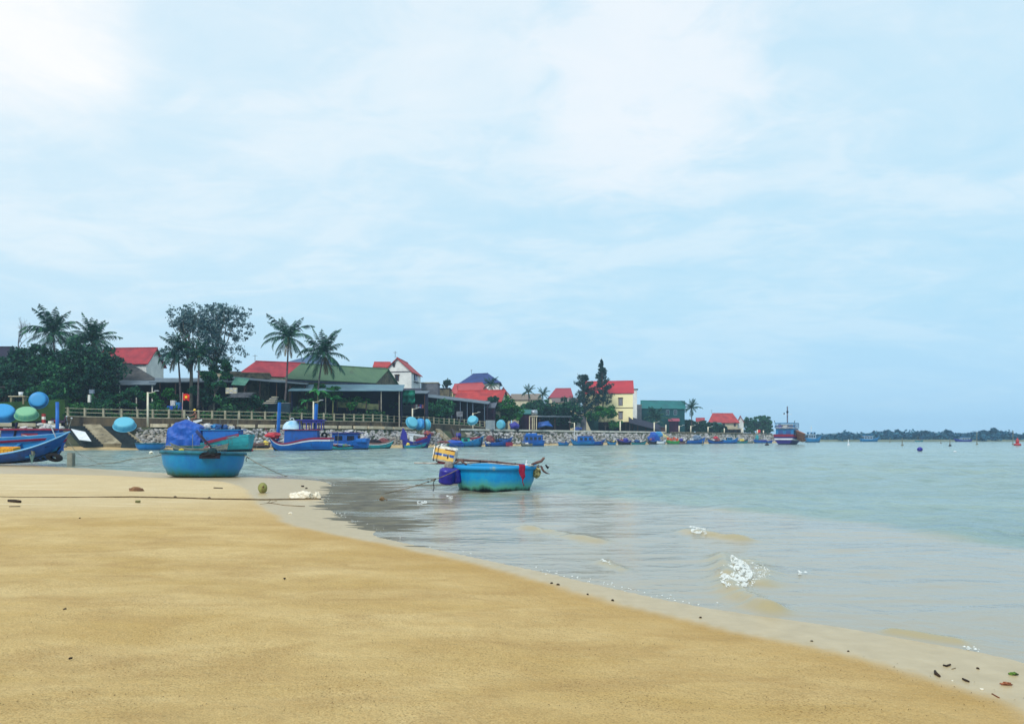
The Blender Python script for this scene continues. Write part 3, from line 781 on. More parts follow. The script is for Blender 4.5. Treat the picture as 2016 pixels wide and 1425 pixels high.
def broad_tree(name, label, px, ytop, ybase, wpx, Y, seed, kind='broad', m=leaf_dark, trunk_px=None, crown_low=0.25, dens=1.0, group=None, cat='tree', lsize=.34, bark=None):
    rg = random.Random(seed); rs = np.random.RandomState(seed)
    Y = Y * KY(px); b0 = P(px, ybase, Y); H_ = (ybase - ytop) * Y / FPX; Wd = wpx * Y / FPX / 2
    root = empty(name, b0, 0, label, cat, group)
    zc0 = H_ * crown_low; rz_ = (H_ - zc0) / 2; cz = zc0 + rz_
    tx = 0 if trunk_px is None else (trunk_px - px) * Y / FPX
    K = int({'broad': 100, 'open': 340, 'bush': 40}[kind] * dens)
    cs = []; rr = []; NL = {'broad': 13, 'open': 11, 'bush': 5}[kind]; lobes = []
    for i in range(NL):
        an = i * 2.4 + rg.uniform(-.4, .4); q = rg.uniform(.35, .72); zz = rg.uniform(-.75, .8)
        lobes.append((math.cos(an) * q * math.sqrt(1 - zz * zz * .7), math.sin(an) * q * math.sqrt(1 - zz * zz * .7), zz * .72, rg.uniform(.28, .46) * (1.15 if kind == 'broad' else 1)))
    for i in range(K):
        dv = Vector((rg.gauss(0, 1), rg.gauss(0, 1), rg.gauss(0, 1))).normalized()
        q = rg.uniform(.12, 1.0) ** .42
        k = 0.80 if kind != 'open' else 0.9
        lb_ = lobes[i % NL]
        p = Vector(((lb_[0] + dv.x * q * lb_[3]) * Wd * 1.12, (lb_[1] + dv.y * q * lb_[3]) * Wd * 1.1, cz + (lb_[2] + dv.z * q * lb_[3] * .85) * rz_))
        sc_ = rg.uniform(.13, .26) if kind != 'open' else rg.uniform(.06, .13)
        cs.append(tuple(p)); rr.append((Wd * sc_, Wd * sc_, Wd * sc_ * rg.uniform(.6, .85)))
    n_each = {'broad': 70, 'open': 18, 'bush': 90}[kind]
    V_, F_ = leaves(rs, cs, rr, n_each, lsize * (0.66 if kind == 'open' else 1), .2)
    np_mesh('crown', V_, F_, m, root)
    mb = MB(); tips = [Vector(c) for c in rg.sample(cs, min(len(cs), 26 if kind == 'open' else 10))]
    r0 = max(.09, H_ * (.022 if kind == 'open' else .02))
    limbs(mb, rg, Vector((tx, 0, -1.2)), tips, r0, Vector((tx * .6, 0, zc0 + rz_ * .35)))
    mb.build('trunk', bark or bark_m, root, smooth=True)
    return root

def casuarina(label, px, ytop, ybase, wpx, Y, seed, group=None, m=leaf_cas, lean=0.0, taper=0.8, z0f=.12):
    rg = random.Random(seed); rs = np.random.RandomState(seed)
    Y = Y * KY(px); b0 = P(px, ybase, Y); H_ = (ybase - ytop) * Y / FPX; Wd = wpx * Y / FPX / 2
    root = empty('casuarina_tree', b0, 0, label, 'tree', group)
    cs = []; rr = []; mb = MB()
    top = Vector((lean * Wd, 0, H_))
    mb.tube([(0, 0, -1), (0, 0, H_ * .4), tuple(top * .75 + Vector((.1, 0, 0))), tuple(top)], [.2, .15, .09, .03], 7)
    n = 80
    for i in range(n):
        f = z0f + (1 - z0f) * (i + rg.random()) / n
        prof = Wd * min(1.0, (1 - f) * 1.5 + .05) ** taper
        st = Vector((lean * Wd * f, 0, H_ * (f - .05)))
        an = rg.uniform(0, 2 * PI); L = prof * rg.uniform(.45, 1.1)
        tp = st + Vector((math.cos(an) * L, math.sin(an) * L, L * rg.uniform(.25, .8)))
        mb.tube([st, st.lerp(tp, .5) + Vector((0, 0, .1 * L)), tp], [.05, .035, .015], 4, cap=False)
        for q in (.45, .7, .95):
            c = st.lerp(tp, q); s_ = .15 + L * .12
            cs.append(tuple(c)); rr.append((s_, s_, s_ * 1.25))
    V_, F_ = leaves(rs, cs, rr, 24, .24, 0, 2.8)
    np_mesh('crown', V_, F_, m, root)
    mb.build('trunk', bark_m, root, smooth=True)
    return root

def bare_tree(label, px, ytop, ybase, wpx, Y, seed, base_px=None):
    rg = random.Random(seed); Y = Y * KY(px); b0 = P(px, ybase, Y); H_ = (ybase - ytop) * Y / FPX; Wd = wpx * Y / FPX / 2
    root = empty('bare_tree', b0, 0, label, 'tree'); mb = MB()
    def br(p, dv, L, r, dep):
        q = p + dv * L * .5 + Vector((rg.uniform(-.06, .06), rg.uniform(-.06, .06), 0)) * L; e = p + dv * L + Vector((rg.uniform(-.1, .1), 0, rg.uniform(-.02, .1))) * L
        mb.tube([p, q, e], [r, r * .82, r * .6], 5 if dep > 2 else 4, cap=False)
        if dep == 0: return
        for k in range(rg.choice([2, 3, 3])):
            nd = (dv + Vector((rg.uniform(-.8, .8), rg.uniform(-.6, .6), rg.uniform(-.2, .45)))).normalized()
            br(e if k < 2 else q, nd, L * rg.uniform(.6, .8), r * .6, dep - 1)
    br(Vector((0, 0, -.5)), Vector((-.05, 0, 1)), H_ * .34, .16, 5)
    mb.build('branches', twig_m, root, smooth=True); return root

FR_MESH = []
def frond_mesh(elev, droop, L, seed, m):
    """one pinnate palm leaf growing along +X"""
    rg = random.Random(seed); n = 26; pts = []; p = Vector((0, 0, 0)); a = elev
    for i in range(n + 1):
        pts.append(p.copy()); p = p + Vector((math.cos(a), 0, math.sin(a))) * (L / n); a -= droop / n * (0.5 + 1.2 * i / n)
    mb = MB(); mb.tube([pts[i] for i in range(0, n + 1, 5)], [.055, .045, .035, .025, .018, .008][:len(range(0, n + 1, 5))], 4, cap=False)
    for i in range(3, n + 1):
        f = i / n; ll = L * .25 * (math.sin(PI * min(1, f * .86 + .12)) ** .7) * rg.uniform(.8, 1.1); t = (pts[i] - pts[i - 1]).normalized()
        upv = Vector((-t.z, 0, t.x))
        for s_ in (-1, 1):
            if rg.random() < .06: continue
            dd = (t * .75 + Vector((0, s_ * .8, 0)) - Vector((0, 0, .45 + .5 * rg.random()))).normalized()
            w_ = .055; e = pts[i] + dd * ll; mid = pts[i] + dd * ll * .5 + Vector((0, 0, .03))
            mb.add([pts[i] - t * w_, mid - t * w_, e + Vector((0, 0, -.08 * L * .3)), mid + t * w_, pts[i] + t * w_], [(0, 1, 2, 3, 4)])
    me = bpy.data.meshes.new('frond'); me.from_pydata(mb.v, [], mb.f); me.materials.append(m); return me
FR = {}
def palm(label, cx, cy, rpx, bx, by, Y, seed, nf=22, group=None, bend=0.0, dead=2, cat='palm', mt=None, sag=1.0, half=None):
    mt = mt or leaf_palm
    Y = Y * KY(cx); rg = random.Random(seed); base = P(bx, by, Y); cr = P(cx, cy, Y) - base; L = rpx * Y / FPX * 1.22
    root = empty('coconut_palm', base, 0, label, cat, group)
    mb = MB(); n = 10; pts = []
    for i in range(n + 1):
        f = i / n; pts.append(Vector((cr.x * f ** 1.5 + bend * math.sin(f * PI), 0, -1.0 + (cr.z + 1.0) * f)))
    mb.tube(pts, [.19 - .08 * (i / n) + (.05 if i == 0 else 0) for i in range(n + 1)], 9)
    mb.build('trunk', bark_p, root, smooth=True)
    mb = MB()
    for k in range(7):
        an = k * 2.4; mb.blob((cr.x + .2 * math.cos(an), .2 * math.sin(an), cr.z - .18), (.13, .13, .15), k, 1, .05)
    mb.build('coconuts', mat('coconut_green', (120, 126, 66), (84, 84, 44), rough=.6), root, smooth=True)
    levels = [(1.38, .5), (1.1, .9), (.75, 1.3), (.35, 1.5), (0.0, 1.3), (-.6, .8)]
    for k in range(nf):
        lv = levels[int(k / nf * len(levels))]
        key = (int(k / nf * len(levels)), k % 3, mt.name)
        if key not in FR: FR[key] = frond_mesh(lv[0] + (-.16, .0, .17)[key[1]], lv[1] * sag * (1.25, .8, 1.0)[key[1]], 3.6, 40 + key[0] * 7 + key[1], mt)
        f = bpy.data.objects.new('frond', FR[key]); col.objects.link(f); f.parent = root
        s_ = L / 3.6 * rg.uniform(.85, 1.1) * (0.82 if k < 4 else 1.0); f.location = (cr.x, 0, cr.z); f.rotation_euler = (rg.uniform(-.45, .45), rg.uniform(-.12, .12), k * 2.39996 + rg.uniform(-.3, .3)); f.scale = (s_, s_, s_)
    for k in range(dead):
        if 'dead' not in FR: FR['dead'] = frond_mesh(-.9, .6, 3.2, 77, leaf_dead)
        f = bpy.data.objects.new('dead_frond', FR['dead']); col.objects.link(f); f.parent = root
        s_ = L / 3.6 * .85; f.location = (cr.x, 0, cr.z - .1); f.rotation_euler = (0, 0, rg.uniform(0, 6)); f.scale = (s_,) * 3
    return root
def banana(label, px, ytop, ybase, wpx, Y, seed, n=9, group=None):
    rg = random.Random(seed); Y = Y * KY(px); b0 = P(px, ybase, Y); H_ = (ybase - ytop) * Y / FPX; Wd = wpx * Y / FPX / 2
    root = empty('banana_plant', b0, 0, label, 'plant', group)
    MB().tube([(0, 0, -.6), (.05, 0, H_ * .35), (0, 0, H_ * .6)], [.14, .12, .07], 7).build('stem', mat('banana_stem', (150, 150, 104), (110, 112, 70), rough=.8), root, smooth=True)
    for k in range(n):
        an = k * 2.4 + rg.uniform(-.3, .3); el = rg.uniform(.5, 1.25); L = H_ * .62 * rg.uniform(.8, 1.1); L = min(L, Wd * 1.25)
        p = Vector((0, 0, H_ * .55)); a = el; rings = []; ns = 8
        for i in range(ns + 1):
            w_ = L * .13 * math.sin(PI * min(1, .08 + .92 * i / ns)) + .01
            dx, dy = math.cos(an), math.sin(an)
            rings.append([(p.x - dy * w_, p.y + dx * w_, p.z - w_ * .3), (p.x, p.y, p.z), (p.x + dy * w_, p.y - dx * w_, p.z - w_ * .3)])
            p = p + Vector((dx * math.cos(a), dy * math.cos(a), math.sin(a))) * L / ns; a -= 1.9 / ns
        MB().rings(rings, closed=False).build('leaf', leaf_banana, root, smooth=True)
    return root

# left cluster
bare_tree('leafless pale tree left of the tallest palm of the dark grove', 38, 622, 700, 70, 132, 3)
palm('coconut palm rising above the dark grove at the far left', 105, 655, 50, 110, 775, 126, 1, 32, dead=2, group='coconut palms')
palm('drooping coconut palm on the right side of the dark left grove', 182, 672, 46, 178, 780, 124, 2, 34, dead=3, group='coconut palms')
palm('low coconut palm half hidden between the left grove and red roof', 150, 690, 34, 150, 780, 128, 12, 18, dead=1, group='coconut palms')
broad_tree('broad_tree', 'broad dark tree standing below the bare tree at the far left', 70, 672, 792, 120, 122, 4, 'broad', leaf_dark, 48, .12, 1.3)
broad_tree('broad_tree', 'dark dense tree under the drooping palm of the left grove', 168, 672, 792, 125, 120, 5, 'broad', leaf_dark, 150, .1, 1.3)
broad_tree('broad_tree', 'dark tree cut by the left edge of the photo', 2, 690, 795, 60, 126, 6, 'broad', leaf_dark, 10, .1, 1.0)
broad_tree('broad_tree', 'low dark tree in the middle of the left grove', 118, 700, 798, 80, 119, 7, 'broad', leaf_mid, 122, .08, 1.0)
broad_tree('shrub', 'sunlit green shrub behind the railing start', 125, 778, 812, 60, 113.5, 8, 'bush', leaf_green, None, 0, .7, cat='shrub', lsize=.28)
broad_tree('shrub', 'dark green shrub under the grey tiled roof', 205, 765, 810, 70, 115, 9, 'bush', leaf_mid, None, 0, .9, cat='shrub', lsize=.28)
broad_tree('shrub', 'green shrub to the left of the street lamp', 262, 755, 810, 60, 116, 10, 'bush', leaf_mid, None, 0, .9, cat='shrub', lsize=.28)
broad_tree('shrub', 'green shrub between the street lamp and the red flag', 318, 762, 812, 58, 117, 11, 'bush', leaf_green, None, 0, .9, cat='shrub', lsize=.26)
# eucalyptus group
broad_tree('eucalyptus_tree', 'tall airy tree behind the red flag', 376, 594, 806, 124, 120, 21, 'open', leaf_euca, 377, .33, 1.25, lsize=.36, bark=bark_e)
broad_tree('eucalyptus_tree', 'tallest airy tree with open crown reaching over the others', 434, 582, 806, 116, 122, 22, 'open', leaf_euca, 414, .30, 1.2, lsize=.36, bark=bark_e)
broad_tree('eucalyptus_tree', 'slim leafy tree below the open crown right of the flag', 428, 690, 806, 56, 119, 23, 'broad', leaf_mid, 421, .22, .7, lsize=.3, bark=bark_e)
palm('coconut palm growing in front of the tall airy trees', 350, 692, 44, 356, 792, 118, 24, 24, dead=2, group='coconut palms')
palm('coconut palm pressed against the airy tree trunk', 392, 700, 34, 390, 792, 117, 25, 18, dead=1, group='coconut palms')
broad_tree('shrub', 'dark shrub below the airy trees near the flag', 400, 752, 812, 70, 119, 26, 'bush', leaf_dark, None, 0, .8, cat='shrub', lsize=.28)
broad_tree('shrub', 'dark shrub below the small green awning', 470, 775, 815, 90, 120, 27, 'bush', leaf_mid, None, 0, .9, cat='shrub', lsize=.26)
broad_tree('shrub', 'dark shrub at the foot of the taller leaning palm', 545, 778, 815, 60, 121, 28, 'bush', leaf_dark, None, 0, .7, cat='shrub', lsize=.26)
# the two palms in the open
palm('tall coconut palm with straight trunk behind the blue fishing boat', 568, 664, 46, 561, 788, 123, 31, 24, dead=2, group='coconut palms', bend=.15, sag=.75)
palm('coconut palm with bushier crown in front of the green roof', 637, 696, 47, 624, 802, 122, 33, 28, dead=3, group='coconut palms', bend=-.1, sag=.9)
broad_tree('shrub', 'bright green shrub below the bushy palm', 640, 752, 812, 66, 123, 34, 'bush', leaf_green, None, 0, 1, cat='shrub', lsize=.3)
broad_tree('shrub', 'low green shrub beside the mossy boards', 690, 775, 816, 70, 124, 35, 'bush', leaf_green, None, 0, .8, cat='shrub', lsize=.28)
banana('young banana plant left of the second blue mast', 604, 775, 812, 44, 120, 41)
banana('tall banana plant with pale stem right under the bushy palm', 625, 742, 812, 50, 120.5, 42)
banana('banana plant right of the second blue mast', 655, 768, 814, 44, 120.5, 43)
broad_tree('shrub', 'thin shrub by the timber veranda post', 778, 792, 820, 44, 130, 44, 'bush', leaf_dark, None, 0, .5, cat='shrub', lsize=.26)
broad_tree('broad_tree', 'dark leafy tree between the green tarpaulin and the red shed', 862, 780, 826, 64, 148, 45, 'broad', leaf_mid, None, .05, 1, lsize=.34)
broad_tree('small_tree', 'small distant tree above the rusty wall near the blue roof', 880, 742, 772, 20, 215, 46, 'open', leaf_dark, None, .2, .35, lsize=.5)
palm('small palm in front of the blue roofed house', 966, 757, 17, 967, 785, 182, 47, 16, dead=0, group='coconut palms')
broad_tree('small_tree', 'dark little tree against the lower red roof', 972, 776, 812, 26, 172, 48, 'broad', leaf_dark, None, .2, .6, lsize=.36)
broad_tree('round_tree', 'fresh green round tree beside the upright blue basket boat', 996, 782, 842, 66, 174, 49, 'broad', leaf_green, None, .1, 1.3, lsize=.36)
broad_tree('broad_tree', 'wide dark tree behind the round water tank', 1092, 780, 848, 84, 190, 50, 'broad', leaf_dark, None, .08, 1.4, lsize=.42)
broad_tree('broad_tree', 'dark tree between the round green tree and the two small palms', 1050, 786, 842, 66, 196, 51, 'broad', leaf_mid, None, .08, 1.1, lsize=.42)
palm('left one of two small palms above the dark trees', 1040, 771, 15, 1042, 800, 200, 52, 18, dead=0, group='coconut palms')
palm('right one of two small palms above the dark trees', 1069, 776, 15, 1069, 800, 198, 53, 18, dead=0, group='coconut palms')
broad_tree('broad_tree', 'dark low tree at the foot of the bushy casuarina', 1122, 792, 846, 46, 203, 54, 'broad', leaf_dark, None, .05, .9, lsize=.42)
casuarina('bushy casuarina left of the pointed one', 1150, 737, 822, 52, 204, 55, taper=.45, z0f=.05)
casuarina('tall pointed casuarina in front of the yellow house', 1187, 704, 818, 46, 205, 56, lean=-.12, taper=.9, z0f=.22)
broad_tree('shrub', 'fresh green shrub in front of the yellow house', 1192, 795, 848, 70, 203, 57, 'bush', leaf_green, None, 0, 1.2, cat='shrub', lsize=.36)
palm('dark palm in front of the teal building', 1292, 824, 26, 1292, 850, 238, 58, 22, dead=0, group='coconut palms')
palm('palm at the right end of the teal roof', 1361, 803, 19, 1362, 838, 248, 59, 20, dead=0, group='coconut palms')
for i, (a, t_, w_, Yk, lb) in enumerate([(1345, 818, 40, 252, 'dark rounded tree right of the teal building'), (1375, 822, 46, 256, 'wide dark tree under the palm by the teal roof'), (1403, 830, 44, 262, 'dark sloping tree before the flared red roof')]):
    broad_tree('broad_tree', lb, a, t_, 860, w_, Yk, 60 + i, 'broad', leaf_dark, None, .02, .8, lsize=.5)
broad_tree('small_tree', 'small dark tree in front of the pale walled house', 1424, 834, 852, 14, 262, 66, 'bush', leaf_dark, None, .2, .3, lsize=.45)
for i, (a, t_, w_, Yk, lb) in enumerate([(1476, 818, 30, 320, 'leftmost of the hazy trees on the headland'), (1494, 813, 34, 330, 'tallest hazy tree on the headland'), (1508, 816, 26, 325, 'rightmost hazy tree on the headland')]):
    broad_tree('broad_tree', lb, a, t_, 862, w_, Yk, 70 + i, 'broad', leaf_mid, None, .05, .8, lsize=.6)
palm('last small palm at the tip of the headland', 1513, 846, 11, 1512, 864, 282, 75, 16, dead=0, group='coconut palms')
broad_tree('broad_tree', 'dark low crowned tree closing the gap in the left grove', 40, 715, 800, 90, 117, 81, 'broad', leaf_dark, None, .02, 1.1)
broad_tree('broad_tree', 'dark low crowned tree in front of the grey tiled roof', 188, 705, 802, 84, 117, 82, 'broad', leaf_dark, None, .02, 1.0)
broad_tree('broad_tree', 'mid green low tree between the two taller grove trees', 100, 735, 806, 96, 115, 83, 'broad', leaf_mid, None, .02, 1.0)
# undergrowth on the terrace behind the railing
rs = np.random.RandomState(19); cs = []; rr = []
for px_ in np.arange(132, 950, 1.6):
    for q_ in range(3):
        off = TOFF + rs.uniform(1.6, 6.5); p_ = Qt(px_ + rs.uniform(-2, 2), off, 0)
        h_ = rs.uniform(.3, 1.0) * (1.5 + .9 * math.sin(px_ * .045) + .5 * math.sin(px_ * .13)) * (1 if px_ < 800 else .6)
        if h_ < .25: continue
        cs.append((p_.x, p_.y, Tz(px_) + h_ * .5)); rr.append((.55, .5, max(.3, h_ * .6)))
V_, F_ = leaves(rs, cs, rr, 26, .30, .1, 1.9)
tag(np_mesh('undergrowth', V_, F_, mat_leaf('leaf_under', (8, 44, 40), (18, 78, 50), (66, 124, 60), scale=.25), None), 'rough undergrowth behind the concrete railing', None, None, 'stuff')
for px_, t_, w_, Y_, lb in [(-70, 690, 110, 124, 'dark tree just beyond the left frame edge'), (-190, 675, 130, 126, 'large dark tree well beyond the left frame edge'), (-330, 700, 120, 122, 'outermost dark tree beyond the left frame edge')]:
    broad_tree('broad_tree', lb, px_, t_, 800, w_, Y_, 300 - px_, 'broad', leaf_dark, None, .05, .9)
# ------------------------------------------------------------------ buildings
def tile(name, c1, c2, ax='X', sc=1.1): return mat(name, c1, c2, rough=.75, scale=.5, wave=(ax, sc, .5), contrast=(.35, .75), dirt=((90, 60, 62), .5, .66))
red_roof = mat('red_roof', (172, 56, 64), (128, 40, 54), rough=.65, dirt=((110, 62, 66), .45, .58), scale=.5, wave=('X', 1.3, .4))
red_roof2 = mat('orange_red_roof', (186, 62, 58), (142, 44, 50), rough=.65, dirt=((120, 66, 62), .45, .6), scale=.5, wave=('X', 1.3, .4))
green_roof = mat('green_roof', (96, 126, 94), (66, 96, 78), dirt=((74, 82, 66), .35, .6), rough=.6, scale=.3, wave=('X', 1.4, .3), contrast=(.3, .8))
teal_roof = mat('teal_roof', (24, 112, 110), (22, 92, 96), rough=.6, scale=.4, wave=('X', 1.4, .3))
blue_roof = mat('blue_roof', (40, 66, 128), (30, 50, 104), rough=.6, scale=.5, wave=('X', 1.4, .4))
slate_roof = mat('slate_blue_roof', (84, 110, 140), (66, 90, 122), rough=.6, scale=.5)
grey_tile = mat('grey_tile', (88, 88, 88), (56, 60, 66), rough=.9, scale=1.0, wave=('X', 1.2, .5), dirt=((112, 104, 88), .8, .6))
sheet_m = mat('weathered_sheet', (112, 128, 138), (72, 88, 104), rough=.7, scale=.9, wave=('X', 2.0, .4), dirt=((90, 70, 62), 1.2, .62))
white_w = mat('white_wall', (228, 230, 228), (200, 204, 204), rough=.85, scale=.5, dirt=((150, 152, 142), .5, .64))
cream_w = mat('cream_wall', (216, 208, 182), (184, 176, 148), rough=.85, scale=.5, dirt=((130, 122, 98), .7, .6))
yellow_w = mat('yellow_wall', (252, 242, 192), (247, 234, 178), rough=.85, scale=.3, dirt=((196, 178, 124), .5, .7))
green_w = mat('green_wall', (18, 84, 88), (14, 66, 74), rough=.8, scale=.4, wave=('X', 1.0, .2))
grey_w = mat('grey_wall', (112, 116, 124), (84, 88, 98), rough=.9, scale=.7, dirt=((70, 62, 56), .7, .6))
rust_w = mat('mossy_block_wall', (122, 114, 92), (74, 74, 66), rough=.95, scale=1.2, dirt=((52, 54, 50), 1.0, .55))
navy_w = mat('navy_shade_wall', (18, 14, 62), (12, 12, 44), rough=.95, scale=.8)  # navy base colour paints in the shade inside sheds and porches
plum_w = mat('plum_shade_wall', (60, 20, 48), (34, 16, 46), rough=.95, scale=.8)  # plum wall colour with the shade of open interiors painted in
brown_w = mat('brown_wood', (86, 62, 54), (52, 40, 44), rough=.9, scale=1.5)
glass_m = mat('window_glass', (44, 52, 70), (28, 34, 52), rough=.15, scale=2, spec=.6)
frame_m = mat('window_frame', (96, 62, 50), (74, 48, 44), rough=.7)
pipe_w = mat('white_paint', (232, 230, 222), (198, 196, 188), rough=.6, scale=1)

def face_frame(a, b_):
    """origin, unit along, outward normal of a wall from a to b (b to the right seen from outside)"""
    t_ = (b_ - a); L = t_.length; t_ = t_.normalized(); return t_, Vector((t_.y, -t_.x, 0)), L
def window(parent, org, a, b_, u, z, w, h, frame=frame_m, hood=True, bars=1, paneM=None):
    """window on the wall a->b at distance u, centre height z; frame stands proud of the wall"""
    t_, n_, L = face_frame(a, b_)
    c = a + t_ * u + n_ * .03; c.z = z; rz = math.atan2(t_.y, t_.x)
    M_ = Matrix.Translation(c - org) @ Matrix.Rotation(rz, 4, 'Z')
    fr = MB(); fw = .10
    fr.box((0, 0, h / 2 + fw / 2), (w + 2 * fw, .16, fw), M=M_); fr.box((0, 0, -h / 2 - fw / 2), (w + 2 * fw, .16, fw), M=M_)
    fr.box((-w / 2 - fw / 2, 0, 0), (fw, .16, h), M=M_); fr.box((w / 2 + fw / 2, 0, 0), (fw, .16, h), M=M_)
    for k in range(bars): fr.box((-w / 2 + w * (k + 1) / (bars + 1), .02, 0), (.06, .06, h), M=M_)
    wo_ = fr.build('window', frame, parent)
    MB().box((0, .02, 0), (w, .05, h), M=M_).build('pane', paneM or glass_m, wo_)
    if hood: MB().box((0, -.12, h / 2 + fw + .07), (w + .5, .4, .1), M=M_).build('sill', frame, wo_)
    return wo_

def house(name, label, FL, FR_, BR, y_base, y_eave, y_ridge, wall, roofm, roof='gable', ov=.45, ridge_in=(0, 0), group=None, base_z=None, cat='house', th=.16, gable_wall=None, ridge_axis='x', trim=None):
    """footprint from three corners given as (photo px, distance)"""
    def gx(c): return Vector(((c[0] - CX) / FPX * c[1], c[1], 0))
    a = gx(FL); b_ = gx(FR_); c = gx(BR); d_ = a + (c - b_)
    z0 = base_z if base_z is not None else 2.9
    zE = P(0, y_eave, b_.y).z
    org = Vector((a.x, a.y, z0)); root = empty(name, org, 0, label, cat, group)
    L = lambda v, z: Vector((v.x, v.y, z)) - org
    mb = MB()
    vs = [L(a, z0), L(b_, z0), L(c, z0), L(d_, z0), L(a, zE), L(b_, zE), L(c, zE), L(d_, zE)]
    mb.add(vs, [(0, 1, 5, 4), (1, 2, 6, 5), (2, 3, 7, 6), (3, 0, 4, 7)])
    tx = (b_ - a).normalized(); ty = (d_ - a).normalized()
    if roof in ('gable', 'hip'):
        if ridge_axis == 'x': r0 = (a + d_) / 2; r1 = (b_ + c) / 2; rd = tx
        else: r0 = (a + b_) / 2; r1 = (d_ + c) / 2; rd = ty
        zR = P(0, y_ridge, (r0.y if ridge_axis == 'y' else (r0.y + r1.y) / 2)).z
        if roof == 'gable':
            if ridge_axis == 'x':
                mb.add([L(a, zE), L(d_, zE), L(r0, zR - .05), L(b_, zE), L(c, zE), L(r1, zR - .05)], [(0, 2, 1), (3, 4, 5)])
            else:
                mb.add([L(a, zE), L(b_, zE), L(r0, zR - .05), L(d_, zE), L(c, zE), L(r1, zR - .05)], [(0, 1, 2), (3, 5, 4)])
        q0 = r0 + rd * (ridge_in[0] if roof == 'hip' else -ov); q1 = r1 - rd * (ridge_in[1] if roof == 'hip' else -ov)
        # eave corners pushed out
        slope = (zR - zE) / max(.5, ((d_ - a).length if ridge_axis == 'x' else (b_ - a).length) / 2)
        drop = ov * slope
        ea = a - tx * ov - ty * ov; eb = b_ + tx * ov - ty * ov; ec = c + tx * ov + ty * ov; ed = d_ - tx * ov + ty * ov
        zd = zE - drop + .06; zt = zR + .06
        mr = MB()
        if ridge_axis == 'x':
            quads = [[L(ea, zd), L(eb, zd), L(q1, zt), L(q0, zt)], [L(ec, zd), L(ed, zd), L(q0, zt), L(q1, zt)]]
            tris = [[L(ed, zd), L(ea, zd), L(q0, zt)], [L(eb, zd), L(ec, zd), L(q1, zt)]]
        else:
            quads = [[L(ed, zd), L(ea, zd), L(q0, zt), L(q1, zt)], [L(eb, zd), L(ec, zd), L(q1, zt), L(q0, zt)]]
            tris = [[L(ea, zd), L(eb, zd), L(q0, zt)], [L(ec, zd), L(ed, zd), L(q1, zt)]]
        for q in quads: mr.slab(q, th)
        if roof == 'hip':
            for t3 in tris:
                nn = (t3[1] - t3[0]).cross(t3[2] - t3[0]).normalized() * th
                mr.add(t3 + [p - nn for p in t3], [(0, 1, 2), (5, 4, 3), (0, 3, 4, 1), (1, 4, 5, 2), (2, 5, 3, 0)])
        mr.tube([L(q0, zt + .02), L(q1, zt + .02)], .14, 6)
        ro = mr.build('roof', roofm, root)
    else:
        zR = P(0, y_ridge, d_.y).z if roof == 'shed' else zE
        ea = a - tx * ov - ty * ov; eb = b_ + tx * ov - ty * ov; ec = c + tx * ov + ty * ov; ed = d_ - tx * ov + ty * ov
        if roof == 'shed': mb.add([L(b_, zE), L(c, zE), L(c, zR), L(a, zE), L(d_, zE), L(d_, zR), ], [(0, 1, 2), (3, 5, 4), (5, 2, 1, 4)])
        mr = MB(); mr.slab([L(ea, zE + .1), L(eb, zE + .1), L(ec, zR + .12), L(ed, zR + .12)], th); ro = mr.build('roof', roofm, root)
    mb.build('wall', wall, root)
    if trim is not None:
        mt_ = MB()
        for zb in trim[1]:
            for p_, q_ in ((a, b_), (b_, c), (d_, a)):
                t_, n_, LL = face_frame(p_, q_)
                mt_.beam(L(p_ + n_ * .04 - t_ * .05, zb), L(q_ + n_ * .04 + t_ * .05, zb), .14, .16)
        mt_.build('cornice', trim[0], root)
    return root, a, b_, c, d_, zE, org
def zpx(py, Y): return P(0, py, Y).z
def open_shed(name, label, FL, FR_, BR, y_front, y_back, posts, roofm, wall=navy_w, th=.12, base_z=None, post_m=None, ov=.5, back=True, sides=True, cat='shed', y_left=None):
    """lean-to on posts with a closed back: interior shade is partly in the wall colour"""
    def gx(c): return Vector(((c[0] - CX) / FPX * c[1], c[1], 0))
    a = gx(FL); b_ = gx(FR_); c = gx(BR); d_ = a + (c - b_); z0 = base_z if base_z is not None else 4.2
    z1 = zpx(y_front, b_.y); z1l = zpx(y_left if y_left else y_front, a.y); z2 = zpx(y_back, c.y); z2l = z2 + (z1l - z1)
    org = Vector((a.x, a.y, z0)); root = empty(name, org, 0, label, cat)
    L = lambda v, z: Vector((v.x, v.y, z)) - org
    tx = (b_ - a).normalized(); ty = (d_ - a).normalized()
    mr = MB(); mr.slab([L(a - tx * ov - ty * ov, z1l), L(b_ + tx * ov - ty * ov, z1), L(c + tx * ov, z2), L(d_ - tx * ov, z2l)], th); mr.build('roof', roofm, root)
    mw = MB(); mw.slab([L(d_, z0 - 1.3), L(c, z0 - 1.3), L(c, z2 - th), L(d_, z2l - th)], .15)
    if sides:
        mw.slab([L(a + ty * .4, z0 - 1.3), L(d_, z0 - 1.3), L(d_, z2l - th - .01), L(a + ty * .4, z1l - th - .01)], .12)
        mw.slab([L(c, z0 - 1.3), L(b_ + ty * .4, z0 - 1.3), L(b_ + ty * .4, z1 - th - .01), L(c, z2 - th - .01)], .12)
    mw.build('wall', wall, root)
    for f in posts:
        p = a.lerp(b_, f); zt = lerp(z1l, z1, f)
        MB().box(L(p, (z0 - 1.3 + zt - th) / 2), (.16, .16, zt - th - z0 + 1.3)).build('post', post_m or brown_w, root)
    return root, a, b_, c, d_, org

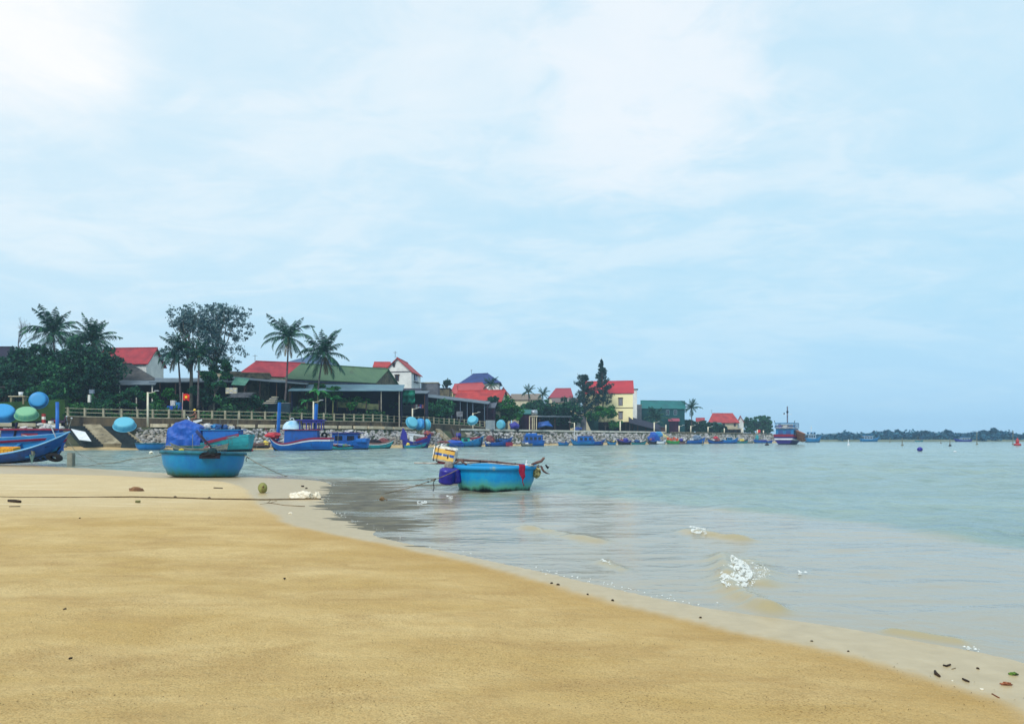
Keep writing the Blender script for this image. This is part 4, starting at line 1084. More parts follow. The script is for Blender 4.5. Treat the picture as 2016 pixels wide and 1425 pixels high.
# far left
r_, a, b_, c, d_, zE, og = house('brown_house', 'brown house with dark roof at the left edge behind the trees', (-60, 133.9), (14, 133.9), (28, 142.1), 0, 712, 684, mat('tan_wall', (150, 128, 108), (104, 88, 80), rough=.9), mat('charcoal_roof', (40, 38, 62), (28, 28, 48), rough=.8), 'gable', .6)
open_shed('grove_shed', 'dark shed hidden in the grove at the far left', (-20, 127.7), (215, 127.7), (226, 134.9), 762, 752, [0, .3, .55, .8, 1], grey_tile, navy_w)
# white house with red roof
r_, a, b_, c, d_, zE, og = house('white_house', 'white house with red roof rising behind the left grove', (190, 145.2), (288, 144.2), (322, 151.4), 0, 713, 686, white_w, red_roof, 'gable', .5)
# white roof board under the gable
r_, a, b_, c, d_, zE, og = house('grey_tiled_house', 'low house with mossy grey tiled hip roof left of the lamp', (150, 129.8), (300, 128.8), (318, 137.0), 0, 745, 717, navy_w, grey_tile, 'hip', .5, (0, 4.6), base_z=4.2)
open_shed('veranda_shed', 'long dark veranda below the grey tiled roof', (196, 123.6), (300, 123.6), (305, 128.8), 757, 748, [0, .38, .7, 1], sheet_m, navy_w, post_m=pipe_w)
open_shed('market_shed', 'long low shed with pale sheet roof behind the flag', (300, 125.7), (452, 125.7), (456, 133.1), 752, 744, [.1, .3, .5, .75, .95], sheet_m, navy_w)
r_, a, b_, c, d_, zE, og = house('block_house', 'small plastered block behind the airy tree trunks', (390, 134.9), (470, 135.6), (476, 142.1), 0, 732, 730, cream_w, sheet_m, 'flat', .3)
# red roof B and slate roof
house('red_roofed_house', 'house with wide red roof left of the straight palm', (470, 157.4), (596, 162.8), (604, 173.1), 0, 741, 713, cream_w, red_roof, 'hip', .5, (2.6, 0))
house('slate_roofed_house', 'house with slate blue hip roof between the two palms', (556, 175.8), (676, 184.4), (682, 193.6), 0, 722, 702, white_w, slate_roof, 'hip', .7, (5.6, 5.6))
r_, *_ = house('parapet_house', 'low stained parapet wall in front of the wide red roof', (440, 134.9), (530, 136.7), (534, 144.2), 0, 735, 733, rust_w, conc_m, 'flat', .1)
open_shed('work_shed', 'dark open work shed with sloping sheet roof under the red roof', (450, 127.7), (600, 133.9), (604, 142.8), 756, 752, [.0, .22, .4, .62, .8, 1], sheet_m, navy_w, y_left=744)
aw = empty('sheet_awning', P(475, 750, 122.5), 0, 'tilted green corrugated awning at the left of the dark work shed', 'awning')
og = aw.location
MB().slab([P(455, 757, 122) - og, P(482, 758.5, 122) - og, P(492, 745, 124) - og, P(463, 742, 124) - og], .08).build('sheet', mat('green_sheet', (92, 142, 122), (58, 108, 98), rough=.6, scale=.7, wave=('X', .8, .5)), aw)
MB().tube([P(460, 757, 122.2) - og, P(460, 785, 122.2) - og], .05, 6).build('post', brown_w, aw)
MB().tube([P(481, 758, 122.2) - og, P(481, 785, 122.2) - og], .05, 6).build('post', brown_w, aw)
# green roofed house
r_, a, b_, c, d_, zE, og = house('green_roofed_house', 'long house with moss green sheet roof behind the bushy palm', (566, 136.1), (738, 146.8), (783, 157.1), 0, 752, 722, rust_w, green_roof, 'gable', .5, base_z=4.2)
MB().beam(Vector((a.x, a.y - .6, zE - .55)) - og, Vector((b_.x + .3, b_.y - .6, zE - .55)) - og, .12, .22).build('gutter', mat('gutter', (60, 66, 92), (44, 50, 76)), r_)
pl_m = mat('veranda_sheet', (104, 142, 152), (88, 118, 138), rough=.6, scale=.4, wave=('X', 1.6, .3), dirt=((120, 96, 104), .4, .62))
open_shed('timber_veranda', 'deep dark veranda with pale blue sheet roof below the green roof', (574, 131.2), (788, 140.1), (792, 146.9), 769, 757, [.3, .815, .99], pl_m, navy_w, post_m=mat('grey_post', (168, 164, 150), (128, 124, 116)))
mbx = MB(); bd = mat('mossy_boards', (104, 110, 74), (64, 76, 56), rough=.95, scale=1.5, dirt=((50, 56, 50), 1.6, .55))
bw = empty('board_fence', P(700, 800, 136.5), 0, 'low mossy board fence in front of the dark veranda', 'fence'); og = bw.location
for i, (p0, p1, yt) in enumerate([(663, 682, 790), (683, 700, 791), (701, 720, 792), (721, 747, 794)]):
    MB().beam(P(p0, yt + 6, 136.5) - og, P(p1, yt + 7, 137) - og, .08, 1.0).build('panel', bd, bw)
for p0 in (664, 683, 701, 721, 746): MB().box(P(p0, 799, 136.3) - og, (.12, .12, 1.9)).build('post', brown_w, bw)
# white gable house
r_, a, b_, c, d_, zE, og = house('white_gable_house', 'tall white house with pointed red roof and attic window', (755, 171.8), (810, 169.5), (828, 180.8), 0, 730, 705, white_w, red_roof2, 'gable', .5, ridge_axis='y', trim=(mat('dark_trim', (84, 72, 84), (60, 52, 66)), [zpx(731, 169.5)]))
window(r_, og, a, b_, (782 - 755) / 55 * (b_ - a).length, zpx(744, 170.6), .75, 1.15)
window(r_, og, a, b_, (776 - 755) / 55 * (b_ - a).length, zpx(718.5, 170.6), .34, .6, bars=0)
MB().box(Vector((b_.x * .5 + c.x * .5, b_.y * .5 + c.y * .5, zpx(752, 175.1))) - og + Vector((.25, 0, 0)), (.9, 7.5, .12)).build('balcony', white_w, r_)
MB().box(Vector((b_.x * .55 + c.x * .45, b_.y * .55 + c.y * .45, zpx(745, 175.1))) - og + Vector((.05, 0, 0)), (.2, 4.5, 2.2)).build('balcony_opening', glass_m, r_)
house('red_roofed_annex', 'small red roof showing behind the white gable house', (737, 187.4), (764, 187.6), (768, 194.4), 0, 722, 713.5, white_w, red_roof2, 'gable', .4)
house('brick_annex', 'low dark roofed annex at the foot of the white gable house', (762, 159.3), (822, 159.3), (826, 165.0), 0, 771, 765, rust_w, mat('dark_sheet', (44, 44, 66), (32, 32, 52), rough=.8, scale=.6), 'shed', .5)
tp = MB(); rgt = random.Random(3)
nx, nz = 14, 12; rings = []
for j in range(nz + 1):
    rings.append([tuple(P(788 + 29 * i / nx, 768 + 27 * j / nz + (1.8 * math.sin(i * 1.3)) * (j / nz), 146 + .35 * math.sin(i * .9 + j * .4) + .25 * math.sin(j * 1.1))) for i in range(nx + 1)])
tp.rings(rings, closed=False); tpo = tp.build('shade_net', mat('green_net', (16, 118, 96), (10, 88, 78), rough=.8, scale=.6), smooth=True)
sd_ = tpo.modifiers.new('t', 'SOLIDIFY'); sd_.thickness = .03
tag(tpo, 'green shade net hanging beside the timber veranda', 'net')
open_shed('net_shed', 'dark lean to behind the green shade net', (786, 146.9), (836, 148.0), (842, 154.8), 774, 769, [0, .5, 1], sheet_m, navy_w)
bw2 = MB()
for k in range(13): bw2.beam(P(789 + k * 2.3, 813, 145.6), P(789 + k * 2.3, 797 + rgt.uniform(-1, 1), 145.6), .16, .05)
tag(bw2.build('plank_fence', mat('grey_plank', (92, 104, 110), (62, 74, 84), rough=.9, scale=1.2)), 'weathered grey plank fence below the green shade net', 'fence')
house('grey_block_house', 'plain grey block between the white gable house and rusty wall', (829, 180.8), (862, 180.1), (866, 188.9), 0, 753, 752, grey_w, conc_l, 'flat', .2)
house('rusty_block_house', 'mossy stained block with dark flat roof near the yellow corner', (846, 194.4), (884, 192.2), (889, 200.8), 0, 764, 762, rust_w, mat('dark_sheet', (44, 44, 66)), 'flat', .25)
house('yellow_corner_house', 'sliver of yellow wall between rusty block and red roofs', (880, 197.0), (890, 196.3), (892, 201.8), 0, 771, 770, yellow_w, conc_m, 'flat', .1)
open_shed('long_open_shed', 'long shed with thin dark roof on slim posts below the red roofs', (818, 169.5), (958, 176.7), (962, 184.2), 795, 790, [.1, .3, .5, .62, .72, .8, .97], sheet_m, plum_w, y_left=778, post_m=mat('slate_post', (96, 116, 140), (74, 90, 112)))
house('blue_roofed_house', 'distant white house with dark blue hip roof', (905, 235.3), (982, 228.2), (985, 241.2), 0, 751, 736, white_w, blue_roof, 'hip', .8, (4.2, 4.2))
house('pink_roofed_house', 'long house with faded red roof just below the blue roof', (888, 203.1), (960, 196.2), (966, 206.9), 0, 771, 755, cream_w, mat('faded_red_roof', (178, 78, 80), (160, 66, 70), rough=.7, scale=.4, wave=('X', 1.3, .3)), 'hip', .5, (.3, 2.2))
house('long_red_house', 'long bright red roofed house in front of the faded one', (895, 189.3), (984, 186.9), (1000, 196.3), 0, 789, 769, cream_w, red_roof2, 'gable', .5)
house('brown_roofed_house', 'small house with brownish roof right of the long red one', (978, 217.5), (1004, 215.7), (1006, 223.2), 0, 778, 763, cream_w, mat('brownish_roof', (134, 74, 82), (110, 60, 72), rough=.8), 'gable', .4, ridge_axis='y')
house('grey_roofed_shed', 'grey roofed shed between the open shed and round tree', (940, 181.1), (972, 179.6), (976, 186.0), 0, 803, 792, plum_w, mat('grey_sheet', (98, 104, 116), (74, 80, 96), rough=.8, scale=.6), 'shed', .4)
house('tan_roofed_house', 'low house with flat tan roof behind the two small palms', (1008, 232.9), (1064, 231.2), (1062, 240.9), 0, 787, 776, cream_w, mat('tan_roof', (140, 126, 112), (112, 104, 98), rough=.9), 'shed', .4)
house('mauve_roofed_house', 'distant house with muted red roof left of the casuarinas', (1082, 253.1), (1126, 251.9), (1122, 262.7), 0, 781, 765, cream_w, mat('muted_red_roof', (158, 70, 82), (138, 60, 74), rough=.8), 'hip', .5, (2.2, 0))
house('grey_roofed_house', 'low grey roofed house below the muted red roof', (1090, 237.9), (1140, 236.7), (1136, 245.3), 0, 792, 784, cream_w, mat('grey_brown_roof', (120, 108, 104), (96, 90, 92), rough=.9), 'shed', .4)
house('teal_lean_to', 'small teal roofed shop behind the water tank', (1024, 192.4), (1046, 191.8), (1045, 197.2), 0, 815, 807, plum_w, teal_roof, 'shed', .4)
open_shed('dark_shopfront', 'dark purple shopfront under the wide dark tree', (1022, 193.5), (1122, 198.6), (1120, 205.1), 820, 817, [0, .2, .4, .7, 1], sheet_m, plum_w, base_z=3.1)
# water tank on its stand
wt_ = empty('water_tank', P(1048, 845, 176), 0, 'round steel water tank on a tall pale concrete stand', 'water tank'); og = wt_.location
steel = mat('tank_steel', (176, 184, 190), (120, 130, 142), rough=.35, metal=.7, scale=1.2)
Ms = Matrix.Translation(P(1052, 812, 176) - og) @ Matrix.Rotation(R(90), 4, 'Y')
MB().lathe([(.0, -.75), (.45, -.72), (.62, -.5), (.66, 0), (.62, .5), (.45, .72), (0, .75)], 20, Ms).build('tank', steel, wt_, smooth=True)
MB().box(P(1051, 819.5, 176) - og, (1.9, 1.4, .18)).build('platform', conc_l, wt_)
for px_ in (1042.5, 1048, 1051.5, 1056): MB().beam(P(px_, 819, 175.6) - og, P(px_, 847, 175.6) - og, .2 if px_ > 1043 else .28, .2).build('post', conc_l, wt_)
# little white shed with steps
r_, a, b_, c, d_, zE, og = house('stone_hut', 'small grey stone hut with a white door beside the lamp', (1132, 216.6), (1154, 216.1), (1152, 221.5), 0, 817, 816, grey_w, conc_l, 'flat', .25, base_z=3.1)
MB().box(a.lerp(b_, .3) + Vector((0, -.06, zpx(831, 216.3))) - og, (1.2, .1, 3.2)).build('door', white_w, r_)
MB().prism([(0, 0), (1.6, 0), (0, 3.6)], -.2, .2, Matrix.Translation(Vector((b_.x, b_.y, 3.1)) - og) @ Matrix.Rotation(R(90), 4, 'X')).build('buttress', cream_w, r_)
house('green_hut', 'dark green hut between the stone hut and the yellow house', (1156, 219.3), (1178, 218.8), (1176, 225.2), 0, 814, 812, mat('hut_green', (30, 84, 84), (22, 62, 68), rough=.9), teal_roof, 'flat', .3, base_z=3.1)
# yellow house
r_, a, b_, c, d_, zE, og = house('yellow_house', 'tall pale yellow house with bright red roof behind the casuarinas', (1148, 223.7), (1246, 220.5), (1243, 231.1), 0, 772.5, 751, yellow_w, mat('crimson_roof', (186, 52, 60), (168, 46, 58), rough=.6, scale=.4, wave=('X', 1.2, .3)), 'gable', .35, base_z=zpx(830, 220.5), trim=(mat('brown_trim', (84, 48, 40), (70, 40, 36)), [zpx(802.5, 220.5)]))
WL = (b_ - a).length
for u_ in ((1222 - 1148) / 98, (1176 - 1148) / 98):
    for yy in (790.5, 817.5): window(r_, og, a, b_, u_ * WL, zpx(yy, 220.5), 1.05, 2.0, bars=2, paneM=mat('shutter', (150, 152, 160), (112, 116, 128)))
gl = open_shed('ground_floor', 'dark open ground floor under the yellow house', (1148, 222.1), (1246, 218.9), (1243, 229.0), 830.5, 830.5, [0, .3, .6, .74, .86, .99], brown_w, plum_w, base_z=3.1, cat='ground floor', ov=.05)
gf = gl[0]; gf.parent = r_; gf.location = gf.location - r_.location; del gf['category']; del gf['label']; gf.name = 'ground_floor'
house('narrow_tower', 'narrow white stair tower right behind the yellow house', (1244, 239.6), (1254, 239.6), (1253, 243.8), 0, 766, 764, white_w, brown_w, 'flat', .4)
open_shed('blue_net_stall', 'low lean to stall with blue nets right of the yellow house', (1240, 215.2), (1300, 229.0), (1298, 235.3), 848, 836, [0, .25, .5, .8, 1], mat('dark_sheet', (44, 44, 66)), mat('teal_boards', (36, 74, 92), (24, 54, 74)), base_z=3.1, y_left=832)
house('grey_tall_block', 'grey unplastered block between yellow house and teal building', (1247, 250.2), (1263, 250.2), (1262, 256.5), 0, 797, 796, grey_w, conc_m, 'flat', .15)
r_, a, b_, c, d_, zE, og = house('teal_building', 'long teal green building with matching roof and two windows', (1263, 256.5), (1348, 260.2), (1345, 270.8), 0, 804, 789.5, green_w, teal_roof, 'gable', .4)
WL = (b_ - a).length
for u_ in (.6, .78): window(r_, og, a, b_, u_ * WL, zpx(812, 259.7), 1.0, 1.5, frame=mat('pale_frame', (140, 170, 180), (110, 140, 156)), hood=False)
house('pink_roofed_stall', 'small pink roofed stall at the foot of the teal building', (1318, 254.2), (1336, 254.0), (1335, 258.2), 0, 829, 824, plum_w, mat('pink_sheet', (170, 84, 100), (140, 66, 88)), 'shed', .4)
house('far_small_roof', 'tiny red roof between dark trees and the flared red roof', (1372, 316.9), (1386, 316.7), (1385, 323.1), 0, 829, 823, cream_w, red_roof, 'gable', .4)
r_, a, b_, c, d_, zE, og = house('flared_red_house', 'pale walled house with flared red roof near the headland', (1398, 289.1), (1452, 290.5), (1449, 303.1), 0, 830, 814, cream_w, red_roof2, 'hip', .9, (1.0, 1.6))
WL = (b_ - a).length
for u_ in (.5, .9): window(r_, og, a, b_, u_ * WL, zpx(836, 289.7), .6, .9, hood=False)
open_shed('pillared_porch', 'grey pillared ground floor of the flared roof house', (1424, 284.5), (1458, 285.1), (1456, 289.4), 845, 843, [0, .35, .6, .8, 1], conc_m, grey_w, base_z=3.1)
house('red_gable_annex', 'white gabled annex at the right of the flared red roof', (1452, 297.8), (1464, 297.7), (1462, 307.2), 0, 829, 819, white_w, red_roof, 'gable', .4, ridge_axis='y')
house('teal_tent_shed', 'sloping teal shed roof in front of the flared red house', (1396, 280.7), (1420, 280.4), (1418, 286.7), 0, 842, 832, mat('hut_green', (30, 84, 84)), teal_roof, 'shed', .4)
house('pale_low_wall', 'low grey boundary wall at the foot of the headland trees', (1466, 307.1), (1520, 310.8), (1518, 312.9), 0, 853, 852, grey_w, conc_m, 'flat', .1, cat='wall')
for i, (a_, w_, yt, lb) in enumerate([(1304, 14, 840, 'brown shuttered hut behind the third lamp past the yellow house'), (1272, 12, 842, 'pale shack right of the blue net stall'), (1440, 0, 0, '')][:2]):
    house('shack', lb, (a_ - w_ / 2, 232), (a_ + w_ / 2, 232), (a_ + w_ / 2 - .5, 236), 0, yt, yt - 2, [brown_w, grey_w][i], sheet_m, 'flat', .3, base_z=3.1)

# roof aerials and extra openings on the houses seen best
for nm_ in ('white_house', 'red_roofed_house', 'white_gable_house', 'blue_roofed_house', 'long_red_house', 'yellow_house', 'flared_red_house', 'slate_roofed_house'):
    ho_ = bpy.data.objects.get(nm_)
    rf = [c for c in ho_.children if c.name.startswith('roof')][0]; vs_ = [v.co for v in rf.data.vertices]; top = max(vs_, key=lambda v: v.z)
    mb = MB(); mb.tube([(top.x * .9 , top.y, top.z - .2), (top.x * .9, top.y, top.z + 1.3)], .05, 4); mb.beam((top.x * .9 - .5, top.y, top.z + 1.0), (top.x * .9 + .5, top.y, top.z + 1.0), .05)
    mb.build('aerial', brown_w, ho_)

# ------------------------------------------------------------------ street lamps, flag, signs
lamp_m = mat('lamp_paint', (236, 230, 208), (200, 194, 170), rough=.6, scale=.8)
def lamp(label, px, ytop, ybase, Y, arm=1, r=.16, group='street lamps along the quay', alen=1.5):
    b0 = P(px, ybase, Y); H_ = (ybase - ytop) * Y / FPX
    root = empty('street_lamp', b0, 0, label, 'street lamp', group)
    MB().tube([(0, 0, 0), (0, 0, H_)], [r, r * .8], 10).build('pole', lamp_m, root, smooth=True)
    if arm:
        MB().tube([(0, 0, H_ - .15), (arm * alen * .5, 0, H_ - .02), (arm * alen * .75, 0, H_ + .1)], [.05, .045, .04], 6).build('arm', lamp_m, root, smooth=True)
        MB().box((arm * alen * .85, 0, H_ + .2), (.6, .25, .12)).build('lamp_head', mat('lamp_head', (186, 196, 200), (150, 160, 168), rough=.4), root, bevel=.03)
    return root
def lampq(px, ytop, label, **k):
    Y = Qt(px, SL + 1.1, 0).y; ybase = YH - (PZ - CAM_H) * FPX / Y
    return lamp(label, px, ytop, ybase, Y, **k)
lampq(291, 772, 'nearest street lamp left of the tarpaulin covered boat')
lampq(617, 790, 'street lamp right behind the second blue mast', r=.13, arm=1)
lampq(812, 804, 'street lamp above the stack of blue basket boats', r=.15)
lampq(931, 813, 'street lamp in front of the tilted blue basket boat', r=.15)
lampq(1131, 832, 'street lamp beside the stone hut', r=.16, arm=-1)
lampq(1221, 829, 'street lamp in front of the yellow house corner', r=.2, arm=0)
lampq(1288, 831, 'street lamp right of the blue net stall', r=.22)
lampq(1311, 836, 'plain lamp post beyond the blue net stall without arm', r=.2, arm=0)
lampq(1337, 838, 'street lamp in front of the pink roofed stall', r=.2)
lampq(1360, 838, 'street lamp in front of the dark wide tree', r=.2)
lampq(1394, 840, 'street lamp left of the pale walled house', r=.2)
lampq(1426, 843, 'lamp post before the pillared porch', r=.2, arm=0)
lampq(1461, 843, 'street lamp at the right end of the pillared porch', r=.2, arm=-1)
lampq(1491, 846, 'pale post left of the small flag on the headland', r=.24, arm=0)
lampq(1503, 847, 'last pale post on the headland', r=.24, arm=0)

# flag pole with a star flag
fp = empty('flag_pole', P(358, 828, 113), 0, 'red flag with yellow star on a pole behind the railing', 'flag'); og = fp.location
MB().tube([(0, 0, -.5), P(360, 773, 113) - og], .05, 6).build('pole', mat('red_white_pole', (176, 120, 120), (200, 190, 180)), fp)
rings = []; nx, nz = 10, 8
for j in range(nz + 1):
    rings.append([tuple(P(360.5 + 12.5 * i / nx, 774 + 13 * j / nz + 2.2 * (i / nx) + .8 * math.sin(i * .8) , 112.95 + .12 * math.sin(i * 1.1 + j * .3)) - og) for i in range(nx + 1)])
MB().rings(rings, closed=False).build('flag', mat('flag_red', (226, 44, 34), (196, 30, 34), rough=.8, scale=2), fp, smooth=True)
st = []; cst = P(366.3, 781.5, 112.7) - og
for k in range(10):
    rr_ = .30 if k % 2 == 0 else .12; an = PI / 2 + k * PI / 5; st.append((cst.x + rr_ * math.cos(an), cst.y, cst.z + rr_ * math.sin(an)))
MB().add(st + [tuple(cst + Vector((0, -.02, 0)))], [(k, (k + 1) % 10, 10) for k in range(10)]).build('star', mat('star_yellow', (248, 214, 50), (240, 200, 40)), fp)
fp2 = empty('flag_pole', P(1491, 858, 283), 0, 'small red flag between pale posts on the headland', 'flag'); og = fp2.location
MB().tube([(0, 0, 0), P(1491.6, 845, 283) - og], .08, 6).build('pole', lamp_m, fp2)
MB().rings([[tuple(P(1492 + 5 * i / 5, 846 + 5.5 * j / 3, 283 + .1 * math.sin(i + j)) - og) for i in range(6)] for j in range(4)], closed=False).build('flag', mat('flag_red', (226, 44, 34)), fp2)
# billboard back
bb = empty('billboard', P(965, 848, 163), 0, 'grey sheet metal billboard seen from behind at the railing end', 'billboard'); og = bb.location
sheetg = mat('billboard_back', (146, 160, 166), (112, 128, 138), rough=.6, scale=.6, wave=('X', .9, .4))
MB().beam(P(956, 836.3, 163) - og, P(974.5, 836.3, 163) - og, .15, 2.0).build('panel', sheetg, bb)
MB().beam(P(957, 841, 163.6) - og, P(969, 841, 163.6) - og, .1, 1.9).build('lower_panel', sheetg, bb)
for px_ in (958, 965, 971): MB().tube([P(px_, 828, 163.3) - og, P(px_, 850, 163.3) - og], .09, 6).build('post', brown_w, bb)
# utility box on white post by the grove, marker posts
ub = empty('meter_box', P(176, 792, 114), 0, 'grey meter box on a white post in front of the left grove', 'meter box'); og = ub.location
MB().beam((0, 0, 0), P(176.5, 777, 114) - og, .34, .34).build('post', pipe_w, ub)
MB().box(P(181, 771, 114) - og, (.7, .4, .6)).build('box', mat('box_grey', (120, 136, 152), (90, 104, 124)), ub, bevel=.03)
mk = empty('marker_post', Qt(86, SL + .9, PZ), 0, 'red and white striped marker post by the green basket boat', 'post'); og = mk.location
for k, (z_, mm) in enumerate([(.25, pipe_w), (.75, 1), (1.2, pipe_w), (1.6, 1)]):
    MB().box((0, 0, z_), (.34, .34, .5 if k < 2 else .4)).build('band', mat('marker_red', (176, 52, 48), (140, 40, 40)) if mm == 1 else pipe_w, mk)
mk2 = empty('concrete_block', Qt(100, SL + .8, PZ), 0, 'short white block standing right of the striped marker post', 'block')
MB().box((0, 0, .4), (.5, .5, .8)).build('block', pipe_w, mk2, bevel=.04)
# ------------------------------------------------------------------ boats
def paint(name, c1, c2=None, dirt=None, sc=1.4): return mat(name, c1, c2, rough=.5, scale=sc, spec=.4, dirt=dirt, contrast=(.3, .75))
blue = paint('boat_blue', (12, 88, 172), (10, 66, 146), ((40, 62, 104), 1.5, .55))
blue_b = paint('boat_bright_blue', (12, 110, 192), (10, 84, 172), ((34, 70, 120), 1.5, .56))
azure = paint('boat_azure', (30, 130, 186), (22, 100, 160), ((60, 86, 100), 1.6, .56))
teal = paint('boat_teal', (46, 160, 168), (32, 132, 146), ((70, 100, 92), 1.6, .55))
violet = paint('boat_violet', (48, 46, 148), (36, 36, 124), ((30, 30, 80), 1.5, .62))
maroon = paint('boat_maroon', (140, 22, 56), (108, 20, 56))
white_p = paint('boat_white', (226, 230, 232), (192, 200, 208))
wood_g = mat('grey_boat_wood', (134, 136, 124), (92, 96, 88), rough=.9, scale=2, dirt=((60, 60, 54), 2, .6))
wood_r = mat('reddish_boat_wood', (140, 106, 98), (108, 80, 78), rough=.9, scale=2)
wood_d = mat('dark_boat_wood', (44, 38, 48), (26, 24, 36), rough=.9, scale=2)
deck_m = mat('deck_boards', (70, 110, 140), (48, 78, 110), rough=.8, scale=2)
green_p = paint('boat_green', (62, 160, 70), (44, 128, 60))
yel_p = paint('boat_yellow', (222, 200, 70), (196, 170, 60))
tarp_b = mat('blue_tarp', (30, 92, 184), (22, 66, 156), rough=.5, scale=1.1, bump=.9, bscale=3.5)
dark_g = mat('dark_glass', (26, 34, 56), (18, 24, 40), rough=.15, spec=.6)
rope_m = mat('rope', (138, 122, 98), (96, 84, 66), rough=.9, scale=8)
black_m = mat('black_rubber', (26, 28, 36), (16, 18, 24), rough=.8, scale=3, bump=.3)
net_m = mat('net_pile', (54, 96, 150), (30, 54, 100), rough=.95, scale=4, bump=.8, bscale=12)
netr_m = mat('net_pile_red', (150, 88, 84), (86, 50, 66), rough=.95, scale=4, bump=.8, bscale=12)
net_w = mat('net_pile_white', (214, 212, 206), (150, 152, 160), rough=.95, scale=4, bump=.8, bscale=12)

boot_m = mat('waterline_grime', (28, 50, 64), (20, 30, 40), rough=.8, scale=3, dirt=((64, 84, 66), 2, .55))
def hull_parts(root, L, B, sheer, draft, mats, stern_w=.75, rake=.9, band=.22, deck_z=.5, p=2.3, inner=None, rub=None, blunt=2.4, n=22, trim_top=None, bands=None, gear=True):
    """mats: (hull, gunwale band). sheer: list of (t, z). Bow at +X."""
    ts = [i / n for i in range(n + 1)]; K = 7
    sx = [a for a, _ in sheer]; sz = [b_ for _, b_ in sheer]
    cs_ = np.polyfit(sx, sz, min(len(sx) - 1, 4)) if len(sx) > 3 else None
    def shz(t):
        if cs_ is not None: return float(np.polyval(cs_, t))
        return interp(t, sx, sz)
    def hb(t):
        if t < .45: return B / 2 * lerp(stern_w, 1, math.sin(t / .45 * PI / 2))
        return B / 2 * max(.012, 1 - ((t - .45) / .55) ** blunt)
    def pt(t, k, side, inset=0.0):
        zs = shz(t); kz = -draft * (1 - max(0, (t - .6) / .4) ** 3 * .6)
        z = lerp(kz, zs, k); y = (hb(t) - inset) * (1 - (1 - k) ** p) if k < 1 else hb(t) - inset
        y = max(y, 0.004)
        x = -L / 2 + L * t - rake * (1 - k) * max(0, t - .5) ** 2 * 4 + (.25 * (1 - k) * (1 - t) ** 4)
        return (x, side * y, z)
    def ring(t, k0=0.0, k1=1.0, off=0.0):
        rr = []
        for j in range(K): k = lerp(k1, k0, j / (K - 1)); q = pt(t, k, 1); rr.append((q[0], q[1] + off, q[2]))
        for j in range(1, K): k = lerp(k0, k1, j / (K - 1)); q = pt(t, k, -1); rr.append((q[0], q[1] - off, q[2]))
        return rr
    mb = MB(); rings = [ring(t) for t in ts]; mb.rings(rings, closed=False)
    st = rings[0]; mb.add(st, [tuple(range(len(st)))])       # transom
    hullo = mb.build('hull', mats[0], root, smooth=False)
    def strip(nm, k0, k1, m, off=.03, par=None):
        mbs = MB()
        for side in (1, -1):
            rg_ = []
            for t in ts:
                a = pt(t, k0, side); b_ = pt(t, k1, side)
                rg_.append([(a[0], a[1] + side * off, a[2]), (b_[0], b_[1] + side * off, b_[2]), (b_[0], b_[1] - side * .05, b_[2] + .02), (b_[0], b_[1] - side * .05, b_[2] - .06)])
            mbs.rings(rg_ if side < 0 else [list(reversed(q)) for q in rg_], closed=True, cap0=True, cap1=True)
        a = pt(0, k0, 1); b_ = pt(0, k1, 1); xx = min(a[0], b_[0]) - .03
        mbs.add([(xx, a[1], a[2]), (xx, -a[1], a[2]), (xx, -b_[1], b_[2] + .02), (xx, b_[1], b_[2] + .02), (xx + .09, a[1], a[2]), (xx + .09, -a[1], a[2]), (xx + .09, -b_[1], b_[2] + .02), (xx + .09, b_[1], b_[2] + .02)],
                [(0, 3, 2, 1), (4, 5, 6, 7), (3, 7, 6, 2), (0, 1, 5, 4)])
        return mbs.build(nm, m, par or root)
    hmid = shz(.4) + draft
    strip('gunwale', 1 - band / hmid, 1.0, mats[1], .035)
    strip('waterline_band', .12, max(.2, min(.42, (draft + .10) / hmid)), boot_m, .008)
    if bands:
        for k0, k1, m_ in bands: strip('stripe', k0, k1, m_, .015)
    if rub is not None: strip('rub_rail', 1 - band / hmid - .10, 1 - band / hmid - .03, rub, .05)
    # inside: walls and deck
    mi = MB(); rg_ = []
    for t in ts[:-1]:
        zs = shz(t); dz = min(zs - .12, deck_z + (zs - shz(.4)) * .45)
        kk = (dz + draft) / (zs + draft); a = pt(t, 1, 1, .06); b_ = pt(t, kk, 1, .07); x_ = b_[0] + (.06 if t == 0 else 0)
        rg_.append([(a[0] + (.06 if t == 0 else 0), a[1], a[2] - .01), (x_, max(.003, b_[1]), dz), (x_, -max(.003, b_[1]), dz), (a[0] + (.06 if t == 0 else 0), -a[1], a[2] - .01)])
    mi.rings([list(reversed(q)) for q in rg_], closed=False)
    mi.add([rg_[0][0], rg_[0][1], rg_[0][2], rg_[0][3]], [(0, 1, 2, 3)])
    mi.build('deck', inner or deck_m, root)
    if 2.4 < L < 9.5 and draft < .55 and gear:
        rgc = random.Random(int(L * 1000 + B * 77 + root.location.x * 13)); ms_ = [netr_m, net_m, net_w, wood_g, wood_d, yel_p, green_p]
        for q_ in range(4):
            x_ = rgc.uniform(-.36, .30) * L; y_ = rgc.uniform(-.25, .25) * B; z_ = max(deck_z, shz(.4) * .55) + rgc.uniform(.05, .3); m_ = rgc.choice(ms_)
            if rgc.random() < .5: MB().box((x_, y_, z_ + .1), (rgc.uniform(.25, .5), rgc.uniform(.25, .4), rgc.uniform(.25, .5)), rgc.uniform(0, 3)).build('gear_box', m_, root)
            else: MB().blob((x_, y_, z_), (rgc.uniform(.25, .5), .25, rgc.uniform(.2, .4)), q_, 2, .5, 2).build('gear_heap', m_, root)
        x_ = rgc.uniform(-.3, .3) * L; h_ = rgc.uniform(1.0, 2.2)
        MB().tube([(x_, B * .2, deck_z), (x_ + rgc.uniform(-.2, .2), B * .2, deck_z + h_ + .4)], .035, 5).build('bamboo_pole', wood_g, root)
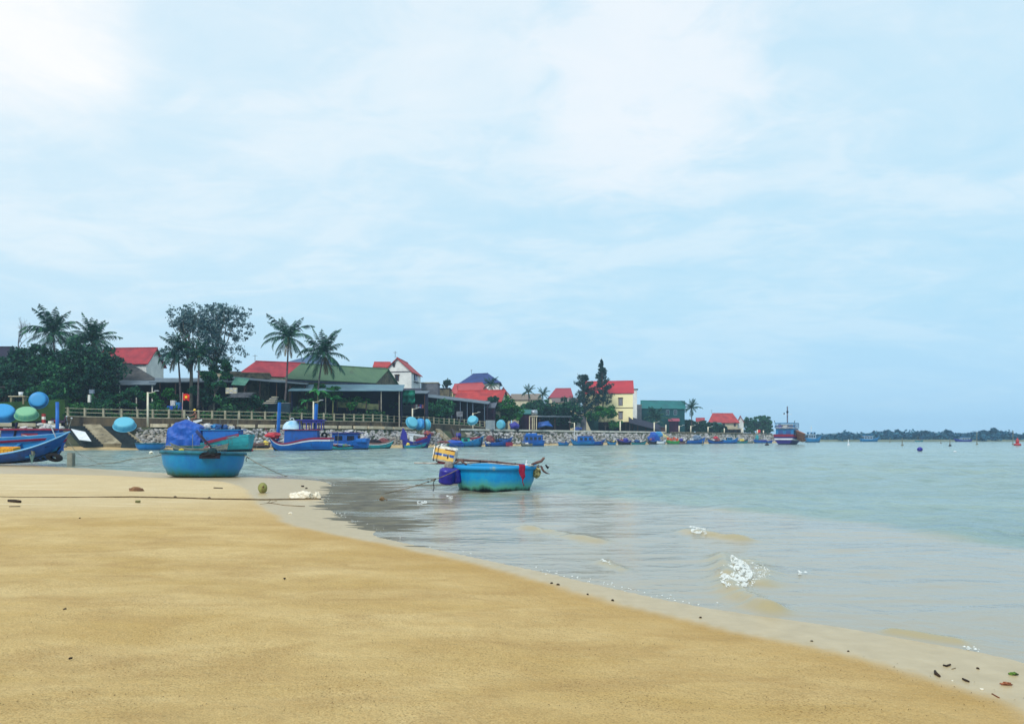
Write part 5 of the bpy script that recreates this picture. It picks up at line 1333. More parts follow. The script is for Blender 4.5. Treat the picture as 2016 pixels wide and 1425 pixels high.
        MB().tube([(-.38 * L, -.2 * B, shz(.15) + .1), (.3 * L, .1 * B, shz(.7) + .2)], .035, 5).build('oar', wood_g if rgc.random() < .5 else white_p, root)
        MB().tube([(L * .5, 0, shz(1) - .1), (L * .5 + .5, .1, shz(1) * .4), (L * .5 + 1.3, .2, -.1)], .02, 4).build('mooring_line', wood_g, root)
    return shz, hb, pt
def cabin(root, x0, x1, w, z0, z1, m, roofm, nwin=3, rake_f=.25, rk_side=0.0, win=dark_g, roof_ov=.25, roof_th=.09, front_win=True, arch=False):
    mb = MB(); h = z1 - z0
    poly = [(x0, z0), (x1, z0), (x1 - rake_f * h, z1), (x0 + .06 * h, z1)]
    vs = [(x, s_ * w / 2 * (1 if z == z0 else 1 - rk_side), z) for s_ in (-1, 1) for x, z in poly]
    mb.add(vs, [(0, 1, 2, 3), (7, 6, 5, 4), (1, 5, 6, 2), (0, 3, 7, 4), (3, 2, 6, 7)])
    co = mb.build('cabin', m, root)
    MB().box(((x0 + x1 - rake_f * h) / 2, 0, z1 + roof_th / 2 + .003), (x1 - rake_f * h - x0 + 2 * roof_ov, w * (1 - rk_side) + 2 * roof_ov * .7, roof_th)).build('roof', roofm, co, bevel=.02)
    if nwin:
        span = (x1 - rake_f * h) - x0 - .3; ww = span / nwin * .62
        for k in range(nwin):
            xc = x0 + .2 + span * (k + .5) / nwin
            for s_ in (-1, 1): MB().box((xc, s_ * (w / 2 * (1 - rk_side * .6) + .01), z0 + h * .62), (ww, .05 + w * rk_side * .1, h * .36)).build('window', win, co)
        if front_win:
            for s_ in (-1, 1): MB().box((x0 - .0, s_ * w * .22, z0 + h * .62), (.06, w * .26, h * .36)).build('window', win, co)
    return co
def pile(root, name, c, r, m, seed, sub=2): return MB().blob(c, r, seed, sub, .55, 1.8).build(name, m, root)
def boat_root(label, px, Y, heading, z=0.0, group='fishing boats moored along the quay', cat='fishing boat', name='fishing_boat'):
    p = P(px, 800, Y); return empty(name, (p.x, p.y, z), R(heading), label, cat, group)
def post(root, name, a, b_, w, m, n=4, par=None):
    return MB().tube([a, b_], w, n).build(name, m, par or root)

# blue two-masted boat
Y = 93.5; r_ = boat_root('bright blue boat with two tall blue posts and a red edged gunwale', 588, Y, 183)
hull_parts(r_, 8.2, 2.6, [(0, 1.62), (.25, 1.6), (.42, 1.38), (.6, 1.02), (.78, 1.05), (.9, 1.62), (1, 2.9)], .5, (blue_b, maroon), .85, 1.2, .2, .55, rub=white_p, trim_top=None)
c_ = cabin(r_, -2.5, 1.6, 1.7, .6, 2.5, blue, maroon, 0, .05, 0)
cw = MB(); 
up = MB(); up.box((-1.5, 0, 3.75), (3.4, 1.9, .12)); wr = up.build('wheelhouse_roof', violet, r_)
MB().box((-1.8, 0, 3.55), (2.4, 1.6, .26)).build('fascia', violet, wr)
for x_ in (-2.9, -2.3, -1.7, -1.1, -.3): 
    for s_ in (-1, 1): MB().box((x_, s_ * .75, 3.1), (.12, .10, 1.1)).build('strut', violet, r_)
dm = MB(); dm.lathe([(1.18, 0), (1.16, .25), (1.0, .62), (.72, .9), (.35, 1.04), (.01, 1.08)], 20, Matrix.Translation((.75, 0, 2.62)))
do = dm.build('dome_cover', mat('dome_white', (206, 228, 240), (120, 180, 216), rough=.6, scale=1), r_, smooth=True)
for k in (-1.0, -.3, .4, 1.0):
    pts_ = [(.75 + k * .55 + .0, .0, 3.69)]; 
    MB().tube([(.75 + k, -math.sqrt(max(.05, 1.36 - k * k)) * .98, 2.7), (.75 + k * .85, -.72, 3.25), (.75 + k * .5, -.3, 3.66)], .045, 4).build('rib', blue_b, do)
for x_ in (2.75, -1.75): post(r_, 'mast', (x_, -.75, .7), (x_ - .25, -.75, 5.95 if x_ > 0 else 5.8), .21, blue_b, 4)
MB().tube([(.85, -1.1, .9), (.8, -1.1, 3.7), (.9, -1.1, 4.0), (1.15, -1.1, 4.02), (1.3, -1.1, 3.85)], .05, 6).build('hooked_pipe', white_p, r_)
pile(r_, 'net_heap', (3.1, .2, 1.9), (.95, .6, .4), paint('net_red', (196, 52, 60), (150, 40, 56)), 4)
MB().lathe([(.14, -.09), (.36, -.09), (.42, 0), (.36, .09), (.14, .09)], 16, Matrix.Translation((-2.95, -.9, 1.9)) @ Matrix.Rotation(R(90), 4, 'X')).build('tyre', black_m, r_, smooth=True)

# small blue cabin boat right of it
Y = 104; r_ = boat_root('blue boat with wide flat roofed cabin right of the two posted boat', 690, Y, 180)
hull_parts(r_, 5.0, 2.0, [(0, 1.5), (.3, 1.35), (.6, .95), (.85, .9), (1, 1.2)], .4, (blue_b, blue_b), .8, .8, .18, .5)
cabin(r_, -1.2, 2.4, 1.7, .5, 2.2, blue, violet, 2, .05, 0, roof_ov=.35)
MB().box((-1.7, 0, 1.25), (1.4, 2.3, .5)).build('stern_box', blue_b, r_, bevel=.05)
pile(r_, 'white_bundle', (-2.1, -.2, 1.8), (.35, .3, .45), net_w, 7)
pile(r_, 'crate_heap', (.3, 0, 2.45), (.6, .4, .18), net_w, 8)
r_ = boat_root('thin teal boat alongside the flat roofed blue boat', 668, 101.5, 176, name='skiff', cat='skiff', group='small skiffs')
hull_parts(r_, 3.8, 1.0, [(0, .55), (.5, .42), (1, .95)], .2, (teal, wood_d), .5, .5, .1, .25)
# slender boat
r_ = boat_root('slender teal and white boat with nets piled inside at the stones', 748, 112, 4)
hull_parts(r_, 4.4, 1.2, [(0, .9), (.4, .8), (.75, 1.05), (1, 1.6)], .25, (teal, wood_r), .6, .8, .16, .5, rub=white_p)
pile(r_, 'net_heap', (-.7, 0, 1.0), (1.2, .4, .45), wood_d, 9); pile(r_, 'net_heap', (.5, 0, 1.2), (.7, .35, .35), netr_m, 10)
r_ = boat_root('reddish bare wooden boat on the sand left of the two posted boat', 508, 103, 178, .35)
hull_parts(r_, 3.4, 1.2, [(0, .6), (.5, .5), (1, .85)], .2, (wood_r, wood_r), .5, .5, .1, .2)
# purple boat
Y = 119; r_ = boat_root('purple blue boat with high curved bow below the stacked basket boats', 821, Y, 12)
hull_parts(r_, 4.7, 2.2, [(0, 1.9), (.15, 1.35), (.4, 1.0), (.65, 1.3), (.85, 1.9), (1, 2.4)], .45, (violet, violet), .7, .7, .2, .5, inner=wood_d)
MB().add([(-2.6, -.85, 1.4), (-1.5, -.95, .9), (-1.65, -.9, 2.3), (-2.2, -.85, 3.15), (-2.6, .85, 1.4), (-1.5, .95, .9), (-1.65, .9, 2.3), (-2.2, .85, 3.15)], [(0, 1, 2, 3), (7, 6, 5, 4), (0, 3, 7, 4), (3, 2, 6, 7), (1, 5, 6, 2)]).build('stern_house', violet, r_)
MB().box((-.9, -.55, 1.35), (.6, .4, 1.1)).build('engine_box', white_p, r_, bevel=.04)
MB().beam((-.3, -1.0, 1.2), (1.5, -.9, 1.75), .1, .3).build('side_board', maroon, r_)
post(r_, 'mast', (1.3, 0, 1.0), (1.2, 0, 5.4), .1, wood_d, 6)
MB().beam((-1.4, -.4, 2.2), (1.1, -.1, 1.9), .12, .25).build('bundle', white_p, r_)
pile(r_, 'net_heap', (1.6, 0, 2.3), (.6, .4, .4), mat('net_orange', (176, 96, 70), (90, 50, 90), rough=.9, scale=4, bump=.6), 5)
pile(r_, 'net_heap', (2.1, .2, 2.2), (.5, .4, .35), netr_m, 15)
r_ = boat_root('short teal skiff in front of the purple boat', 818, 117, 10, name='skiff', cat='skiff', group='small skiffs')
hull_parts(r_, 3.6, .9, [(0, .45), (.5, .4), (1, .9)], .2, (teal, azure), .5, .6, .1, .25)
r_ = boat_root('worn grey skiff under the concrete ramp', 872, 128, 2, .1, name='skiff', cat='skiff', group='small skiffs')
hull_parts(r_, 2.6, .9, [(0, .6), (.5, .55), (1, .8)], .2, (teal, wood_r), .7, .4, .12, .3); pile(r_, 'net_heap', (0, 0, .8), (1.0, .3, .2), netr_m, 3)
# teal boat + blue covered skiff
r_ = boat_root('low skiff under a plain blue cover left of the teal boat', 893, 134, 180, name='skiff', cat='skiff', group='small skiffs')
hull_parts(r_, 3.8, 1.3, [(0, .6), (.5, .6), (1, .8)], .3, (blue, blue), .8, .5, .12, .3)
pile(r_, 'cover', (0, 0, .75), (1.7, .6, .45), paint('cover_blue', (30, 84, 184), (22, 66, 160)), 12)
Y = 136; r_ = boat_root('teal boat with sea green cabin and raised square bow', 921, Y, 5)
hull_parts(r_, 5.8, 1.9, [(0, .95), (.3, .85), (.55, 1.0), (.8, 1.5), (1, 1.95)], .35, (azure, azure), .7, .5, .16, .5, blunt=3.5)
cabin(r_, -1.2, .4, 1.4, .5, 1.65, paint('sea_green', (52, 178, 156), (40, 150, 140)), wood_d, 1, .1, 0, roof_ov=.3)
MB().beam((.4, -.75, 1.45), (2.2, -.6, 1.75), .1, .26).build('side_board', maroon, r_)
MB().box((.9, 0, 2.0), (2.8, 1.2, .08)).build('canopy', wood_d, r_)
for x_ in (-.3, 2.1): post(r_, 'canopy_post', (x_, -.55, 1.0), (x_, -.55, 2.0), .05, wood_d, 4)
pile(r_, 'net_heap', (-2.2, 0, 1.3), (.7, .5, .5), netr_m, 21); pile(r_, 'net_heap', (-1.7, 0, 2.0), (.55, .4, .5), violet, 22)
post(r_, 'mast', (-1.3, 0, .8), (-1.3, 0, 3.3), .08, wood_d, 5)
MB().box((2.5, -.2, 1.0), (.12, .8, 1.4)).build('rudder_board', wood_d, r_)
Y = 143; r_ = boat_root('blue boat full of nets and thin poles left of the tall blue cabin boat', 982, Y, 4)
hull_parts(r_, 5.3, 1.8, [(0, .9), (.3, .75), (.6, .95), (.8, 1.3), (1, 1.9)], .35, (blue, blue), .6, .7, .16, .4, blunt=3)
pile(r_, 'net_heap', (-1.6, 0, 1.3), (.9, .6, .7), netr_m, 31); pile(r_, 'net_heap', (.6, 0, 1.2), (1.5, .6, .45), net_m, 32)
for k in range(6): post(r_, 'pole', (-.6 + k * .5, -.5, .8), (-.6 + k * .5, -.5, 2.0 + .3 * (k % 2)), .05, wood_d, 4)
MB().box((.6, 0, 2.0), (3.2, 1.3, .08)).build('canopy', wood_d, r_)
post(r_, 'mast', (-1.1, 0, .8), (-1.1, 0, 3.4), .07, wood_d, 5)
MB().box((1.9, -.86, .45), (1.3, .12, .7)).build('bow_patch', maroon, r_)
pile(r_, 'white_float', (-2.0, -1.0, .7), (.45, .2, .2), net_w, 33)
Y = 150; r_ = boat_root('tall square cabin boat of bright blue with two window rows', 1049, Y, 182)
hull_parts(r_, 4.6, 2.0, [(0, 1.15), (.3, 1.1), (.6, .85), (.85, .8), (1, 1.1)], .35, (blue_b, blue), .85, .6, .2, .5)
cabin(r_, -1.9, 1.9, 1.7, .5, 2.1, blue, blue_b, 4, .1, .0, roof_ov=.1)
MB().box((.3, 0, 2.35), (2.2, 1.2, .35)).build('hatch', blue_b, r_, bevel=.04)
r_ = boat_root('grey skiff lying against the tall square cabin boat', 1036, 147.5, 176, name='skiff', cat='skiff', group='small skiffs')
hull_parts(r_, 2.6, .8, [(0, .5), (.5, .4), (1, .75)], .2, (wood_g, wood_g), .5, .5, .1, .25)
r_ = boat_root('small teal skiff left of the long cabin boat', 1110, 160, 2, name='skiff', cat='skiff', group='small skiffs')
hull_parts(r_, 2.5, 1.0, [(0, .8), (.5, .55), (1, .6)], .2, (azure, blue), .7, .4, .12, .3)
Y = 164; r_ = boat_root('long blue cabin boat with white antenna poles before the stone hut', 1146, Y, 183)
hull_parts(r_, 5.2, 2.0, [(0, 1.1), (.3, 1.1), (.6, .9), (.85, 1.1), (1, 1.7)], .35, (azure, blue), .8, .7, .18, .5)
cabin(r_, -2.3, 1.1, 1.7, .5, 1.95, blue_b, violet, 3, .15, 0, roof_ov=.15)
post(r_, 'pole', (1.6, 0, .8), (1.6, 0, 3.7), .07, white_p, 5); post(r_, 'pole', (1.1, 0, .8), (1.1, 0, 3.2), .05, white_p, 5)
r_ = boat_root('plain blue boat with lifted bow right of the long cabin boat', 1178, 168, 4)
hull_parts(r_, 3.2, 1.5, [(0, .9), (.4, .8), (.75, 1.0), (1, 1.5)], .3, (blue, blue), .7, .7, .14, .45)
# a crowd of small boats beyond; (px, width px, colour, gunwale, height, heading, extras, label)
small = [
 (1203, 20, azure, wood_d, .9, 180, None, 'small teal boat left of the dark hulled pair'),
 (1228, 28, wood_d, violet, 1.0, 184, 'net', 'dark hulled boat with nets before the yellow house'),
 (1258, 30, teal, wood_d, .7, 0, 'heap', 'flat teal boat right of the dark hulled boat'),
 (1284, 18, wood_d, blue, 1.1, 180, 'net', 'dark boat at the left of the blue tarpaulin'),
 (1302, 20, white_p, white_p, .9, 0, None, 'short white boat under the yellow plank'),
 (1324, 26, green_p, green_p, 1.0, 176, 'crate', 'bright green boat with orange crates'),
 (1344, 20, wood_r, wood_d, .9, 0, 'net', 'brown boat between the green boat and the long blue one'),
 (1367, 42, blue_b, blue, 1.2, 2, 'tarp', 'long blue boat with grey cover left of the small marker'),
 (1408, 30, blue, wood_d, 1.0, 178, 'net2', 'blue boat with crimson bundle'),
 (1438, 30, blue_b, azure, 1.2, 2, 'cab', 'clean blue boat with low cabin before the pillared porch'),
 (1460, 26, teal, wood_d, .8, 0, 'yel', 'thin teal boat with yellow box and white bow'),
 (1478, 14, wood_g, wood_g, .7, 0, None, 'tiny grey boat at the quay end'),
 (1501, 36, blue_b, violet, .9, 180, 'head', 'low blue boat moored at the tip of the headland'),
]
for i, (px_, w_, m1, m2, h_, hd, ex, lb) in enumerate(small):
    Y = Qd(px_) - 8; L_ = w_ / FPX * Y * 1.04
    r_ = boat_root(lb, px_, Y, hd)
    hull_parts(r_, L_, L_ * .34, [(0, h_), (.35, h_ * .75), (.7, h_ * .95), (1, h_ * 1.55)], .3, (m1, m2), .7, .5, .16, h_ * .4, n=12)
    if ex in ('net', 'net2', 'heap'):
        pile(r_, 'net_heap', (-L_ * .12, 0, h_ * 1.15), (L_ * .2, .45, h_ * .55), {'net': violet, 'net2': netr_m, 'heap': net_m}[ex], i)
        pile(r_, 'net_heap', (L_ * .15, 0, h_ * 1.0), (L_ * .17, .4, h_ * .35), netr_m if i % 2 else net_w, i + 40)
    if ex == 'net2': pile(r_, 'bundle', (-.2, 0, h_ * 1.7), (.7, .4, .4), paint('crimson', (190, 30, 60)), 60)
    if ex == 'crate':
        for k in range(4): MB().box((-1.2 + k * .8, 0, h_ * 1.2 + .25 * (k % 2)), (.65, .7, .8)).build('crate', mat('crate_orange', (208, 92, 58), (166, 70, 52), rough=.7), r_)
    if ex == 'tarp':
        pile(r_, 'cover', (L_ * .12, 0, h_ * 1.35), (L_ * .22, .8, h_ * .65), mat('grey_cover', (120, 140, 160), (80, 100, 130), rough=.7), i)
        for k in range(2): MB().box((-L_ * .18 + k * .5, -.5, h_ * 1.1), (.3, .3, .5)).build('box', white_p, r_)
    if ex == 'cab': cabin(r_, -L_ * .25, L_ * .1, 1.4, h_ * .5, h_ * 1.5, azure, white_p, 2, .1)
    if ex == 'yel':
        MB().box((0, 0, h_ + .25), (L_ * .3, .9, .6)).build('box', yel_p, r_); MB().tube([(L_ * .1, 0, h_), (L_ * .62, 0, h_ * 2.2)], .06, 5).build('oar', wood_d, r_)
        MB().tube([(-L_ * .6, 0, h_ * 1.7), (L_ * .3, 0, h_ * 1.8)], .1, 5).build('bundle', net_w, r_)
    if ex == 'head':
        cabin(r_, -1.2, 1.2, 1.2, .5, 1.1, violet, white_p, 0); post(r_, 'mast', (-.2, 0, .6), (-.2, 0, 3.4), .12, wood_d, 5)
        pile(r_, 'net_heap', (1.8, 0, 1.6), (.6, .5, 1.1), teal, 12)
tb = boat_root('blue tarpaulin heaped over a boat below the plain lamp post', 1292, Qd(1292) - 5, 0, group='tarpaulin covers', cat='covered boat', name='covered_boat')
hull_parts(tb, 4.5, 1.8, [(0, .8), (.5, .7), (1, 1.1)], .3, (wood_d, blue), .7, .5, .14, .4, n=12)
pile(tb, 'tarpaulin', (-.6, 0, 1.7), (1.7, 1.0, 1.5), tarp_b, 3); pile(tb, 'tarpaulin', (.7, 0, 2.6), (1.1, .8, .8), paint('pale_tarp', (70, 150, 200), (50, 120, 186)), 4)
og = P(1318, 860, 206); pk = MB().beam(P(1302, 853, 207), P(1322, 866, 205), 1.2, .3).build('boat_plank', mat('plank_yellow', (206, 196, 140), (160, 150, 104), rough=.8))
tag(pk, 'pale yellow gangplank slanting above the white boat', 'plank')

# teal tarpaulin boat in front of the stones
Y = 87; r_ = boat_root('teal boat with a big blue tarpaulin dome and white slatted blue cabin', 415, Y, 181)
hull_parts(r_, 9.3, 2.6, [(0, 1.95), (.2, 1.75), (.45, 1.15), (.7, .95), (.9, 1.3), (1, 1.9)], .4, (teal, teal), .8, 1.2, .18, .6)
MB().beam((-3.55, -1.12, 1.9), (.2, -1.4, 1.0), .12, .32).build('side_board', maroon, r_)
MB().beam((-3.55, 1.12, 1.9), (.2, 1.4, 1.0), .12, .32).build('side_board', maroon, r_)
cb = MB(); cb.box((-1.4, 0, 1.7), (4.0, 1.7, 1.5)); cbo = cb.build('cabin', blue_b, r_)
MB().box((-1.4, 0, 2.48), (4.5, 2.0, .1)).build('roof', azure, cbo)
for k in range(7): MB().box((-3.2 + k * .6, -.87, 1.75), (.07, .04, .8)).build('slat', white_p, cbo)
for k in range(3): MB().box((-2.8 + k * 1.3, -.865, 1.75), (.8, .03, .7)).build('window', violet, cbo)
for k, (x_, m_, s_) in enumerate([(-3.0, wood_d, .35), (-2.4, net_w, .35), (-1.7, net_m, .5), (-.9, net_m, .55), (-.3, azure, .4), (.3, net_w, .5), (-1.3, wood_d, .25)]):
    pile(r_, 'net_heap', (x_, -.2 + .2 * (k % 2), 2.65 + .05 * k % 2), (s_, .5, s_ * .7), m_, k + 50)
for x_, z_ in ((-3.2, 4.3), (-1.2, 3.9), (-2.1, 3.5)): post(r_, 'pole', (x_, .3, 2.2), (x_ + .05, .3, z_), .035, wood_g, 5)
# tarpaulin: ridge line between posts with sagging cloth
def tent_pt(u, v):
    """u along the boat 0..1, v around 0..1"""
    x = lerp(.75, 4.9, u); an = PI * v
    top = interp(u, [0, .04, .3, .5, .72, .93, 1.0], [2.4, 2.85, 3.35, 3.62, 3.35, 2.7, 1.2])
    wd = interp(u, [0, .5, .85, 1], [1.38, 1.4, 1.15, .55])
    sn = max(0.0, math.sin(an)); cs_ = math.cos(an)
    y = -math.copysign(abs(cs_) ** .55, cs_) * wd; z = .72 + (top - .72) * sn ** .5
    q = Vector((x * .9, y * 1.1, z * 1.0)); f1 = 1 - abs(2 * mnoise.noise(q * .75 + Vector((3, 1, 7)))); f2 = 1 - abs(2 * mnoise.noise(q * 1.9))
    k = .16 * (f1 - .6) + .05 * (f2 - .6)
    return (x + k * .4, y * (1 + k * .8), z + k * sn)
tm = MB(); tm.rings([[tent_pt(i / 44, j / 60) for j in range(61)] for i in range(45)], closed=False, cap0=True, cap1=True)
tm.build('tarpaulin', tarp_b, r_, smooth=False)
for pts_ in ([(1.2, -1.42, 1.0), (1.6, -1.45, 1.9), (2.6, -1.1, 3.3)], [(3.6, -1.25, .9), (3.3, -1.2, 2.0), (2.8, -.6, 3.5)]): MB().tube(pts_, .025, 5).build('lashing', mat('pale_cord', (150, 168, 200), (110, 130, 170)), r_)
r_2 = boat_root('pale weathered narrow skiff beside the tarpaulin covered boat', 392, 84.5, 178, name='skiff', cat='skiff', group='small skiffs')
hull_parts(r_2, 6.6, .9, [(0, .95), (.25, .55), (.5, .38), (.75, .5), (1, 1.05)], .15, (wood_g, wood_g), .12, .6, .1, .2)
MB().tube([(4.4, -.1, 2.9), (2.9, -.1, 1.9)], .16, 6).build('log', mat('pale_log', (190, 176, 140), (150, 136, 104), rough=.9), r_)

# ------------------------------------------------------------------ big boats right
Y = 190; r_ = boat_root('big wooden trawler with maroon and white bands seen from astern', 1555, Y + 5, 57, group=None)
hull_parts(r_, 13.5, 5.4, [(0, 2.55), (.3, 2.25), (.6, 2.4), (.85, 3.2), (1, 4.4)], .9, (paint('trawler_purple', (46, 34, 120), (34, 26, 96)), maroon), .88, 2.0, .55, 1.6, bands=[(.60, .70, white_p)])
c_ = cabin(r_, -5.6, -.4, 4.3, 1.6, 4.0, azure, white_p, 4, .05, 0, win=paint('win_blue', (50, 90, 150), (40, 70, 130)), roof_ov=.35)
MB().box((-3.0, 0, 4.6), (3.6, 3.4, .9)).build('upper_cabin', mat('upper_cabin', (112, 120, 150), (70, 84, 120), rough=.7, scale=1), c_)
MB().box((-3.0, 0, 5.35), (5.4, 4.7, .12)).build('canopy', azure, r_)
for x_ in (-5.6, -4.2, -2.8, -1.4, -.4):
    for s_ in (-2.25, 2.25): MB().box((x_, s_, 4.7), (.12, .12, 1.3)).build('canopy_post', azure, r_)
for zz in (4.4, 4.8):
    mb = MB()
    for s_ in (-2.25, 2.25): mb.beam((-5.6, s_, zz), (-.4, s_, zz), .07)
    mb.beam((-5.6, -2.25, zz), (-5.6, 2.25, zz), .07); mb.build('deck_rail', white_p, r_)
for k, (y_, m_) in enumerate([(-1.6, net_m), (0, net_w), (1.3, violet), (1.9, net_m)]): pile(r_, 'gear_heap', (-5.0, y_, 4.45), (.5, .6, .45), m_, k + 70)
ms = MB().tube([(-2.6, 0, 5.3), (-2.6, 0, 9.6)], .16, 6).build('mast', mat('mast_grey', (120, 124, 140), (84, 88, 104)), r_)
MB().beam((-2.6, -1.1, 7.6), (-2.6, 1.1, 7.6), .1).build('crosstree', white_p, ms)
MB().blob((-2.6, 0, 8.2), (.28, .28, .35), 1, 2, .05).build('radar', wood_d, ms); MB().blob((-2.6, .8, 7.8), (.18, .18, .25), 1, 1, .05).build('mast_light', wood_d, ms)
for s_ in (-1, 1): MB().tube([(-5.5, s_ * 2.3, 5.3), (-5.5, s_ * 2.5, 6.0)], .07, 5).build('horn', wood_d, r_)
for k in range(3):
    bo = empty('basket_boat', r_.matrix_basis @ Vector((-3.2 - .5 * k, -3.4, 2.1 + .75 * (k - 1))), R(57), ['lowest', 'middle', 'topmost'][k] + ' tan basket boat stacked on the side of the big trawler', 'basket boat', 'basket boats carried by the trawler')
    MB().lathe([(.01, -.55), (.7, -.5), (1.1, -.2), (1.3, .3), (1.36, .32), (1.28, .26), (1.0, -.15), (.6, -.4), (.01, -.42)], 20, Matrix.Rotation(R(24), 4, 'X')).build('shell', mat('basket_tan', (176, 128, 104), (136, 92, 84), rough=.8, scale=2), bo, smooth=True)
# second big boat
def far_boat(label, px, wpx, Y, hd, m1, seed, mast=True, hs=1.0):
    r_ = boat_root(label, px, Y, hd, group='boats anchored off the far shore'); L_ = wpx / FPX * Y
    hull_parts(r_, L_, L_ * .3, [(0, 1.8 * hs), (.3, 1.4 * hs), (.6, 1.5 * hs), (.85, 2.2 * hs), (1, 3.0 * hs)], .6, (m1, m1), .8, 1.2, .3, 1.0 * hs, n=12)
    c_ = cabin(r_, -L_ * .38, L_ * .1, L_ * .22, 1.0 * hs, 3.1 * hs, mat('far_cabin', (150, 176, 196), (110, 140, 170), rough=.8), white_p, 3, .1)
    MB().box((-L_ * .15, 0, 3.9 * hs), (L_ * .44, L_ * .22, .14)).build('canopy', azure, r_)
    for x_ in (-.35, -.12, .05): MB().box((L_ * x_, 0, 3.5 * hs), (.12, L_ * .2, .75 * hs)).build('canopy_post', azure, r_)
    if mast: MB().tube([(-L_ * .15, 0, 3.8 * hs), (-L_ * .15, 0, 6.6 * hs)], .1, 5).build('mast', white_p, r_); MB().beam((-L_ * .15 - .6, 0, 5.6 * hs), (-L_ * .15 + .6, 0, 5.6 * hs), .1).build('crosstree', white_p, r_)
    return r_
far_boat('blue hulled trawler anchored right behind the big maroon banded one', 1602, 34, 300, 5, azure, 1)
far_boat('hazy trawler below the far trees nearest the anchored trawlers', 1713, 38, 352, 3, azure, 2, False, .8)
far_boat('dark hazy boat below the far right trees', 1894, 36, 350, 184, violet, 3, False, .55)
r_ = boat_root('tiny hazy boat on the far shore below the middle trees', 1810, 352, 0, group='boats anchored off the far shore')
hull_parts(r_, 4, 1.4, [(0, .7), (.5, .6), (1, 1.1)], .3, (teal, wood_g), .7, .5, .14, .4, n=10)
r_ = boat_root('grey boat between the headland tip and the big trawler', 1527, 285, 180)
hull_parts(r_, 5, 1.6, [(0, .9), (.5, .7), (1, 1.2)], .3, (wood_g, white_p), .7, .5, .14, .4, n=10)

# ------------------------------------------------------------------ basket boats
def shell_profile(Rr, H_, th=.05, flat=.62):
    if flat > .7:
        o_ = [(.001, 0), (Rr * .45, .012), (Rr * .72, .03), (Rr * .82, H_ * .10), (Rr * .88, H_ * .26), (Rr * .93, H_ * .5), (Rr * .97, H_ * .75), (Rr * .99, H_ * .9), (Rr, H_)]
        return o_, [(max(.001, r - th), z + th * (1 - z / H_)) for r, z in reversed(o_)]
    o_ = [(.001, 0), (Rr * flat * .7, .005), (Rr * flat, .03), (Rr * (flat + .14), H_ * .10), (Rr * .87, H_ * .26), (Rr * .945, H_ * .5), (Rr * .985, H_ * .88), (Rr, H_)]
    i_ = [(max(.001, r - th), z + th * (1 - z / H_)) for r, z in reversed(o_)]
    return o_, i_
def basket_mat(name, c1, c2, low, low2, sh=0.0):
    if name in MATS: return MATS[name]
    m = bpy.data.materials.new(name); m.use_nodes = True; t = m.node_tree; t.nodes.clear(); N = NT(t)
    out = N.n('ShaderNodeOutputMaterial'); ob = N.n('ShaderNodeTexCoord').outputs['Generated']; o2 = N.n('ShaderNodeTexCoord').outputs['Object']
    sep_ = N.n('ShaderNodeSeparateXYZ', ins={0: ob})
    nz = N.noise(N.mapping(o2, (1, 1, .5)), 2.2, 6, .65, .3); nf = N.noise(o2, 9, 5, .7)
    h_ = N.math('ADD', sep_.outputs[2], N.math('MULTIPLY', N.math('SUBTRACT', nz, .5), .55))
    h_ = N.math('SUBTRACT', h_, sh)
    top = N.mix(N.ramp(nz, [(.35, 0.0), (.65, 1.0)]), srgb(c1), srgb(c2))
    top = N.mix(N.math('MULTIPLY', N.ramp(nf, [(.55, 0.0), (.72, 1.0)]), .35), top, srgb(low))
    weave = N.n('ShaderNodeTexVoronoi', ins={'Vector': N.mapping(o2, (1, 1, 1)), 'Scale': 26.0})
    c = N.mix(N.ramp(h_, [(.14, 1.0), (.44, 0.0)]), top, srgb(low)); c = N.mix(N.ramp(h_, [(.03, 1.0), (.17, 0.0)]), c, srgb(low2))
    b = N.n('ShaderNodeBsdfPrincipled', ins={'Base Color': c, 'Roughness': .45, 'Specular IOR Level': .4})
    bm_ = N.n('ShaderNodeBump', ins={'Strength': .25, 'Distance': .02, 'Height': N.math('ADD', weave.outputs['Distance'], N.math('MULTIPLY', nf, 1.0))}); N.l(bm_.outputs[0], b.inputs['Normal'])
    N.l(b.outputs[0], out.inputs[0]); MATS[name] = m; return m
bk_main = basket_mat('basket_azure', (0, 160, 212), (4, 134, 200), (84, 164, 140), (14, 30, 40), .17)
bk_beach = basket_mat('basket_deep_blue', (4, 136, 190), (8, 112, 180), (24, 112, 124), (54, 88, 66))
bk_sky = basket_mat('basket_sky', (78, 166, 198), (60, 148, 188), (88, 172, 198), (96, 180, 204))
bk_blue = basket_mat('basket_blue', (32, 128, 192), (20, 106, 178), (36, 132, 198), (50, 146, 204))
bk_green = basket_mat('basket_green', (98, 158, 122), (66, 142, 124), (104, 168, 128), (124, 180, 138))
in_m = mat('basket_inside', (28, 118, 168), (20, 88, 140), rough=.7, scale=2, bump=.3)
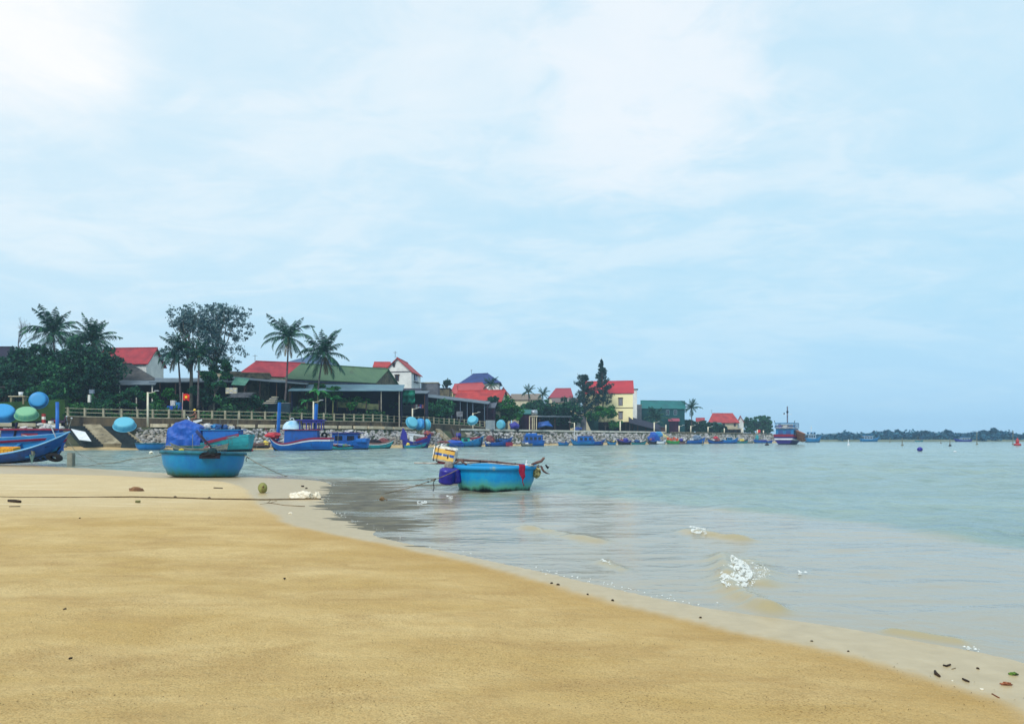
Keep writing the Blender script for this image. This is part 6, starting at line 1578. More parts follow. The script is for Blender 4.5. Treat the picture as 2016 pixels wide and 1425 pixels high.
def basket(label, loc, Rr, H_, m, rot=(0, 0, 0), rim=None, group=None, sx=1.0, seats=True, cat='basket boat', flat=.62):
    root = empty('basket_boat', loc, 0, label, cat, group); root.rotation_euler = rot
    o_, i_ = shell_profile(Rr, H_, .05, flat); n = 44
    def lt(pr, jit=0.0):
        rr = []
        for r, z in pr: rr.append([(r * sx * math.cos(2 * PI * j / n), r * math.sin(2 * PI * j / n), z + .012 * math.sin(j * .9) * (z / H_)) for j in range(n)])
        return rr
    MB().rings(lt(o_)).build('shell', m, root, smooth=True)
    mi = MB(); mi.rings(lt(i_)); mi.build('inside', in_m, root, smooth=True)
    rp = [[(r * sx * math.cos(2 * PI * j / n), r * math.sin(2 * PI * j / n), z) for j in range(n)] for r, z in [(Rr - .05, H_ - .07), (Rr + .045, H_ - .085), (Rr + .055, H_ + .0), (Rr + .01, H_ + .045), (Rr - .06, H_ + .01), (Rr - .05, H_ - .07)]]
    MB().rings(rp).build('rim', rim or m, root, smooth=True)
    if seats: MB().box((0, 0, H_ * .72), (.28, 2 * Rr * .9, .04)).build('thwart', in_m, root)
    return root
rim_m = mat('rim_blue', (28, 140, 198), (150, 168, 140), rough=.6, scale=2.6, contrast=(.56, .68))
rim_d = mat('rim_teal', (30, 112, 130), (20, 74, 98), rough=.6, scale=2.5)
# main one in the shallows
MC = Vector(((974 - CX) / FPX * 22.7, 22.7, 0))
mbk = basket('azure basket boat floating in the shallows with poles and drums on it', MC + Vector((0, 0, -.16)), 1.23, .84, bk_main, rim=rim_m, flat=.70)
# beached one
by = 29.4; bz = Zs(-11.9, by)
bbk = basket('large deep blue basket boat sitting on the sand edge with an oar', Vector(((400 - CX) / FPX * by, by, bz - .03)), 1.52, .97, bk_beach, (R(-1.5), R(1.5), 0), rim=rim_d, flat=.69)
ob_ = empty('oar', P(427, 892, 28.1), 0, 'dark wooden oar standing up out of the beached basket boat', 'oar'); og = ob_.location
MB().tube([P(427, 897, 28.3) - og, P(418, 884, 28.6) - og, P(407, 870, 29.0) - og, P(396, 858, 29.3) - og], [.03, .032, .034, .03], 7).build('shaft', wood_d, ob_, smooth=True)
MB().slab([P(401.5, 871, 29.1) - og, P(407, 868, 29.1) - og, P(388, 845, 29.5) - og, P(384, 850, 29.5) - og], .03).build('blade', mat('oar_blade', (40, 60, 104), (30, 40, 80), rough=.7), ob_)
rb = empty('rope_bundle', P(414, 895, 27.95), 0, 'black bundle of rubber and rope lashed on the beached basket boat rim', 'bundle'); og = rb.location
MB().blob((0, 0, 0), (.38, .12, .10), 3, 3, .5, 3).build('rubber', black_m, rb); MB().blob((.08, -.02, .12), (.17, .1, .14), 5, 2, .4, 3).build('knot', mat('dark_teal_cloth', (30, 64, 72), (20, 40, 50), rough=.9), rb)
MB().box((.0, -.06, -.08), (.75, .06, .12)).build('strap', wood_d, rb)
basket('small blue basket boat floating at the sandy foot of the slipway', Vector(((297 - CX) / FPX * 99, 99, -.05)), 1.85, .92, bk_blue, rim=rim_d, group='basket boats')
# upturned and leaning ones ashore: (px, py centre, Y, radius, mat, rot, label)
for px_, py_, Y, Rr, m_, rot, lb in [
    (4, 812, 104, 1.75, bk_blue, (R(-145), R(20), 0), 'bright blue basket boat tipped over at the left edge'),
    (52, 813, 104, 1.42, bk_green, (R(-150), R(16), 0), 'pale green basket boat lying upside down beside the bright blue one'),
    (75, 787, 108, 1.2, bk_blue, (R(-105), R(38), R(10)), 'blue basket boat leaning on its side below the dark trees'),
    (245, 834, 106, 1.46, bk_sky, (R(-148), R(14), 0), 'sky blue basket boat upside down beside the mossy steps'),
    (812, 831, 131, 1.08, bk_sky, (R(-112), R(18), R(30)), 'leftmost basket boat of the leaning stack above the purple boat'),
    (825, 834, 132.5, 1.0, bk_blue, (R(-105), R(8), R(-25)), 'middle basket boat of the leaning stack above the purple boat'),
    (838, 836, 134, .98, bk_sky, (R(-88), R(30), R(-38)), 'rightmost basket boat of the leaning stack above the purple boat'),
    (930, 826, 155, 1.1, bk_sky, (R(-130), R(-20), 0), 'basket boat propped behind the lamp before the billboard'),
    (985, 836, 166, 1.05, bk_sky, (R(-85), R(15), R(-25)), 'upright blue basket boat just right of the billboard'),
    ]:
    c = P(px_, py_, Y); rm = Matrix.Rotation(rot[2], 4, 'Z') @ Matrix.Rotation(rot[1], 4, 'Y') @ Matrix.Rotation(rot[0], 4, 'X')
    H_ = Rr * .6; ctr = rm @ Vector((0, 0, H_ * .5)); b_ = basket(lb, c - ctr, Rr, H_, m_, rot, group='basket boats on the quay', rim=m_, seats=False, flat=.76)
# hull of a boat lying upside down by the shopfront
r_ = boat_root('upturned blue hull lying on the quay beneath the wide dark tree', 1073, 178, 0, 4.6, group='upturned boats ashore')
hull_parts(r_, 3.6, 1.5, [(0, .4), (.5, .2), (1, .6)], .9, (blue, blue), .5, .5, .1, 0); r_.rotation_euler = (R(172), R(-8), 0)
r_ = boat_root('small blue covered cart beside the stone hut', 1138, 200, 0, 3.1, group=None, name='covered_cart', cat='cart')
pile(r_, 'cover', (0, 0, .9), (1.1, .6, .6), paint('cart_blue', (40, 70, 140)), 9); MB().tube([(-.6, 0, .35), (-.6, .1, .35)], .35, 12).build('wheel', black_m, r_)
r_ = boat_root('dark motor cart by the round green tree', 1013, 171, 0, 3.1, group=None, name='motor_cart', cat='cart')
pile(r_, 'cover', (0, 0, 1.2), (1.2, .7, .8), violet, 19)
for x_ in (-.7, .7): MB().tube([(x_, -.5, .35), (x_, -.38, .35)], .35, 12).build('wheel', black_m, r_)
MB().box((0, 0, .45), (2.0, .9, .12)).build('frame', wood_d, r_)
# ------------------------------------------------------------------ things on the near basket boat
bam = mat('weathered_pole', (120, 92, 84), (74, 54, 56), rough=.8, scale=5)
bam_w = mat('pale_pole', (206, 204, 196), (150, 140, 132), rough=.7, scale=5)
def pole_thing(label, pts, rad, m, name='pole', cat='pole', knots=0):
    q = [P(*p) for p in pts]; og = q[0]; root = empty(name, og, 0, label, cat, 'poles laid across the near basket boat')
    MB().tube([p - og for p in q], rad, 8).build('shaft', m, root, smooth=True)
    for k in range(knots):
        f = (k + .5) / knots; i = min(len(q) - 2, int(f * (len(q) - 1))); p = q[i].lerp(q[i + 1], f * (len(q) - 1) - i) - og
        MB().blob(p, (.035, .04, .05), k, 1, .3).build('lashing', wood_d, root)
    return root
pole_thing('long pale pole sticking out left over the water from the basket boat', [(815, 911, 22.6), (860, 912, 22.6), (905, 912.5, 22.6), (950, 909.5, 22.7), (985, 909, 22.8)], [.02, .024, .026, .022, .016], bam_w)
pole_thing('dark wooden boom with black lashings above the basket boat', [(897, 904.5, 22.3), (935, 907, 22.4), (975, 909.5, 22.5), (1018, 914, 22.5), (1050, 917, 22.4), (1067, 918, 22.4)], [.036, .034, .032, .03, .028, .022], bam, knots=6)
pole_thing('thin pale pole lying just under the dark boom', [(960, 911, 22.2), (1000, 914.5, 22.2), (1040, 917, 22.1), (1064, 917.5, 22.1)], [.014, .016, .016, .012], bam_w)
pole_thing('crooked driftwood handle rising at the right of the basket boat', [(1030, 918, 22.2), (1046, 915, 22.1), (1058, 910, 22.0), (1066, 907.5, 22.0), (1070, 902, 22.0), (1072.5, 901.5, 22.0)], [.03, .036, .042, .04, .038, .03], bam, cat='handle')
hk = pole_thing('curved iron hook hanging from the boom end', [(1066, 918, 22.4), (1068, 924, 22.4), (1071, 928, 22.4), (1076, 931, 22.4), (1082, 932.5, 22.4)], [.028, .034, .03, .022, .008], bam, name='hook', cat='hook')
pole_thing('short black grapnel tip right of the boom end', [(1074, 914.5, 22.4), (1077, 919, 22.4), (1080, 921, 22.4)], [.02, .03, .04], black_m, name='grapnel', cat='grapnel')
tr = empty('boom_trestle', P(915, 910, 22.2), 0, 'small dark trestle carrying the boom at the left of the basket boat', 'trestle'); og = tr.location
MB().tube([P(896, 911.5, 22.0) - og, P(906, 906, 22.2) - og], .025, 6).build('leg', bam, tr); MB().tube([P(907, 906, 22.3) - og, P(917, 914, 22.1) - og], .028, 6).build('leg', bam, tr); MB().tube([P(908, 907, 22.5) - og, P(919, 914.5, 22.6) - og], .022, 6).build('leg', bam, tr)
pp_ = empty('peg', P(1035, 914, 22.0), 0, 'short white upright peg on the right rim of the basket boat', 'peg')
MB().tube([(0, 0, -.03), (.03, 0, .13)], .02, 6).build('stick', white_p, pp_)
bg = empty('plastic_bundle', P(1038, 916, 22.0), 0, 'crumpled white plastic under the white peg', 'bundle')
MB().blob((0, 0, 0), (.14, .08, .035), 4, 3, .7, 3).build('plastic', mat('crumpled_white', (226, 228, 222), (178, 178, 166), rough=.6, scale=6), bg)

# polystyrene float block
fbx = empty('foam_float', P(877, 894, 22.4), 0, 'battered white foam block with orange panels and blue lettering band', 'float block')
fbx.rotation_euler = (R(4), R(11), R(-6))
fw, fh, fd = .68, .44, .42
foam_w = mat('white_foam', (240, 240, 232), (204, 198, 180), rough=.9, scale=9, bump=.8, bscale=30)
orp = mat('orange_wrap', (240, 202, 112), (228, 176, 84), rough=.6, scale=5, dirt=((120, 56, 40), 6, .62))
blp = mat('blue_band', (62, 112, 190), (48, 84, 160), rough=.6, scale=8)
bx = MB(); bmx = bmesh.new(); bmesh.ops.create_cube(bmx, size=1); bmesh.ops.subdivide_edges(bmx, edges=bmx.edges[:], cuts=9, use_grid_fill=True)
vs = []
for v_ in bmx.verts:
    p = Vector((v_.co.x * fw, v_.co.y * fd, v_.co.z * fh)); e = sum(1 for a_, b_ in ((abs(v_.co.x), .5), (abs(v_.co.y), .5), (abs(v_.co.z), .5)) if a_ > .42)
    k = 1 - (.035 * e if e > 1 else 0) + .03 * mnoise.noise(p * 14); vs.append(tuple(p * k))
bx.add(vs, [tuple(q.index for q in f.verts) for f in bmx.faces]); bmx.free(); bx.build('block', foam_w, fbx, smooth=True)
y_ = -fd / 2 - .012
def panel(x0, x1, z0, z1, nm, m, seed=0, t_=.012, yy=None):
    rg = random.Random(seed); n = 14; top = []; bot = []
    for i in range(n + 1):
        f = i / n; top.append((lerp(x0, x1, f) * fw, (yy if yy is not None else y_), (z1 + rg.uniform(-.02, .02)) * fh)); bot.append((lerp(x0, x1, f) * fw, (yy if yy is not None else y_), (z0 + rg.uniform(-.02, .02)) * fh))
    mb = MB(); mb.rings([bot, top], closed=False); bk = [[(x, y + t_, z) for x, y, z in bot], [(x, y + t_, z) for x, y, z in top]]; mb.rings([bk[1], bk[0]], closed=False); mb.rings([top, bk[1]], closed=False)
    return mb.build(nm, m, fbx)
panel(-.44, .45, .10, .36, 'orange_panel', orp, 1); panel(-.45, .44, -.34, -.10, 'orange_panel', orp, 2)
panel(-.38, -.10, -.07, .06, 'blue_band', blp, 3); panel(-.04, .14, -.06, .05, 'blue_band', blp, 4); panel(.24, .43, -.08, .08, 'blue_band', blp, 5)
panel(.02, .47, .34, .41, 'torn_edge', mat('torn_brown', (122, 60, 46), (70, 40, 36), rough=.9), 6, yy=y_ - .004)
for i, x_ in enumerate((-.42, -.28, .18)):
    MB().box((x_ * fw, 0, 0), (.012, fd + .05, fh + .03)).build('cord', wood_d, fbx) if i < 2 else MB().box((x_ * fw, y_ - .01, -.06 * fh), (.025, .02, .26 * fh)).build('tape', black_m, fbx)
MB().box((-.22 * fw, 0, .56 * fh), (.06, .07, .08)).build('peg', white_p, fbx, bevel=.01)
MB().tube([(-.2 * fw, -.05, .56 * fh), (.1, -.1, .57 * fh), (.5 * fw, -.1, .42 * fh)], .007, 5).build('cord', wood_g, fbx)
MB().box((.03, 0, -.55 * fh), (.4, .3, .05)).build('base_board', maroon, fbx)
# blue drums
drum_m = mat('drum_blue', (40, 36, 150), (30, 28, 120), rough=.35, scale=2, spec=.5)
def drum(label, px, py, Y, Rr, H_, rot):
    root = empty('plastic_drum', P(px, py, Y), 0, label, 'drum', 'drums hung on the basket boat'); root.rotation_euler = rot
    MB().lathe([(.01, -H_ / 2), (Rr * .75, -H_ / 2 + .01), (Rr * .97, -H_ * .4), (Rr, -H_ * .3), (Rr * .96, -H_ * .2), (Rr, -H_ * .1), (Rr, H_ * .12), (Rr * .96, H_ * .2), (Rr, H_ * .28), (Rr * .95, H_ * .4), (Rr * .7, H_ / 2 - .01), (.01, H_ / 2)], 26).build('body', drum_m, root, smooth=True)
    return root
dr = drum('blue plastic drum hanging at the left of the near basket boat', 880, 937, 21.9, .235, .47, (R(8), R(6), 0))
dr2 = drum('second blue drum squeezed between the first and the near basket boat', 897, 936, 22.1, .19, .46, (R(5), R(-5), 0))
dr2b = MB().tube([(-.09, -.17, -.17), (-.09, -.205, -.17)], .045, 14).build('cap', mat('cap_yellow', (230, 216, 80), (206, 190, 60), rough=.5), dr2)
fl = empty('foam_roll', P(883.5, 917, 22.1), 0, 'grey stained foam roll on top of the blue drum', 'float')
MB().lathe([(.01, -.1), (.11, -.1), (.13, -.07), (.13, .07), (.11, .1), (.01, .1)], 16, Matrix.Rotation(R(80), 4, 'X')).build('roll', mat('grey_foam', (156, 150, 140), (108, 104, 100), rough=.9, scale=8, bump=.4), fl, smooth=True)
# right float ball
fb = empty('float_ball', P(1056, 930, 22.4), 0, 'barnacled yellowish float ball at the right end of the basket boat', 'float')
MB().blob((0, 0, 0), (.13, .13, .17), 8, 3, .12, 3).build('ball', mat('barnacle', (190, 176, 120), (84, 76, 48), rough=.9, scale=14, bump=.8, bscale=30, contrast=(.42, .58)), fb, smooth=True)
# red cloth on rim
rc = empty('red_cloth', P(1027, 918, 21.55), 0, 'dark red rag hanging over the basket boat rim', 'rag'); og = rc.location
rings = []
for j in range(15):
    f = j / 14; w_ = (.085 * (1 - .35 * f) if f < .55 else .085 * .8 * max(.10, 1 - (f - .55) * 5)); cx_ = .05 * f + .01 * math.sin(j)
    rings.append([(cx_ - w_ + w_ * 2 * i / 6, -.02 + .02 * math.sin(i * 2.0 + j * .5) + (.0 if j else .05), .05 - .60 * f) for i in range(7)])
co_ = MB().rings(rings, closed=False).build('cloth', mat('cloth_red', (150, 28, 60), (108, 20, 52), rough=.9, scale=10), rc, smooth=True)
md = co_.modifiers.new('t', 'SOLIDIFY'); md.thickness = .015

# ------------------------------------------------------------------ ropes
def rope(label, pts, r=.012, sag=0.0, m=rope_m, tails=None, knots=()):
    q = [Vector(p) for p in pts]; out_ = []
    for a_, b_ in zip(q[:-1], q[1:]):
        n = 8
        for i in range(n): f = i / n; p = a_.lerp(b_, f); p.z -= sag * 4 * f * (1 - f); out_.append(p)
    out_.append(q[-1]); og = out_[0]; root = empty('mooring_rope', og, 0, label, 'rope', 'mooring ropes')
    MB().tube([p - og for p in out_], r, 6).build('strand', m, root, smooth=True)
    for k in knots: MB().blob(Vector(k) - og, (r * 2.6, r * 2.2, r * 2.4), 1, 1, .3).build('knot', wood_d, root)
    if tails:
        for t_ in tails: MB().tube([Vector(p) - og for p in t_], r * 1.1, 6).build('loose_end', wood_d, root, smooth=True)
    return root
knot = P(857, 943, 21.0)
rope('mooring rope from the near basket boat to the dark shallows', [P(903, 923, 21.6), knot, P(843, 948, 20.9), G(780, 966, .02), G(722, 975, .01), G(690, 979, .0)], .011, .02, knots=[knot, P(843, 948, 20.9)], tails=[[knot, P(853, 950, 21.0), P(854.5, 960, 21), P(852.5, 967, 21)], [knot, P(848, 945, 21.0)]])
rope('long dark rope lying across the sand to the shore', [S(-60, 977) + Vector((0, 0, .012)), S(40, 980) + Vector((0, 0, .012)), S(150, 979.5) + Vector((0, 0, .012)), S(260, 978.5) + Vector((0, 0, .012)), S(360, 980.5) + Vector((0, 0, .012)), S(420, 982.5) + Vector((0, 0, .012)), S(520, 984) + Vector((0, 0, .012)), S(632, 982.5) + Vector((0, 0, .012))], .016, 0, mat('dark_rope', (116, 96, 66), (74, 60, 44), rough=.95, scale=8), knots=[S(412, 982) + Vector((0, 0, .02)), S(345, 980) + Vector((0, 0, .02))])
rope('rope from the beached basket boat to the left shore', [P(322, 893.5, 29.4), P(260, 903, 31), P(200, 912, 33), P(146, 917, 39)], .016, .05, m=wood_g)
rope('rope running from the beached basket boat down to the right', [P(480, 894, 29.4), P(487, 899, 29.2), P(520, 918, 28.8), G(566, 938, .0)], .012, .03, m=rope_m, tails=[[P(487, 899, 29.2), P(484, 905, 29.2), P(486, 908, 29.2)], [P(487, 899, 29.2), P(490, 903, 29.2)]])
rope('thin crossing rope on the water left of the beached basket boat', [P(160, 893, 50), P(180, 905, 44), P(206, 918, 40)], .014, 0, m=wood_g)

# ------------------------------------------------------------------ left foreground boat
Y = 42.0; r_ = boat_root('long open blue boat heeled on the sand with its high bow to the right', 10, Y, -4, group=None)
hz = .56; r_.location.z = hz
hull_parts(r_, 8.6, 2.2, [(0, .75), (.3, .62), (.55, .62), (.75, .78), (.9, 1.05), (1, 1.3)], .48, (blue, paint('pale_rim', (128, 186, 222), (90, 150, 200))), .6, 1.5, .035, .0, inner=azure, p=2.6, gear=False)
r_.rotation_euler = (R(27), R(-2), R(-6))
for x_ in (-1.6, .4, 2.0): MB().box((x_, 0, .28), (.22, 1.7, .06)).build('thwart', azure, r_)
for s_ in (1,): MB().beam((-2.5, s_ * 1.0, .32), (2.9, s_ * .68, .6), .05, .12).build('inner_rail', maroon, r_)
MB().beam((-1.2, .3, .5), (-.3, -.2, .25), .3, .04).build('bottom_board', white_p, r_); MB().add([(3.0, -.55, .72), (3.0, .55, .72), (3.9, 0, .95), (3.0, -.55, .66), (3.0, .55, .66), (3.9, 0, .88)], [(0, 2, 1), (3, 4, 5), (0, 1, 4, 3)]).build('foredeck', wood_d, r_)
for x_ in (1.0, 2.6): MB().beam((x_, .2, .2), (x_ - .3, -.3, .6), .06, .03).build('stick', wood_g, r_)
post(r_, 'tiller_post', (3.3, .1, .7), (3.25, .1, 1.75), .03, white_p, 6)
MB().lathe([(.16, -.1), (.38, -.11), (.47, 0), (.38, .11), (.16, .1)], 20, Matrix.Translation((3.35, -.62, .1)) @ Matrix.Rotation(R(-10), 4, 'Z') @ Matrix.Rotation(R(80), 4, 'X') @ Matrix.Diagonal((1.25, .55, .8, 1))).build('tyre', black_m, r_, smooth=True)
an_ = empty('iron_grapnel', P(63, 895, 40.8), 0, 'greenish iron grapnel hooked over the near gunwale of the heeled boat', 'anchor'); og = an_.location
MB().add([(-.16, 0, .02), (.16, 0, .02), (0, -.02, -.52), (0, -.12, 0)], [(0, 1, 3), (0, 3, 2), (3, 1, 2), (0, 2, 1)]).build('fluke', mat('verdigris', (112, 148, 146), (70, 96, 96), rough=.8, scale=6), an_)
MB().tube([(0, 0, 0), (-.08, 0, .45)], .025, 6).build('shank', wood_g, an_); MB().beam((.08, 0, .2), (.1, 0, -.02), .16, .05).build('stock', wood_g, an_)
yb = empty('yellow_crate', P(14, 886, 41.4), 0, 'yellow plastic crate inside the heeled blue boat', 'crate'); yb.rotation_euler = (R(10), 0, R(-6))
ym = mat('crate_yellow', (244, 184, 52), (226, 160, 44), rough=.6, scale=3)
mb = MB(); mb.box((0, -.25, 0), (1.15, .04, .3)); mb.box((0, .25, 0), (1.15, .04, .3)); mb.box((-.57, 0, 0), (.04, .5, .3)); mb.box((.57, 0, 0), (.04, .5, .3)); mb.box((0, 0, -.13), (1.1, .46, .03)); mb.box((0, -.275, .12), (1.2, .03, .05)); mb.build('box', ym, yb)
for k in range(5): MB().box((-.44 + k * .22, -.28, -.02), (.03, .03, .24)).build('rib', ym, yb)
ps = empty('wooden_post', Vector((P(140, 900, 40.5).x, 40.5, -.1)), 0, 'squat weathered post in the water at the bow of the heeled boat', 'post')
MB().box((0, 0, .42), (.3, .3, .85)).build('post', wood_g, ps, bevel=.03)
# cabin boat behind it
Y = 60; r_ = boat_root('boat with blue cabin and flat maroon roof behind the heeled boat', 40, Y, 0, group=None)
hull_parts(r_, 7.4, 2.1, [(0, .9), (.3, .75), (.6, .75), (.85, 1.0), (1, 1.5)], .35, (blue, maroon), .7, .8, .16, .4)
c_ = cabin(r_, -1.0, 2.9, 1.8, .5, 2.12, blue, maroon, 0, .02, 0, roof_ov=.4, roof_th=.14)
MB().box((1.3, -.91, 1.25), (1.3, .03, 1.3)).build('door', maroon, c_)
MB().tube([(.7, -.93, 1.8), (2.9, -.93, 1.3)], .02, 5).build('handrail', white_p, c_)
pm = MB().tube([(3.15, -.4, .8), (3.15, -.4, 4.35)], .13, 8).build('mast', blue_b, r_, smooth=True)
MB().tube([(-.1, -.95, .9), (.2, -.95, 1.9), (.35, -.95, 2.75)], [.05, .07, .10], 6).build('oar', mat('dark_oar', (30, 40, 70), (20, 26, 50), rough=.8), r_)
for k in range(2): pile(r_, 'float', (.3 + k * 1.5, 0, 2.35), (.3, .2, .12), net_w, k)
r_ = boat_root('dark blue boat with maroon edge cut by the left frame edge', -25, 74, 3, group=None)
hull_parts(r_, 6.0, 1.8, [(0, 1.3), (.3, 1.0), (.6, 1.05), (1, 1.9)], .35, (blue, maroon), .7, .8, .2, .5)
MB().beam((.5, -.95, 1.1), (2.0, -.8, 1.2), .1, .2).build('side_board', mat('pink_board', (214, 196, 206), (60, 120, 90), contrast=(.5, .52)), r_)
wb = MB(); wb.slab([P(140, 845, 101) - Vector((0, 0, 0)), P(168, 851, 99.5), P(180, 869, 96), P(156, 866, 97)], .08)
tag(wb.build('white_board', white_p), 'white plywood sheet leaning on the mossy steps', 'board')
ms_ = empty('water_tap_pole', P(136, 848, 99), 0, 'thin leaning pole with white tip left of the white board', 'pole'); og = ms_.location
MB().tube([P(134, 848, 99) - og, P(141, 824, 99) - og], .05, 5).build('stick', wood_g, ms_); MB().blob(P(141, 823, 99) - og, (.14, .1, .09), 1, 1, .1).build('tip', white_p, ms_)
sk = boat_root('pile of white sacks on the kerb by the striped post', 100, 99, 0, 2.7, None, 'sacks', 'sacks')
for k in range(9): MB().blob((-1.2 + .32 * k, -.3 + .15 * (k % 3), .35 - .05 * k + .25 * ((k + 1) % 2)), (.42, .35, .22), k, 2, .25, 2).build('sack', net_w, sk, smooth=True)
# clutter in front of the work shed
def heap(label, name, cat, items, px, py, Y):
    root = empty(name, P(px, py, Y), 0, label, cat)
    for nm, c, sz, rz, m_ in items: MB().box(c, sz, rz).build(nm, m_, root)
    return root
gp = mat('old_plank', (128, 132, 140), (84, 88, 98), rough=.95, scale=2)
heap('stack of grey planks and sheets left of the straight palm', 'plank_stack', 'plank stack', [('plank', (-.9 + .12 * k, .05 * k, .12 * k), (3.6 - .3 * (k % 3), .9, .07), .05 * (k % 3 - 1), gp) for k in range(7)], 482, 782, 122)
heap('leaning pale boards beside the plank stack', 'board_stack', 'boards', [('board', (.1 * k, .1 * k, .16 * k), (1.9 - .15 * k, .9, .08), .08 * (k % 3 - 1), cream_w if k % 2 else gp) for k in range(8)], 530, 795, 120.5)
heap('dark green low block wall behind the railing near the straight palm', 'low_block', 'wall', [('block', (0, 0, 0), (3.4, .5, 1.6), 0, mat('dark_teal_block', (36, 60, 72), (24, 44, 58), rough=.9)), ('coping', (0, 0, .85), (3.6, .6, .1), 0, gp)], 550, 804, 121.5)
heap('pale stacked sacks below the green awning', 'sack_shelf', 'sacks', [('sack', (-.6 + .6 * (k % 3), 0, .32 * (k // 3)), (.56, .5, .28), 0, net_w if k % 2 else cream_w) for k in range(9)], 456, 773, 122)
heap('blue plastic tub stack left of the flag pole', 'tub_stack', 'tubs', [('tub', (0, 0, 0), (2.0, .8, .6), 0, tarp_b), ('tub', (-.2, 0, .75), (.7, .6, .8), 0, net_w), ('tub', (.6, 0, .6), (.6, .6, .5), 0, azure)], 344, 803, 117)
heap('washing in pink and grey hanging below the shade net', 'washing_line', 'washing', [('cloth', (-.6 + .4 * k, 0, 0), (.34, .04, .7 + .1 * (k % 2)), 0, [netr_m, net_w, netr_m, violet][k % 4]) for k in range(5)], 822, 800, 148)
heap('grey cabinet on legs in front of the long open shed', 'cabinet', 'cabinet', [('body', (0, 0, 0), (1.3, .6, 1.1), 0, gp), ('leg', (-.5, 0, -.9), (.1, .1, .8), 0, gp), ('leg', (.5, 0, -.9), (.1, .1, .8), 0, gp)], 905, 815, 160)
# clothes/white crate on quay
wt2 = empty('white_tub', P(41, 779, 112), 0, 'white tub on a low table under the trees at the left', 'tub'); og = wt2.location
MB().lathe([(.001, 0), (.26, 0), (.32, .55), (.29, .5), (.24, .04), (.001, .04)], 16).build('tub', white_p, wt2, smooth=True)
tbq = empty('low_table', P(36, 787, 112), 0, 'low grey stone table under the white tub', 'table'); 
MB().box((0, 0, .5), (2.4, .9, .12)).build('table_top', conc_l, tbq)
for x_ in (-.9, .9): MB().box((x_, 0, -.1), (.25, .6, 1.1)).build('leg', conc_m, tbq)
mwall = MB().beam(P(-30, 797, 113), P(62, 799, 113), .4, .5).build('low_wall', conc_l); tag(mwall, 'low pale wall under the trees at the far left', 'wall')
gb = MB().beam(P(-40, 815, 112), P(132, 806, 112.5), 1.0, 3.0).build('grass_bank', grass_m); tag(gb, kind='structure')

# ------------------------------------------------------------------ motorbikes and rider
def motorbike(label, loc, rz, body_m, sc=1.3, cat='motorbike', group=None):
    root = empty('motorbike', loc, rz, label, cat, group); root.scale = (sc,) * 3
    for x_ in (-.62, .62):
        w_ = MB(); n = 18
        w_.rings([[(x_ + .28 * k_ * math.cos(2 * PI * j / n), y__, .28 + .28 * k_ * math.sin(2 * PI * j / n)) for j in range(n)] for k_, y__ in ((.72, -.05), (1, -.04), (1, .04), (.72, .05), (.72, -.05))]); wo_ = w_.build('wheel', black_m, root, smooth=True)
        MB().tube([(x_, -.05, .28), (x_, .05, .28)], .06, 8).build('hub', steel, wo_)
    MB().add([(-.75, -.12, .62), (-.2, -.15, .4), (.3, -.13, .42), (.45, -.10, .95), (.3, -.12, .6), (-.1, -.14, .66), (-.7, -.12, .78), (-.75, .12, .62), (-.2, .15, .4), (.3, .13, .42), (.45, .10, .95), (.3, .12, .6), (-.1, .14, .66), (-.7, .12, .78)],
             [(0, 1, 5, 6), (1, 2, 4, 5), (2, 3, 4), (13, 12, 8, 7), (12, 11, 9, 8), (11, 10, 9), (0, 7, 8, 1), (1, 8, 9, 2), (2, 9, 10, 3), (3, 10, 11, 4), (4, 11, 12, 5), (5, 12, 13, 6), (6, 13, 7, 0)]).build('body', body_m, root)
    MB().add([(.42, -.2, .42), (.52, -.2, .95), (.42, .2, .42), (.52, .2, .95), (.34, -.2, .44), (.44, -.2, .95), (.34, .2, .44), (.44, .2, .95)], [(0, 1, 3, 2), (4, 6, 7, 5), (0, 4, 5, 1), (2, 3, 7, 6), (1, 5, 7, 3)]).build('leg_shield', body_m, root)
    MB().box((-.3, 0, .80), (.75, .24, .09)).build('seat', black_m, root, bevel=.03)
    MB().tube([(.62, 0, .3), (.5, 0, .95), (.46, 0, 1.05)], .03, 6).build('fork', steel, root)
    MB().tube([(.40, -.32, 1.05), (.48, -.12, 1.04), (.48, .12, 1.04), (.40, .32, 1.05)], .02, 6).build('handlebar', black_m, root)
    MB().blob((.55, 0, .98), (.08, .09, .08), 1, 2, .02).build('headlight', white_p, root)
    return root
skin_m = mat('skin', (196, 150, 122), (176, 128, 104), rough=.6, scale=4)
def person(label, loc, rz, joints, edges, radii, cloth, legm, helmet=None, sc=1.3):
    me = bpy.data.meshes.new('person'); me.from_pydata(joints, edges, []); o = bpy.data.objects.new('person', me); col.objects.link(o)
    o.modifiers.new('skin', 'SKIN'); sk_ = me.skin_vertices[0].data
    for i, r__ in enumerate(radii): sk_[i].radius = (r__, r__)
    sk_[0].use_root = True
    ss = o.modifiers.new('sub', 'SUBSURF'); ss.levels = 1; ss.render_levels = 2
    me.materials.append(cloth); o.location = loc; o.rotation_euler = (0, 0, rz); o.scale = (sc,) * 3
    return tag(o, label, 'person')
shirt = mat('tan_jacket', (150, 106, 84), (118, 80, 70), rough=.9, scale=6)
